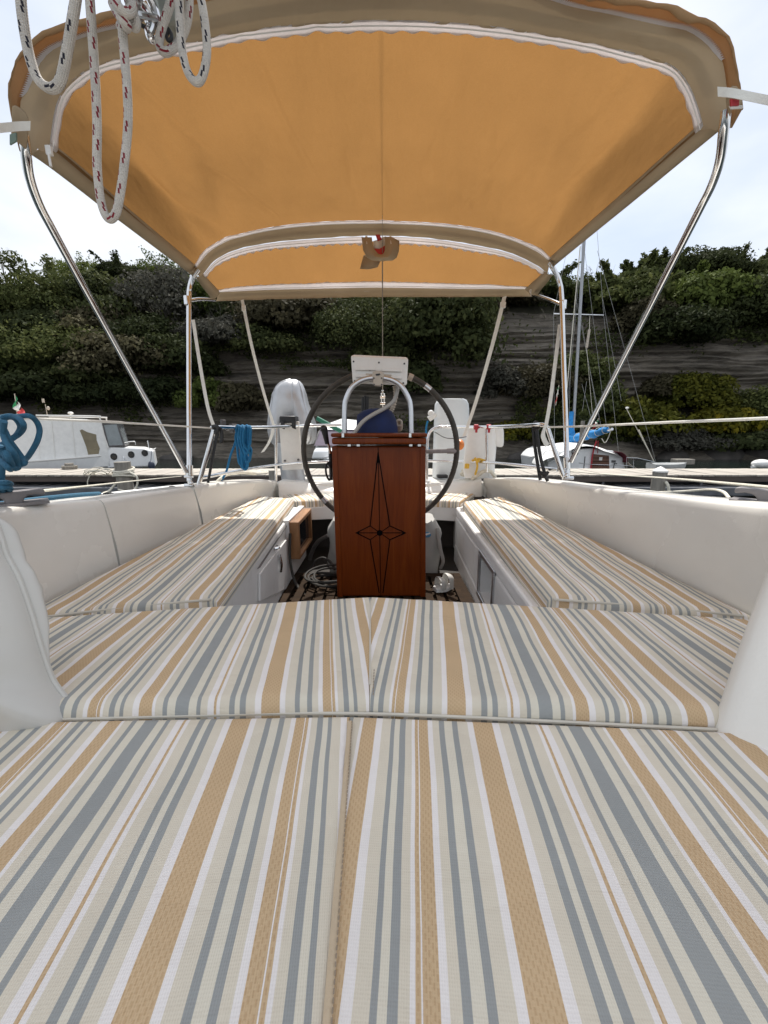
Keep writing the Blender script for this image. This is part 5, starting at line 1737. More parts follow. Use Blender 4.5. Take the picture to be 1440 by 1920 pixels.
# ---- corrugated hose
def hose_pts(l, n=90):
    P = catmull([at(*p) for p in l], 14); return resample(P[::4] + [P[-1]], n)
b = MB(); H = hose_pts([(746, 722, GD + .05), (744, 737, GD + .05), (738, 752, GD + .045), (722, 765, GD + .03), (700, 777, GD + .0), (681, 790, GD - .02), (667, 808, GD - .03), (662, 818, GD - .03)], 140)
b.tube(H, lambda u: .0105 + .0016 * math.cos(u * 2 * math.pi * 46), 10, 1)
o = b.build('corrugated_hose', HOSE_M, angle=0); tag(o, 'grey corrugated hose curving from the display to the pedestal top', 'hose')
b = MB(); b.tube([at(740, 724, GD + .09), at(742, 740, GD + .1), at(738, 760, GD + .12), at(733, 772, GD + .13)], lambda u: .012 + .003 * math.cos(u * 60), 9, 8)
o = b.build('cream_conduit', CREAM_PL); tag(o, 'cream cable conduit dropping behind the grey corrugated hose', 'conduit')
# ---- navy cover over the compass
b = MB()
CD_ = PD + .14
rows_ = []
for i, (py, x0, x1, dy) in enumerate([(813, 669, 746, .10), (800, 668.5, 745.5, .10), (788, 668.5, 743, .09), (778, 670, 739, .08), (770.5, 680, 734, .06), (767, 690, 726, .03), (766, 697, 718, .0)]):
    c, w_ = at((x0 + x1) / 2, py, CD_), (at(x1, py, CD_).x - at(x0, py, CD_).x) / 2
    rows_.append([c + Vector((w_ * (abs(math.cos(a)) ** .6) * (1 if math.cos(a) > 0 else -1), dy * math.sin(a), .004 * fnoise(3 * a, i * .8))) for a in [2 * math.pi * k / 28 for k in range(28)]])
b.grid(rows_, close_u=True); b.add(rows_[-1], [tuple(range(28))])
o = b.build('compass_cover', NAVY, angle=0); tag(o, 'navy blue cloth cover over the compass on the pedestal', 'cover')
# black tubes and coiled cream cable behind
b = MB()
for px in (680, 684, 688.5):
    b.tube([at(px, 775, CD_ + .16), at(px + .5, 742 + (px % 3), CD_ + .16)], .0085, 8)
o = b.build('black_tube_cluster', BLACK_PL); tag(o, 'three short black tubes upright behind the navy cover', 'tubes')
b = MB()
for k in range(5):
    b.tube([at(748 + 5 * math.cos(a), 793 + k * 2.2 + 5.5 * math.sin(a), CD_ + .05 + .02 * k) for a in [2 * math.pi * i / 10 for i in range(10)]], .007, 6, 3, closed=True)
o = b.build('coiled_cable', CREAM_PL); tag(o, 'cream coiled cable beside the navy cover inside the hoop', 'cable')

# ================================================================== WHEEL
WD = 2.40
wh = thing('steering_wheel', 'large leather wrapped steering wheel behind the mahogany pedestal', 'wheel', at(713, 848, WD))
wc = at(713, 848, WD)
wr = (at(857, 848, WD).x - at(570, 848, WD).x) / 2
tilt = math.radians(-4)
def wp(a, r=None, d=0):
    r = wr if r is None else r
    return wc + Vector((r * math.cos(a), r * math.sin(a) * math.sin(tilt) + d, r * math.sin(a)))
b = MB(); b.tube([wp(2 * math.pi * i / 72) for i in range(72)], .0165, 12, 1, closed=True); rim = b.build('rim', LEATHER, wh)
b = MB()
for i in range(150):
    a = 2 * math.pi * i / 150
    p, q = wp(a, wr - .0165, -.004), wp(a + .018, wr - .0165, .004)
    b.tube([p, q], .0016, 4)
o = b.build('stitching', simple('leather_thread', (.14, .12, .09)), rim); o['kind'] = 'stuff'
for a0, a1 in ((math.radians(51), math.radians(56)), (math.radians(218), math.radians(222.5))):
    b = MB(); b.tube([wp(a0 + (a1 - a0) * k / 5) for k in range(6)], .0172, 12, 1); b.build('worn_patch', ALU, rim)
b = MB(); b.tube([wp(math.radians(66) + .02 * k) for k in range(4)], .020, 12); b.build('binding', CREAM_PL, rim)
for deg in (1, 241, 299):
    a = math.radians(deg); b = MB(); b.tube([wp(a, .05), wp(a, wr - .02)], .0125, 10); b.tube([wp(a, wr - .06), wp(a, wr - .005)], .0165, 10); b.build('spoke', simple('wrapped_spoke', (.30, .27, .26), .6, var=.2, scale=40, bump_s=.4, bump_scale=120), wh)
b = MB(); b.tube([wc + Vector((0, -.05, 0)), wc + Vector((0, .03, 0))], .06, 16); b.build('hub', CHROME, wh)
b = MB(); b.tube([wc + Vector((0, .03, 0)), wc + Vector((0, -.2, 0))], .025, 12); b.build('shaft', CHROME, wh)

# ================================================================== WELL CONTENTS
t = thing('framed_instrument', 'wooden framed instrument box on the left locker side', 'instrument box', at(560, 1000, 2.4))
x0, x1 = at(542, 982, 2.36).x, at(560, 982, 2.36).x
za, zb_ = at(550, 979, 2.36).z, at(552, 1049, 2.36).z
ya, yb = 2.36, 2.80
zs = .028
for nm, lo, hi in (('frame_side', (x0, ya, zb_), (x1, ya + zs, za)), ('frame_side', (x0, yb - zs, zb_), (x1, yb, za)),
                   ('frame_top', (x0, ya + zs + .001, za - zs), (x1, yb - zs - .001, za)), ('frame_bottom', (x0, ya + zs + .001, zb_), (x1, yb - zs - .001, zb_ + zs))):
    b = MB(); b.box(lo, hi); b.build(nm, TEAK_L, t, smooth=False, bevel=.006, segs=3)
b = MB(); b.box((x0 + .004, ya + zs + .002, zb_ + zs + .002), (x1 - .022, yb - zs - .002, za - zs - .002)); b.build('screen', SMOKED, t, smooth=False)
b = MB(); b.box((x0 - .045, 2.36, zb_ - .14), (x0 - .002, 2.85, za + .01)); b.build('mounting_board', GEL_W, t, smooth=False, bevel=.004)
b = MB(); b.tube([at(544, 1000, 2.33), at(543, 1035, 2.31), at(546, 1065, 2.29), at(553, 1090, 2.27), at(566, 1110, 2.20), at(585, 1122, 2.12)], .009, 8, 8)
o = b.build('hanging_cable', CABLE); tag(o, 'grey cable hanging from the wooden framed box to the floor', 'cable')
b = MB()
for k in range(5):
    cx, cy, rx_, ry_ = -.32 + random.uniform(-.04, .04), 2.30 + random.uniform(-.04, .05), .17 + random.uniform(-.05, .05), .12 + random.uniform(-.03, .03)
    b.tube([(cx + rx_ * math.cos(a), cy + ry_ * math.sin(a), ZF + .012 + .012 * k + .012 * math.sin(2 * a + k)) for a in [2 * math.pi * i / 14 for i in range(14)]], .0075, 7, 4, closed=True)
b.tube([at(586, 1066, 2.5), at(592, 1052, 2.5), at(606, 1046, 2.48), at(620, 1054, 2.46), at(628, 1068, 2.42)], .0085, 7, 6)
o = b.build('coiled_hose', CABLE); tag(o, 'grey hose coiled on the floor left of the pedestal', 'hose')
b = MB(); b.tube([at(578, 1070, 2.85), at(583, 1040, 2.85), at(596, 1016, 2.82), at(615, 1004, 2.8)], .016, 8, 8)
o = b.build('drain_hose', simple('dull_grey_hose', (.13, .12, .115), .6)); tag(o, 'thick dull hose bending under the helm seat left of the pedestal', 'hose')
def bag(label, px0, px1, pyt, pyb, D, seed):
    b = MB()
    x0_, x1_ = at(px0, 1020, D).x, at(px1, 1020, D).x
    ztp = at(700, pyt, D).z
    rows_ = []
    for i in range(13):
        u = i / 12
        z = ZF - .045 + (ztp - ZF + .045) * u
        w_ = (x1_ - x0_) / 2 * (.97 + .05 * math.sin(3 * u) - .20 * max(0, u - .8) / .2)
        rows_.append([Vector(((x0_ + x1_) / 2, D + .14, z)) + Vector((w_ * abs(math.cos(a)) ** .55 * (1 if math.cos(a) > 0 else -1), .13 * abs(math.sin(a)) ** .55 * (1 if math.sin(a) > 0 else -1), 0)) * (1 + .16 * fnoise(2 * math.cos(a) + seed, 2 * math.sin(a), u * 3) + .09 * fnoise(5 * math.cos(a) + seed, 5 * math.sin(a) + 2 * u, u * 5)) + Vector((0, 0, .03 * u * fnoise(2.5 * math.cos(a), 2.5 * math.sin(a), seed))) for a in [2 * math.pi * k / 30 for k in range(30)]])
    b.grid(rows_, close_u=True); b.add(rows_[-1], [tuple(range(30))])
    t = thing('white_bag', label, 'bag', ((x0_ + x1_) / 2, D + .14, ZF - .045)); b.build('body', BAG, t, angle=0)
    return t
bag('white cloth bag half hidden left of the pedestal', 613, 690, 980, 1075, 2.50, 1)
bt = bag('white cloth bag with a blue oval mark right of the pedestal', 735, 828, 979, 1075, 2.50, 4)
b = MB(); c = at(801, 1003, 2.485); b.tube([c, c + Vector((0, .01, 0))], .001, 20)
b = MB(); b.prism([c + Vector((.026 * math.cos(a), 0, .018 * math.sin(a))) for a in [2 * math.pi * i / 18 for i in range(18)]], (0, .012, 0)); b.build('blue_mark', simple('blue_print', (.05, .22, .40), .7), bt, smooth=False)
b = MB(); b.prism([at(797, 1001, 2.483), at(806, 999, 2.483), at(807, 1001, 2.483), at(799, 1004, 2.483)], (0, .003, 0)); b.build('white_mark', WHITE_CL, bt, smooth=False)
b = MB(); b.tube([at(820, 990, 2.52), at(826, 1030, 2.50), at(831, 1052, 2.5), at(826, 1066, 2.52)], .012, 6, 6, flat=.3); b.build('strap', BAG, bt)
# crumpled white sandal on the grating
t = thing('white_sandal', 'white sandal lying on the floor grating right of the pedestal', 'sandal', az(833, 1104, .94))
c = az(833, 1107, .945)
b = MB()
rows_ = []
for i in range(9):
    u = i / 8
    w_ = .036 * (.6 + .4 * math.sin(math.pi * min(1, u * 1.15)))
    p = c + Vector((-.06 + .11 * u, -.01 + .05 * u, .0))
    rows_.append([p + Vector((-.4 * w_, w_, 0)), p + Vector((0, 0, .0)), p + Vector((.4 * w_, -w_, 0)), p + Vector((.4 * w_, -w_, .02)), p + Vector((0, 0, .023)), p + Vector((-.4 * w_, w_, .02))])
b.grid(rows_, close_u=True); b.add(rows_[0], [tuple(range(6))]); b.add(rows_[-1], [tuple(range(5, -1, -1))]); b.build('sole', WHITE_CL, t)
b = MB()
for u0, hh in ((.35, .06), (.8, .075)):
    p = c + Vector((-.06 + .11 * u0, -.01 + .05 * u0, .015))
    b.tube([p + Vector((-.016, .036, 0)), p + Vector((-.01, .03, hh * .8)), p + Vector((0, 0, hh)), p + Vector((.012, -.03, hh * .8)), p + Vector((.016, -.036, 0))], .020, 8, 5, flat=.25)
b.build('strap', WHITE_VINYL, t)

# ================================================================== BIMINI
DF, DM0, DM1, DA = 1.39, 2.62, 2.705, 3.02
F0 = [(92, 275), (100, 217), (113, 173), (143, 140), (180, 117), (233, 102), (300, 87), (367, 72), (433, 57), (520, 45), (620, 37), (720, 34), (840, 38), (960, 50), (1093, 72), (1160, 88), (1253, 115), (1287, 147), (1307, 190), (1320, 236)]
M0 = [(366, 503), (394, 469), (439, 447), (511, 430), (606, 420), (700, 418), (800, 421), (889, 431), (956, 448), (1006, 470), (1031, 489)]
M1 = [(377, 519), (406, 486), (450, 466), (522, 453), (611, 446), (700, 442), (800, 446), (889, 459), (956, 474), (1006, 497), (1026, 513)]
A0 = [(406, 547), (480, 543), (550, 541), (640, 539), (717, 538), (855, 540), (992, 541)]
A1 = [(404, 565), (480, 562), (550, 560), (640, 558), (717, 557), (855, 557), (998, 556)]
bim = thing('bimini_top', 'orange canvas bimini awning with white zips over the cockpit', 'awning', at(705, 480, 2.2))
NP = 90
cF0 = resample([at(px, py, DF) for px, py in F0], NP)
cM0 = resample([at(px, py, DM0) for px, py in M0], NP)
cM1 = resample([at(px, py, DM1) for px, py in M1], NP)
cA0 = resample([at(px, py, DA) for px, py in A0], NP)
cA1 = resample([at(px, py, DA + .05) for px, py in A1], NP)
def front_pt(s, t):
    i = s * (NP - 1); k = min(NP - 2, int(i)); f = i - k
    p = cF0[k].lerp(cF0[k + 1], f).lerp(cM0[k].lerp(cM0[k + 1], f), t)
    e = math.sin(math.pi * t) * min(1, 6 * s, 6 * (1 - s))
    w = -.030 * math.sin(math.pi * t) * math.sin(math.pi * s)
    # slack folds running out of the corners
    w += e * (.022 * math.sin(16 * (s - .1) + 9 * t) * math.exp(-((s - .12) / .12) ** 2) + .016 * math.sin(15 * s - 10 * t) * math.exp(-((s - .9) / .10) ** 2))
    w += e * .020 * fnoise(s * 7, t * 1.6, 1) + .007 * e * fnoise(s * 20, t * 3, 2)
    # long soft creases running fore and aft
    w += .011 * e * fnoise(s * 22 + 3 * t, t * .9, 11) + .005 * e * fnoise(s * 46 - 5 * t, t * 1.1, 5)
    # a pulled edge pocket near the hems
    w += .034 * math.exp(-((min(s, 1 - s) - .075 + .03 * t) / .026) ** 2) * math.sin(math.pi * t) ** .7
    for (s0, t0, s1, t1, wd, am) in CREASES:
        if t0 - .06 < t < t1 + .06:
            u = (t - t0) / (t1 - t0)
            d = (s - (s0 + (s1 - s0) * u + .006 * fnoise(t * 5, s0 * 40))) / wd
            if abs(d) < 3:
                w += am * math.exp(-d * d) * max(0, min(1, 4 * (u + .1), 4 * (1.1 - u)))
    return p + Vector((0, 0, w))
CREASES = [(.055, .10, .10, .27, .006, .007), (.16, .06, .205, .33, .006, .008), (.33, .02, .385, .55, .007, .008), (.19, .42, .27, .92, .007, .010), (.02, .08, .115, .95, .020, .024),
           (.955, .15, .885, .85, .022, .020), (.64, .15, .615, .5, .008, .006), (.53, .5, .535, .97, .014, .010), (.46, .3, .47, .9, .010, .006), (.76, .3, .73, .85, .009, .007), (.43, .0, .44, .25, .010, .006), (.87, .05, .84, .35, .007, .007)]
b = MB(); b.grid([[front_pt(s / 280, .022 + .951 * t / 60) for s in range(281)] for t in range(61)]); b.build('main_panel', CANOPY, bim, angle=0)
def rear_pt(s, t):
    i = s * (NP - 1); k = min(NP - 2, int(i)); f = i - k
    p = cM1[k].lerp(cM1[k + 1], f).lerp(cA0[k].lerp(cA0[k + 1], f), t)
    e = math.sin(math.pi * t)
    return p + Vector((0, 0, e * (.010 * fnoise(s * 12, t * 2, 6) + .006 * math.sin(40 * s + 6 * t) * math.exp(-((s - .06) / .06) ** 2) + .006 * math.sin(42 * s + 5 * t) * math.exp(-((s - .93) / .06) ** 2))))
b = MB(); b.grid([[rear_pt(s / 90, .10 + .79 * t / 14) for s in range(91)] for t in range(15)]); b.build('rear_panel', CANOPY, bim, angle=0)
def zip_tape(fn, t0, t1, s0, s1, name='zip', dz=-.004, wob=.10, n=240, teeth=True):
    """White zip tape with a gathered edge lying under the cloth fn(s, t)."""
    rows_ = []
    for i in range(n + 1):
        s = s0 + (s1 - s0) * i / n
        wv = 1 + wob * math.sin(i * .9 + 2.2 * fnoise(i * .07, t0)) + 1.6 * wob * fnoise(i * .17, t0 * 9)
        row = []
        for k in range(5):
            t = t0 + (t1 - t0) * k / 4 * (wv if k == 4 else 1)
            row.append(fn(s, t) + Vector((0, 0, dz - (.003 if 0 < k < 4 else 0) - (.002 * math.sin(i * .9) if k == 4 else 0))))
        rows_.append(row)
    b = MB(); b.grid(rows_); z = b.build(name, ZIP_W, bim, solid=.0015)
    b = MB()
    tm = t0 + (t1 - t0) * .35
    b.tube([fn(s0 + (s1 - s0) * i / 120, tm) + Vector((0, 0, dz - .004)) for i in range(121)], .0022, 5); b.build('zip_teeth', WHITE_PL, z)
    return z
zip_tape(front_pt, 0.0, .026, .002, .998, wob=.06)
zip_tape(front_pt, 1.0, .968, .005, .995, wob=.08)
zip_tape(rear_pt, .0, .125, .01, .475, wob=.10, n=130)
zip_tape(rear_pt, .0, .125, .525, .99, wob=.10, n=130)
zip_tape(rear_pt, 1.0, .87, .01, .985, wob=.08)
# middle sleeve round the main bow
def sl_mid(s, t):
    i = s * (NP - 1); k = min(NP - 2, int(i)); f = i - k
    p = cM0[k].lerp(cM0[k + 1], f).lerp(cM1[k].lerp(cM1[k + 1], f), t)
    return p + Vector((0, 0, -.018 * math.sin(math.pi * t) + .004 * fnoise(s * 30, t * 2)))
b = MB(); b.grid([[sl_mid(s / 90, t / 8) for s in range(91)] for t in range(9)]); b.build('middle_sleeve', SLEEVE, bim, angle=0)
def sl_aft(s, t):
    i = s * (NP - 1); k = min(NP - 2, int(i)); f = i - k
    p = cA0[k].lerp(cA0[k + 1], f).lerp(cA1[k].lerp(cA1[k + 1], f), t)
    return p + Vector((0, .018 * math.sin(math.pi * t), -.004 * math.sin(math.pi * t) + .003 * fnoise(s * 26, t * 2, 5)))
b = MB(); b.grid([[sl_aft(s / 90, t / 8) for s in range(91)] for t in range(9)]); b.build('rear_sleeve', SLEEVE, bim, angle=0)
# side hems
def hem(fn, e, b0, b1, name='hem'):
    """Tape sewn under the panel edge, from the panel (parameter e) out to the line b0-b1."""
    rows_ = []
    for i in range(31):
        u = i / 30
        p, q = fn(e, u), b0.lerp(b1, u)
        q = q + (p - fn(e, 0).lerp(fn(e, 1), u)) * .8
        rows_.append([p + Vector((0, 0, -.005)), p.lerp(q, .5) + Vector((0, 0, -.008 + .002 * fnoise(u * 14, 2))), q])
    b = MB(); b.grid(rows_); b.build(name, SLEEVE, bim, solid=.004)
hem(front_pt, .008, at(55, 287, DF), at(357, 514, DM0 + .02))
hem(front_pt, .992, at(1354, 240, DF), at(1041, 497, DM0 + .02))
hem(rear_pt, .012, at(367, 520, DM1), at(398, 563, DA + .03))
hem(rear_pt, .988, at(1036, 516, DM1), at(1005, 556, DA + .03))
# front sleeve and turned-up rim; unseen middle is an added visor shading the cushion
G0 = [(52, 292), (36, 205), (50, 160), (62, 125), (90, 92), (135, 73), (185, 56), (235, 45), (330, 18), (433, -10), (540, -34), (640, -46), (720, -50), (820, -46), (920, -34), (1010, -14), (1077, 8), (1143, 21), (1193, 32), (1253, 45), (1307, 58), (1353, 108), (1366, 190), (1372, 240)]
H0 = [(38, 284), (18, 190), (26, 140), (45, 103), (64, 80), (113, 58), (150, 55), (200, 38), (300, 4), (350, -60), (390, -180), (470, -270), (600, -320), (720, -330), (840, -320), (960, -280), (1040, -190), (1072, -60), (1094, -4), (1157, 10), (1227, 15), (1290, 36), (1330, 50), (1362, 78), (1376, 115), (1388, 170), (1392, 205)]
cG = resample([at(px, py, DF - .055) for px, py in G0], NP)
cH = resample([at(px, py, DF - .08 - .27 * math.exp(-((px - 720) / 330) ** 6)) for px, py in H0], NP)
cF = [p + Vector((0, .004, -.006)) for p in cF0]
rows_ = []
for t in range(11):
    u = t / 10; row = []
    for i in range(NP):
        s = i / (NP - 1)
        p = cF[i].lerp(cG[i], u)
        bul = Vector((0, -.010, -.008)) * math.sin(math.pi * u)
        wr_ = .012 * math.sin(math.pi * u) * fnoise(s * 22, u * 1.2, 3) + .007 * fnoise(s * 48 + 6 * u, u * 1.5, 8) * math.sin(math.pi * min(1, u + .15))
        row.append(p + bul + Vector((0, -wr_ * .5, wr_)))
    rows_.append(row)
b = MB(); b.grid(rows_); b.build('front_sleeve', SLEEVE, bim, angle=0)
rows_ = []
for t in range(7):
    u = t / 6; row = []
    for i in range(NP):
        s = i / (NP - 1)
        row.append(cG[i].lerp(cH[i], u) + Vector((0, -.012 * math.sin(math.pi * u), .014 * math.sin(math.pi * u) + .012 * u * fnoise(s * 22, 4, 1) + .004 * u * math.sin(i * 1.9))))
    rows_.append(row)
b = MB(); b.grid(rows_); b.build('front_rim_shade_visor', mat_canvas('bimini_rim_canvas', (.46, .30, .16), (.5, .27, .10), .35), bim, angle=0, solid=.003)
def rim_fn(s, t):
    i = s * (NP - 1); k = min(NP - 2, int(i)); f = i - k
    return cG[k].lerp(cG[k + 1], f).lerp(cF[k].lerp(cF[k + 1], f), t) + Vector((0, -.004, 0))
for s0, s1 in ((.06, .24), (.66, .93)):
    rows_ = []
    n_ = int(420 * (s1 - s0))
    for i in range(n_ * 2):
        s = s0 + (s1 - s0) * i / (n_ * 2 - 1)
        tooth = .05 if i % 2 else -.04
        w_ = .34 * math.sin(math.pi * (i / (n_ * 2 - 1))) ** .7 + .05
        rows_.append([rim_fn(s, tooth), rim_fn(s, .05), rim_fn(s, w_ * (1 + .15 * fnoise(i * .1, 2)))])
    b = MB(); b.grid(rows_); b.build('zip_half', ZIP_W, bim, solid=.002, smooth=False)
# end flaps, loops and tags at the front corners
b = MB(); b.grid([[at(px, py, d) for px, py, d in r_] for r_ in ([(18, 188, 1.265), (24, 230, 1.275), (16, 270, 1.265)], [(38, 200, 1.285), (36, 240, 1.295), (34, 262, 1.285)], [(58, 214, 1.295), (52, 262, 1.310), (52, 292, 1.315)])]); b.build('corner_flap', SLEEVE, bim, solid=.004, subsurf=1)
b = MB(); b.grid([[at(px, py, d) for px, py, d in r_] for r_ in ([(1390, 168, 1.265), (1391, 185, 1.265), (1394, 200, 1.260)], [(1372, 150, 1.275), (1371, 185, 1.285), (1370, 202, 1.275)], [(1356, 190, 1.295), (1366, 214, 1.305), (1370, 226, 1.295)])]); b.build('corner_flap', SLEEVE, bim, solid=.004, subsurf=1)
b = MB(); b.prism([at(*p, 1.250) for p in ((1370, 185), (1386, 187), (1386, 197), (1371, 198))], (0, .004, 0)); tg = b.build('red_tag', RED_PL, bim, smooth=False)
b = MB(); b.prism([at(*p, 1.253) for p in ((1369, 197.5), (1392, 197), (1394, 202), (1372, 203))], (0, .004, 0)); b.build('white_tag', WHITE_CL, bim, smooth=False)
b = MB(); b.prism([at(*p, 1.255) for p in ((18, 252), (30, 248), (30, 264), (18, 271))], (0, .004, 0)); b.build('green_tag', simple('green_tag_print', (.16, .22, .18), .7), bim, smooth=False)
for px, py in ((96, 283), (994, 545), (687, 446), (732, 446), (1031, 494)):
    D_ = 1.33 if px == 96 else (2.97 if px == 994 else 2.64 if px < 1000 else 2.6)
    sc = 1.0 if px == 96 else .8
    b = MB(); c = at(px, py, D_) + Vector((0, -.008, -.004))
    b.box((c.x - .008 * sc, c.y - .005, c.z - .012 * sc), (c.x + .008 * sc, c.y + .005, c.z + .012 * sc)); b.tube([c + Vector((0, -.004, -.01)), c + Vector((.004, -.008, -.045 * sc))], .004 * sc, 6); b.build('zip_slider', WHITE_PL, bim, bevel=.001)
# tubular frame
b = MB(); b.tube([p.lerp(q, .45) + Vector((0, .012, .020)) for p, q in list(zip(cF, cG))[4:-4:3]], .0125, 10, 2); b.build('bow', CHROME, bim)
b = MB(); b.tube([p.lerp(q, .5) + Vector((0, 0, .012)) for p, q in list(zip(cM0, cM1))[::3]], .0125, 10, 2); b.build('bow', CHROME, bim)
b = MB(); b.tube([p.lerp(q, .5) + Vector((0, .012, .016)) for p, q in list(zip(cA0, cA1))[1:-1:4]], .011, 10, 2); b.build('bow', CHROME, bim)
legL = [at(px, py, d) for px, py, d in ((44, 250, 1.31), (49, 292, 1.325), (56, 335, 1.37), (74, 384, 1.44), (100, 433, 1.52), (150, 525, 1.67), (200, 615, 1.82), (280, 760, 2.00), (350, 886, 2.13))]
legR = [at(px, py, d) for px, py, d in ((1362, 205, 1.31), (1357, 246, 1.325), (1350, 300, 1.37), (1335, 346, 1.44), (1312, 392, 1.52), (1262, 490, 1.67), (1212, 588, 1.82), (1135, 738, 2.00), (1070, 866, 2.13))]
legs = []
for pts in (legL, legR):
    b = MB(); b.tube(pts, .0130, 12, 6); legs.append(b.build('front_leg', CHROME, bim))
upL = [at(px, py, d) for px, py, d in ((372, 505, 2.60), (362, 520, 2.60), (356, 540, 2.595), (354.5, 570, 2.57), (354.5, 700, 2.40), (355, 902, 2.16))]
upR = [at(px, py, d) for px, py, d in ((1030, 492, 2.60), (1040, 508, 2.60), (1049, 530, 2.595), (1053, 562, 2.57), (1057, 690, 2.41), (1064, 888, 2.16))]
for pts in (upL, upR):
    b = MB(); b.tube(pts, .0145, 12, 6); b.build('upright', CHROME, bim)
for q in ([(352, 564, 2.57), (375, 561, 2.75), (402, 562, 2.98)], [(1055, 572, 2.57), (1030, 562, 2.75), (1004, 553, 2.98)]):
    b = MB(); b.tube([at(*p) for p in q], .011, 10, 4); b.tube([at(*q[0]) + Vector((0, -.004, -.024)), at(*q[0]) + Vector((0, -.004, .024))], .020, 10); b.build('strut', CHROME, bim)
for sg, q in ((1, [(355, 872, 2.17), (355, 893, 2.165), (356, 909, 2.16)]), (-1, [(1063, 858, 2.17), (1064, 879, 2.165), (1065, 895, 2.16)])):
    b = MB(); P_ = [at(*p) for p in q]
    b.tube([P_[0], P_[1]], .019, 10); b.tube([P_[1], P_[2]], .012, 10); b.tube([P_[2] + Vector((-.03, 0, -.004)), P_[2] + Vector((.03, 0, -.004))], .010, 8)
    b.tube([P_[1] + Vector((-.02, -.015, 0)), P_[1] + Vector((.028 * sg, -.015, 0))], .007, 8); b.ball(P_[2] + Vector((.02 * sg, -.02, .012)), .012); b.build('foot_fitting', CHROME, bim)
for lg, q in ((legs[0], (343, 868, 2.115)), (legs[1], (1078, 848, 2.115))):
    b = MB(); c = at(*q); b.tube([c + Vector((.017 * math.cos(a), .004 * math.sin(a), .017 * math.sin(a))) for a in [2 * math.pi * i / 12 for i in range(12)]], .003, 5, 1, closed=True); b.build('cable_tie', BLACK_PL, lg)
# flap with the hole for the backstay
b = MB()
ol = [(678, 445), (681, 468), (688, 481), (698, 487), (716, 488.5), (736, 487), (744, 480), (748, 466), (749, 446)]
il = [(697, 445), (699, 458), (703, 469), (709, 476), (714, 478), (719, 476), (721.5, 470), (722, 458), (722, 444)]
rows_ = [[at(*p, 2.63) + Vector((0, .004 * k, -.004 * math.sin(k))) for k, p in enumerate(ol)], [at((a[0] + c[0]) / 2, (a[1] + c[1]) / 2, 2.625) for a, c in zip(ol, il)], [at(*p, 2.63) for p in il]]
b.grid(rows_); b.build('backstay_flap', SLEEVE, bim, solid=.004)
b = MB(); b.grid([[at(px, py, 2.665) for px, py in r_] for r_ in (((682, 478), (698, 482), (714, 488)), ((678, 492), (694, 494), (710, 497)), ((675, 504), (692, 505), (708, 501)))]); b.build('flap_shadow_tab', SLEEVE, bim, solid=.003)  # added cloth piece drawn where the flap's shadow shows on the panel
t = thing('furled_flag', 'red and white folded flag showing in the hole of the awning', 'flag', at(711, 466, 2.655))
b = MB(); b.grid([[at(px, py, 2.648 + .01 * k) for k, (px, py) in enumerate(r_)] for r_ in (((700, 452), (711, 449), (723, 443)), ((700, 460), (711, 457), (723, 451)), ((703, 467), (712, 466), (723, 459)))]); b.build('white_fold', FLAG_W, t, solid=.004)
b = MB(); b.grid([[at(px, py, 2.645 + .01 * k) for k, (px, py) in enumerate(r_)] for r_ in (((701, 466), (711, 467), (723, 460)), ((706, 475), (713, 476), (722, 472)), ((711, 480), (717, 482), (721, 480)))]); b.build('red_fold', FLAG_R, t, solid=.004)
b = MB(); b.grid([[at(px, py, 2.652) for px, py in r_] for r_ in (((704, 440), (712, 440)), ((708, 452), (716, 449)))]); b.build('red_fold', FLAG_R, t, solid=.004)

# ================================================================== BACKSTAY
t = thing('backstay', 'thin wire backstay running down to a turnbuckle behind the display', 'stay', at(718, 760, 3.4))
pb0, pb1 = at(717, 478, 2.665), at(717.5, 732, 3.32)
d = (pb0 - pb1).normalized()
b = MB(); b.tube([pb1, pb0], .0036, 7); b.tube([pb0, pb0 + d * 4.2], .0018, 6); b.build('wire', simple('stay_wire', (.34, .31, .27), .4, .7), t)
b = MB(); b.tube([pb1, at(717.5, 738, 3.33)], .010, 8); b.tube([at(715, 738, 3.33), at(715, 757, 3.36)], .0065, 7); b.tube([at(720, 738, 3.33), at(720, 757, 3.36)], .0065, 7); b.tube([at(713, 745, 3.34), at(722, 745, 3.34)], .010, 7); b.tube([at(713, 757, 3.36), at(722, 757, 3.36)], .010, 7); b.build('turnbuckle', CHROME, t)
b = MB(); b.tube([at(717.5, 757, 3.36), at(718, 905, 3.58)], .005, 7); b.build('lower_wire', CHROME, t)

# ================================================================== STERN RAILS AND LIFELINES
def rail(name, label, segs):
    t = thing(name, label, 'railing', at(*segs[0][1][-1]), 'stern railings')
    for nm, pts, r, sm in segs:
        b = MB(); b.tube([at(*p) for p in pts], r, 10, sm); b.build(nm, CHROME, t)
    return t
rail('stern_railing', 'polished tube stern railing left of the steering wheel', [
    ('leg', [(401, 806, 2.34), (389, 850, 2.32), (372, 910, 2.30)], .0135, 1),
    ('top_rail', [(396, 804, 2.34), (404, 801, 2.37), (440, 801.5, 2.62), (500, 801, 3.0), (545, 799, 3.35), (585, 798, 3.5), (640, 797, 3.52)], .0135, 6),
    ('mid_rail', [(376, 896, 2.32), (440, 884, 2.65), (500, 874, 3.05), (560, 868, 3.4), (640, 865, 3.52)], .0115, 6),
    ('post', [(517.5, 800, 3.16), (517.5, 902, 3.22)], .0125, 1)])
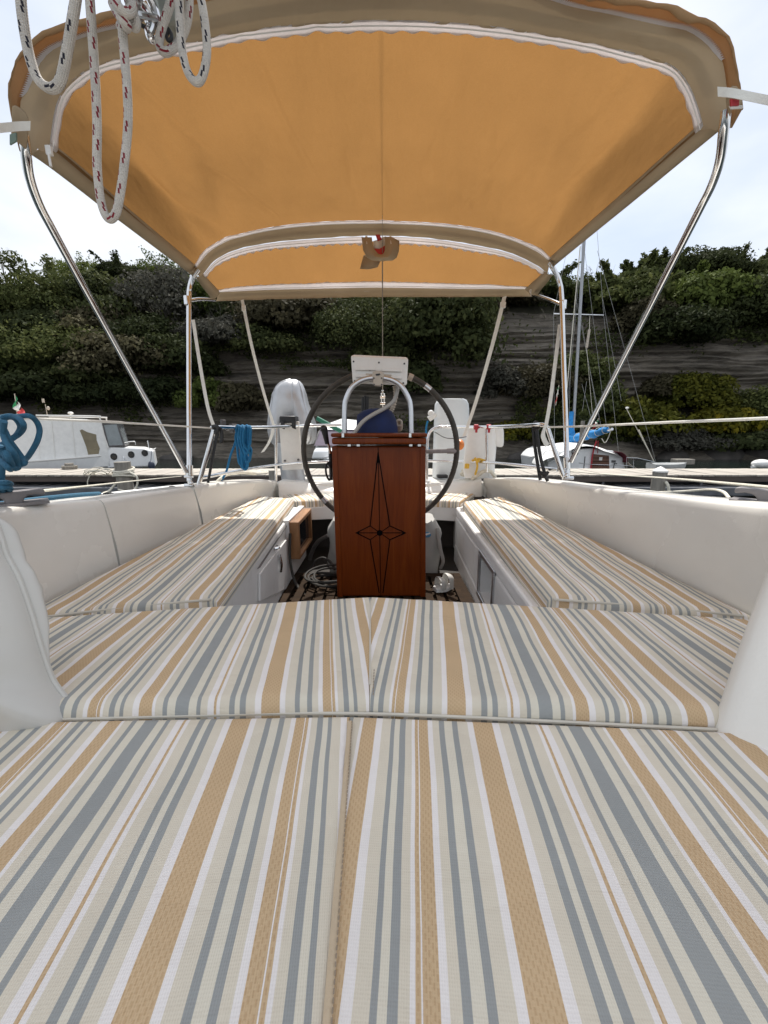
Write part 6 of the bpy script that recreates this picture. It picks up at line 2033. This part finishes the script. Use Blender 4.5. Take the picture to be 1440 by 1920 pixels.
rail('stern_railing', 'polished tube stern railing right of the steering wheel', [
    ('leg', [(1026, 800, 2.34), (1040, 845, 2.32), (1056, 893, 2.30)], .0135, 1),
    ('top_rail', [(801, 840, 3.45), (802, 822, 3.45), (808, 808, 3.45), (822, 801, 3.45), (850, 800.5, 3.4), (900, 801, 3.2), (950, 799.5, 2.9), (990, 797.5, 2.55), (1010, 796.5, 2.40), (1022, 798, 2.36), (1027, 803, 2.34)], .0135, 6),
    ('mid_rail', [(800, 864, 3.45), (850, 865, 3.4), (915, 867, 3.1), (980, 873, 2.7), (1046, 881, 2.31)], .0115, 6),
    ('post', [(912, 801, 3.14), (913, 885, 3.16)], .0115, 1),
    ('post', [(801, 835, 3.45), (800, 905, 3.45)], .0125, 1)])
def line(name, label, cat, pts, r, mat, group=None, sm=8):
    b = MB(); b.tube([at(*p) for p in pts], r, 8, sm); o = b.build(name, mat); tag(o, label, cat, group); return o
line('lifeline', 'white lifeline wire along the left side above the coaming', 'lifeline', [(-160, 770, 1.0), (0, 782, 1.25), (200, 791, 1.62), (370, 801, 2.2), (398, 803, 2.34)], .0045, WEBBING)
line('lifeline', 'white lifeline rope along the right side above the coaming', 'lifeline', [(1600, 772, 1.0), (1440, 784, 1.25), (1250, 792, 1.55), (1100, 799, 2.0), (1026, 801, 2.34)], .0050, WEBBING)
line('mooring_line', 'thin white mooring line slanting over the left coaming to the piling', 'rope', [(40, 924, 1.35), (160, 912, 2.2), (270, 900, 4.0), (340, 893, 8.0)], .006, ROPE_W)
line('mooring_line', 'white mooring line slanting along the right side over the dock edge', 'rope', [(1050, 882, 8.2), (1120, 888, 6.0), (1250, 897, 3.2), (1380, 908, 2.2), (1500, 920, 1.7)], .009, ROPE_W)
line('stern_line', 'grey rope arching over the right coaming beside the piling', 'rope', [(1190, 925, 3.0), (1270, 922, 3.1), (1330, 918, 3.0), (1355, 922, 2.6), (1368, 935, 2.3)], .010, ROPE_W)
line('piling_rope', 'white rope hanging down the right side of the capped piling', 'rope', [(1248, 903, 8.15), (1253, 912, 8.1), (1254, 930, 8.1)], .03, ROPE_W)

# webbing straps that tension the awning
def strap(label, pts, w, side=(1, 0, 0), sm=6, buckle=None):
    t = thing('webbing_strap', label, 'strap', at(*pts[-1]), 'white webbing straps of the awning')
    P_ = catmull([at(*p) for p in pts], sm)
    b = MB(); ribbon(b, P_, w, side, .003); b.build('webbing', WEBBING, t, angle=30)
    if buckle:
        b = MB(); c = at(*buckle); b.box((c.x - w * .65, c.y - .008, c.z - .02), (c.x + w * .65, c.y + .008, c.z + .02)); b.build('buckle', WEBBING, t, bevel=.003)
    return t
strap('white strap from the rear awning edge to the outboard, left of the wheel', [(454, 562, 3.02), (470, 640, 3.1), (486, 705, 3.2), (500, 755, 3.26), (513, 797, 3.3)], .022, (.96, .1, .25), buckle=(457, 578, 3.03))
strap('short white strap tail hanging beside the outboard bracket', [(514, 796, 3.28), (510, 815, 3.26), (503, 832, 3.25), (492, 848, 3.24)], .030, (.9, .2, .3))
strap('white strap from the rear awning edge to the stern rail right of the wheel', [(946, 556, 3.02), (925, 640, 3.08), (898, 735, 3.16), (880, 790, 3.2), (870, 818, 3.2)], .030, (.96, -.1, .25), buckle=(943, 572, 3.03))
strap('white strap beside the left awning upright', [(362, 600, 2.52), (376, 690, 2.43), (390, 765, 2.37), (402, 803, 2.33)], .019, (.9, .3, .2))
strap('wide white strap beside the right awning upright', [(1050, 608, 2.54), (1041, 680, 2.47), (1032, 750, 2.39), (1023, 802, 2.33)], .024, (.95, .1, .25))
strap('white strap tail hanging from the right stern rail corner', [(1022, 800, 2.33), (1018, 815, 2.32), (1022, 828, 2.32), (1027, 835, 2.32)], .030, (.8, .2, .5))
strap('white strap from the front awning corner leaving the picture at the left', [(56, 236, 1.285), (30, 237, 1.25), (0, 240, 1.2), (-140, 250, 1.0)], .028, (0, .25, 1), sm=3)
strap('white strap from the front awning corner leaving the picture at the right', [(1346, 172, 1.285), (1376, 175, 1.25), (1440, 188, 1.2), (1600, 220, 1.0)], .028, (0, .25, 1), sm=3)
for lab, pts in (('black lashing straps on the left stern rail corner', [[(402, 803, 2.35), (404, 808, 2.33), (408, 815, 2.33), (404, 830, 2.33), (390, 905, 2.32)], [(404, 802, 2.33), (414, 806, 2.33), (416, 822, 2.33), (414, 830, 2.33)], [(398, 800, 2.33), (408, 800, 2.31), (406, 812, 2.32), (400, 808, 2.34)]]),
                 ('black lashing straps on the right stern rail corner', [[(1000, 797, 2.47), (1002, 830, 2.45), (1008, 870, 2.43), (1013, 900, 2.42)], [(1006, 800, 2.45), (1012, 850, 2.42), (1022, 890, 2.4), (1027, 902, 2.4)], [(998, 798, 2.49), (1004, 792, 2.45), (1012, 800, 2.43), (1000, 806, 2.46)], [(1012, 885, 2.41), (1020, 890, 2.4), (1028, 885, 2.4), (1022, 895, 2.4)]])):
    t = thing('black_lashing', lab, 'strap', at(*pts[0][-1]), 'black lashing straps on the stern rails')
    for q in pts:
        b = MB(); b.tube([at(*p) for p in q], .011, 8, 6, flat=.6); b.build('strap', BLACK_PL, t)

# ================================================================== OUTBOARD
ob = thing('outboard_motor', 'outboard motor under a crinkled silver cover on a white bracket', 'outboard motor', at(540, 900, 3.5))
OD = 3.46
rows_ = []
prof_ob = [(705, 533, 541), (707.5, 523, 549), (713, 512, 555), (722, 504, 560), (735, 498, 564), (752, 495, 568), (772, 492.5, 574), (792, 491, 580), (810, 492, 583), (826, 495, 581), (834, 500, 576)]
for i, (py, x0, x1) in enumerate(prof_ob):
    c = at((x0 + x1) / 2, py, OD); w_ = (at(x1, py, OD).x - at(x0, py, OD).x) / 2
    c.y = OD + .24
    row = []
    for k in range(72):
        a = 2 * math.pi * k / 72
        ca_, sa_ = math.cos(a), math.sin(a)
        ex = Vector((w_ * abs(ca_) ** .75 * (1 if ca_ > 0 else -1), min(w_ * 1.05, .26) * abs(sa_) ** .75 * (1 if sa_ > 0 else -1), 0))
        # cloth gathered in above the clamp, and a few hanging folds lower down
        gat = .10 * math.exp(-((a - 1.5 * math.pi - .1) / .42) ** 2) * max(0, min(1, (i - 5) / 3))
        fold = .012 * fnoise(3 * ca_, 3 * sa_, i * .5) + (.016 * math.sin(11 * a + i * .5) * fnoise(2 * ca_, 2 * sa_, 7) + .008 * math.sin(23 * a - i)) * max(0, (i - 4) / 6)
        row.append(c + ex - Vector((ca_, sa_, 0)) * (fold + gat))
    rows_.append(row)
b = MB(); b.grid(rows_, close_u=True); b.add(rows_[0], [tuple(range(72))]); cvr = b.build('cover', SILVER, ob, angle=60)
for k0 in (44, 57, 66):
    b = MB(); b.tube([r_[k0] + Vector((0, -.002, 0)) for r_ in rows_], .004, 5, 2); b.build('cover_seam', SILVER, cvr)
rows_ = []
for i, (py, x0, x1) in enumerate([(830, 508, 560), (855, 512, 562), (880, 520, 566), (905, 524, 570)]):
    c = at((x0 + x1) / 2, py, OD + .05); w_ = (at(x1, py, OD).x - at(x0, py, OD).x) / 2; c.y = OD + .14
    rows_.append([c + Vector((w_ * math.cos(a), .10 * math.sin(a), 0)) + Vector((math.cos(a), math.sin(a), 0)) * .018 * fnoise(4 * math.cos(a), 4 * math.sin(a), i) for a in [2 * math.pi * k / 24 for k in range(24)]])
b = MB(); b.grid(rows_, close_u=True); b.build('leg_cover', SILVER, ob, angle=28)
b = MB(); q = [at(523, 794, OD - .05), at(560, 790, OD - .05), at(567, 880, OD - .03), at(529, 882, OD - .03)]
b.prism(q, (0, .04, 0)); brk = b.build('bracket_board', WHITE_PL, ob, smooth=False, bevel=.006)
for p in ((534, 864), (559, 862)):
    c = at(*p, OD - .047); b = MB(); b.tube([c + Vector((0, -.004, 0)), c + Vector((0, .01, 0))], .009, 10); b.build('bolt', DARK_GREY, brk)
b = MB()
b.box(tuple(at(524, 793, OD - .08)), tuple(at(560, 781, OD + .06)))
cl = b.build('clamp', BLACK_PL, ob, bevel=.01)
for px in (530, 551):
    b = MB(); b.tube([at(px, 790, OD - .10), at(px, 800, OD - .10)], .018, 10); b.tube([at(px - 3, 800, OD - .10), at(px + 4, 803, OD - .10)], .010, 8); b.build('clamp_screw', BLACK_PL, cl)

# ================================================================== THINGS ON THE STERN
# tall white padded case
t = thing('white_case', 'tall white rounded case standing on the stern right of the wheel', 'case', at(848, 895, 3.75))
VD = 3.72
rows_ = []
for i, (py, x0, x1) in enumerate([(897, 814, 879), (860, 815, 880.5), (800, 817, 882), (768, 818, 882), (757, 819, 881), (750, 823, 877), (747, 830, 870)]):
    c = at((x0 + x1) / 2, py, VD); w_ = (at(x1, py, VD).x - at(x0, py, VD).x) / 2; c.y = VD + .10
    rows_.append([c + Vector((w_ * abs(math.cos(a)) ** .4 * (1 if math.cos(a) > 0 else -1), .10 * abs(math.sin(a)) ** .4 * (1 if math.sin(a) > 0 else -1), .004 * math.cos(2 * a))) for a in [2 * math.pi * k / 36 for k in range(36)]])
b = MB(); b.grid(rows_, close_u=True); b.add(rows_[-1], [tuple(range(36))]); b.build('shell', simple('white_case_shell', (.66, .68, .68), .45, var=.04, bump_s=.15, bump_scale=90), t, angle=60)
b = MB(); b.tube([at(804, 786, VD - .06), at(812, 780, VD - .06), at(817, 776, VD - .06)], .026, 10, 3); b.ball(at(808, 775, VD - .05), .03); pg = b.build('power_plug', WHITE_PL, t)
b = MB(); b.tube([at(802, 789, VD - .06), at(799, 805, VD - .06), at(801, 830, VD - .05), at(806, 850, VD - .05)], .009, 7, 6); b.build('blue_cable', ROPE_BLUE2, pg)
b = MB(); b.tube([at(815, 810, VD - .02), at(840, 822, VD - .06), at(880, 818, VD - .06), at(905, 812, VD - .1)], .004, 5, 6); b.build('thin_cord', DARK_GREY, t)
b = MB(); b.box(tuple(at(820, 897, VD - .1)), tuple(at(838, 889, VD - .02))); b.build('foot_strap', BLACK_PL, t, bevel=.01)
# white cloth lifebuoy bags on the rail
t = thing('white_rail_bag', 'white cloth bag with yellow lashing hung on the right stern rail', 'bag', at(905, 895, 3.2))
rows_ = []
for i, (py, x0, x1) in enumerate([(800, 880, 938), (815, 878, 936), (840, 876, 934), (865, 872, 932), (885, 871, 931), (897, 874, 928)]):
    c = at((x0 + x1) / 2, py, 3.24); w_ = (at(x1, py, 3.24).x - at(x0, py, 3.24).x) / 2; c.y = 3.30
    rows_.append([c + Vector((w_ * abs(math.cos(a)) ** .6 * (1 if math.cos(a) > 0 else -1), (.03 + .008 * i) * math.sin(a), 0)) + Vector((0, 1, 0)) * .012 * fnoise(5 * math.cos(a), i * .7) for a in [2 * math.pi * k / 30 for k in range(30)]])
b = MB(); b.grid(rows_, close_u=True); b.add(rows_[0], [tuple(range(30))]); b.add(rows_[-1], [tuple(range(29, -1, -1))]); b.build('body', WHITE_CL, t, angle=60)
b = MB(); b.grid([[at(px, py, 3.28) for px, py in r_] for r_ in (((925, 797), (940, 798), (945, 803)), ((926, 818), (940, 820), (945, 820)), ((926, 838), (938, 840), (945, 839)))]); b.build('side_flap', WHITE_CL, t, solid=.02, subsurf=1)
for px in (892.5, 916):
    b = MB(); c = at(px, 800.5, 3.2 if px < 900 else 3.12); b.tube([c + Vector((-.016, 0, 0)), c + Vector((.016, 0, 0))], .021, 10); b.box((c.x - .008, c.y - .024, c.z - .045), (c.x + .008, c.y - .012, c.z)); b.build('red_clip', RED_PL, t)
b = MB()
b.tube([at(885, 864, 3.19), at(897, 861, 3.17), at(910, 864, 3.17)], .010, 7, 4); b.tube([at(893, 862, 3.17), at(895, 875, 3.17), at(891, 890, 3.18)], .009, 7, 4); b.tube([at(890, 858, 3.165), at(896, 866, 3.16), at(899, 859, 3.165)], .009, 7, 4); b.tube([at(876, 870, 3.2), at(875, 878, 3.19)], .02, 7)
b.build('yellow_lashing', ROPE_Y, t)
# orange float light
t = thing('orange_float_light', 'orange float light on the rail at the right edge of the wheel', 'light', at(862, 835, 3.0))
b = MB(); b.ball(at(862, 834, 3.05), (.034, .06, .042), 16, 10); b.build('dome', ORANGE_PL, t)
b = MB(); b.tube([at(857, 836, 3.0), at(858, 826, 3.0)], .018, 8); b.build('holder', DARK_GREY, t)
# white rope coil on the aft deck
b = MB()
for k in range(5):
    b.tube([(at(912, 890, 3.15).x + (.15 - .012 * k) * math.cos(a), 3.42 + .10 * math.sin(a), CZ - .415 + .012 * k + .02 * math.sin(2 * a + k) + .03 * max(0, math.sin(a * .5))) for a in [2 * math.pi * i / 14 for i in range(14)]], .014, 7, 3, closed=True)
b.tube([at(885, 897, 3.25), at(898, 890, 3.2), at(908, 883, 3.18), at(920, 884, 3.18), at(928, 894, 3.2)], .016, 8, 6)
o = b.build('white_rope_coil', ROPE_W); tag(o, 'thick white rope coiled on the stern under the white rail bag', 'rope')
# green tube slanting behind the wheel
b = MB(); b.tube([at(594, 784, 3.62), at(640, 809, 3.62)], .02, 10); o = b.build('green_pole', GREEN_TUBE); tag(o, 'green pole slanting behind the left of the wheel', 'pole')
# grey clamp and blue coiled rope on the left stern rail
t = thing('rail_clamp', 'grey clamp on the left stern rail beside the hanging blue rope', 'clamp', at(438, 812, 2.62))
b = MB(); b.box(tuple(at(430, 812, 2.60)), tuple(at(446, 795, 2.68))); b.build('jaw', DARK_GREY, t, bevel=.005)
b = MB(); b.box(tuple(at(413, 800, 2.52)), tuple(at(424, 787, 2.58))); b.build('block', DARK_GREY, t, bevel=.005)
b = MB(); b.tube([at(446, 803, 2.62), at(424, 803, 2.62)], .018, 8); b.build('pin', DARK_GREY, t)
b = MB()
for k in range(6):
    x = 446 + k * 4.2
    top, bot = 798 + (k % 2) * 1.5, (872, 880, 866, 878, 858, 850)[k]
    xb = (452, 459, 464, 456, 466, 462)[k]
    dd = .018 * (k % 3)
    b.tube([at(x - 2, 815, 2.60), at(x - 3, 804, 2.60), at(x, top, 2.58), at(x + 3, 804, 2.56 - dd), at(x + 2, 830, 2.55 - dd), at(xb + 5, bot - 14, 2.55 - dd), at(xb + 2, bot, 2.555 - dd), at(xb - 4, bot - 6, 2.56 - dd), at(xb - 7 + k, bot - 32, 2.57 - dd), at(x - 4, 822, 2.575 - dd), at(x - 3, 812, 2.58)], .0082, 8, 6)
b.tube([at(446, 806, 2.6), at(441, 830, 2.6), at(432, 855, 2.58), at(424, 885, 2.56), at(412, 905, 2.55)], .0075, 8, 6)
o = b.build('blue_rope_coil', ROPE_BLUE2); tag(o, 'bright blue rope coil hanging from the left stern rail', 'rope')
line('white_rope_end', 'white rope end curling over the left coaming below the blue coil', 'rope', [(404, 908, 2.5), (414, 897, 2.55), (428, 889, 2.7), (450, 886, 2.9), (480, 888, 3.0)], .012, ROPE_W)

# big blue rope coil at the left edge
b = MB(); BD = 1.22
loops = [
    [(-20, 792), (10, 783), (35, 781), (55, 780), (68, 790), (74, 806), (70, 826), (58, 848), (47, 862), (36, 866), (26, 858), (10, 842), (-15, 825)],
    [(-20, 800), (0, 790), (16, 782), (30, 786), (38, 800), (34, 812), (24, 822), (10, 830), (-20, 850)],
    [(2, 783), (20, 780), (36, 785), (44, 796), (42, 806), (34, 815), (26, 820)],
    [(-20, 782), (-2, 790), (8, 806), (18, 826), (34, 848), (44, 862), (46, 868), (38, 871), (26, 868), (8, 852), (-20, 836)],
    [(8, 790), (6, 812), (12, 830), (26, 850), (32, 866), (34, 876), (26, 878), (16, 868), (8, 850), (2, 838)],
    [(-20, 860), (-4, 862), (6, 868), (14, 876), (20, 880), (22, 872), (16, 858), (10, 845)],
]
for k, lp in enumerate(loops):
    b.tube([at(px, py, BD - .028 * k + .012 * math.sin(i * 1.7)) for i, (px, py) in enumerate(lp)], .0078, 9, 7)
for k, x in enumerate((-10, -3, 4)):
    b.tube([at(x - 4, 835, BD - .05 - .01 * k), at(x, 870, BD - .06), at(x - 1, 905, BD - .05), at(x + 4, 928, BD - .03)], .0080, 9, 6)
for py in (908, 917):
    b.tube([at(-18, py + 1, BD - .05), at(-2, py - 2, BD - .09), at(14, py - 3, BD - .08), at(19, py, BD - .04), at(12, py + 3, BD - .0), at(-16, py + 4, BD + .01)], .0080, 9, 6)
o = b.build('blue_rope_bundle', ROPE_BLUE); tag(o, 'dull blue rope bundle hanging on the left lifeline at the left edge', 'rope')
line('blue_rope_run', 'blue rope lying along the left coaming top through the fairlead', 'rope', [(-40, 950, 1.15), (10, 944, 1.24), (40, 940, 1.30), (90, 934, 1.42), (150, 928, 1.62), (186, 925.5, 1.8)], .0095, ROPE_BLUE)

# deck fairleads
CAST = simple('cast_grey', (.20, .185, .185), .55, var=.15, scale=14, bump_s=.2, bump_scale=90)
def fairlead(label, c, L, dirv, h):
    """Cast bridge with two open arches."""
    t = thing('deck_fairlead', label, 'fairlead', c, 'grey deck fairleads')
    d = Vector(dirv).normalized(); s_ = Vector((-d.y, d.x, 0)); up = Vector((0, 0, 1))
    prof_f = [(-.5, 0), (-.34, 0), (-.33, .42), (-.27, .62), (-.16, .66), (-.09, .52), (-.06, 0), (.16, 0), (.19, .45), (.26, .66), (.36, .70), (.44, .62), (.5, .62), (.5, 1.0), (.42, 1.06), (-.4, .98), (-.52, .7)]
    b = MB(); b.prism([c + d * (u * L) + up * (v * h) - s_ * .022 for u, v in prof_f], s_ * .044); b.build('bridge', CAST, t, smooth=False, bevel=.005)
    b = MB(); b.obox(c + up * .004, d * (L * .54), s_ * .035, up * .005); b.build('base', CAST, t, smooth=False)
ca = at(38, 944, 1.20)
fairlead('grey cast fairlead on the left coaming beside the blue rope', ca + Vector((-.03, 0, -.006)), .17, (.72, .70, 0), .044)
ca = at(1428, 943, 1.13)
fairlead('grey cast fairlead on the right coaming at the right edge', ca + Vector((.03, 0, -.006)), .17, (-.62, .78, 0), .044)
t = thing('jam_cleat', 'small black cleat on the left coaming top near the first joint', 'cleat', at(203, 929, 1.75))
b = MB(); b.obox(at(203, 928.5, 1.75), (.028, .02, 0), (-.006, .01, 0), (0, 0, .006)); b.build('base', BLACK_PL, t, bevel=.003)
b = MB(); b.tube([at(194, 927, 1.75), at(203, 924.5, 1.76), at(214, 927, 1.78)], .006, 8, 4); b.build('horn', BLACK_PL, t)
t = thing('small_cleat', 'small black padeye on the left coaming near the awning upright', 'cleat', at(322, 917, 2.1))
b = MB(); b.tube([at(313, 919, 2.1), at(318, 914, 2.1), at(326, 913.5, 2.12), at(331, 917, 2.14)], .007, 8, 4); b.build('loop', BLACK_PL, t)
b = MB(); b.obox(at(322, 918.5, 2.1), (.02, .03, 0), (-.012, .008, 0), (0, 0, .005)); b.build('base', BLACK_PL, t)

# ================================================================== RUNNING RIGGING OVERHEAD
RD = .66
def hang(name, label, lst, r, mat, D_=RD, dy=.0, n=14):
    b = MB()
    for q in lst:
        b.tube([at(p[0], p[1], D_ + (p[2] if len(p) > 2 else 0)) for p in q], r, n, 8)
    o = b.build(name, mat); tag(o, label, 'rope', 'ropes hanging from the boom end'); return o
hang('hanging_rope', 'white rope with black flecks in a wide loop at the top left corner', [[(30, -160), (36, -60), (40, 10), (48, 70), (58, 115), (72, 150), (95, 166), (113, 152), (125, 100), (134, 50), (142, 0), (148, -60), (152, -160)]], .0064, ROPE_BLK)
hang('hanging_rope', 'white rope with red flecks in the longest loop over the awning', [[(160, -160), (166, -40), (172, 50), (178, 140), (182, 230), (182, 310), (188, 370), (197, 402), (207, 411), (218, 398), (226, 360), (234, 300), (240, 230), (238, 160), (233, 100), (230, 60), (233, 36)]], .0057, ROPE_RED)
hang('rope_knot', 'red flecked white rope knotted beside the metal boom fitting', [
    [(205, -120), (208, -30), (214, 2), (226, 22), (240, 38), (252, 50), (255, 40), (248, 18), (240, -10), (236, -120)],
    [(222, -60, -.02), (216, -10, -.02), (222, 12, -.025), (236, 24, -.02), (248, 14, -.01), (244, -20, 0), (246, -80, 0)],
    [(212, 8, .01), (220, 24, -.01), (232, 40, -.018), (238, 48, -.01), (232, 54, .01), (226, 50, .02)]], .0060, ROPE_RED)
hang('hanging_rope', 'white rope with black flecks in a narrow loop right of the fitting', [[(330, -160), (335, -40), (337, 30), (341, 90), (350, 130), (362, 150), (374, 152), (383, 132), (388, 95), (385, 50), (377, 0), (362, -50), (355, -160)]], .0055, ROPE_BLK)
hang('hanging_rope', 'red flecked white rope in the shortest loop beside the fitting', [[(338, -160, .03), (330, -40, .03), (318, 10, .03), (306, 45, .03), (299, 72, .03), (300, 90, .03), (310, 98, .03), (324, 91, .04), (338, 75, .05), (350, 45, .05), (355, 5, .05), (354, -60, .05), (352, -160, .05)]], .0057, ROPE_RED)
# boom with its end fitting
bt = thing('boom', 'aluminium boom end with shackle and tie among the hanging ropes', 'boom', at(300, -10, .74))
be = at(295, -75, .76)
b = MB(); b.tube([be, be + Vector((.10, -.6, .06)), be + Vector((.35, -3.2, .25))], .062, 18); b.build('spar', ALU, bt)
b = MB()
b.prism([at(px, py, .72) for px, py in ((272, -60), (284, -10), (296, 30), (312, 46), (328, 36), (334, 0), (338, -60))], (0, .03, 0)); b.build('end_plate', simple('cast_fitting', (.30, .31, .27), .42, .7, var=.15), bt, smooth=False, bevel=.006)
b = MB(); b.tube([at(px, py, .70) for px, py in ((258, -30), (262, 5), (272, 28), (284, 44), (294, 40), (290, 18), (280, -6), (276, -40))], .0055, 8, 6); b.tube([at(px, py, .69) for px, py in ((270, 10), (280, 22), (288, 46), (282, 62), (276, 54))], .0042, 8, 6)
b.tube([at(262, 28, .685), at(298, 36, .685)], .004, 8); b.build('shackle', CHROME, bt)
b = MB(); b.ball(at(283, 63, .70), (.008, .008, .012), 12, 8); b.tube([at(250, 12, .70), at(258, 26, .70)], .012, 10); b.build('sheave_pin', CHROME, bt)
b = MB(); b.tube([at(px, py, .695) for px, py in ((258, 36), (264, 46), (278, 53), (294, 54), (306, 50), (318, 58), (322, 70), (316, 76), (312, 66), (318, 54))], .0026, 7, 6); b.build('cable_tie', BLACK_PL, bt)
b = MB(); b.box(tuple(at(246, 30, .69)), tuple(at(258, 12, .70))); b.build('red_end', RED_PL, bt, bevel=.004)
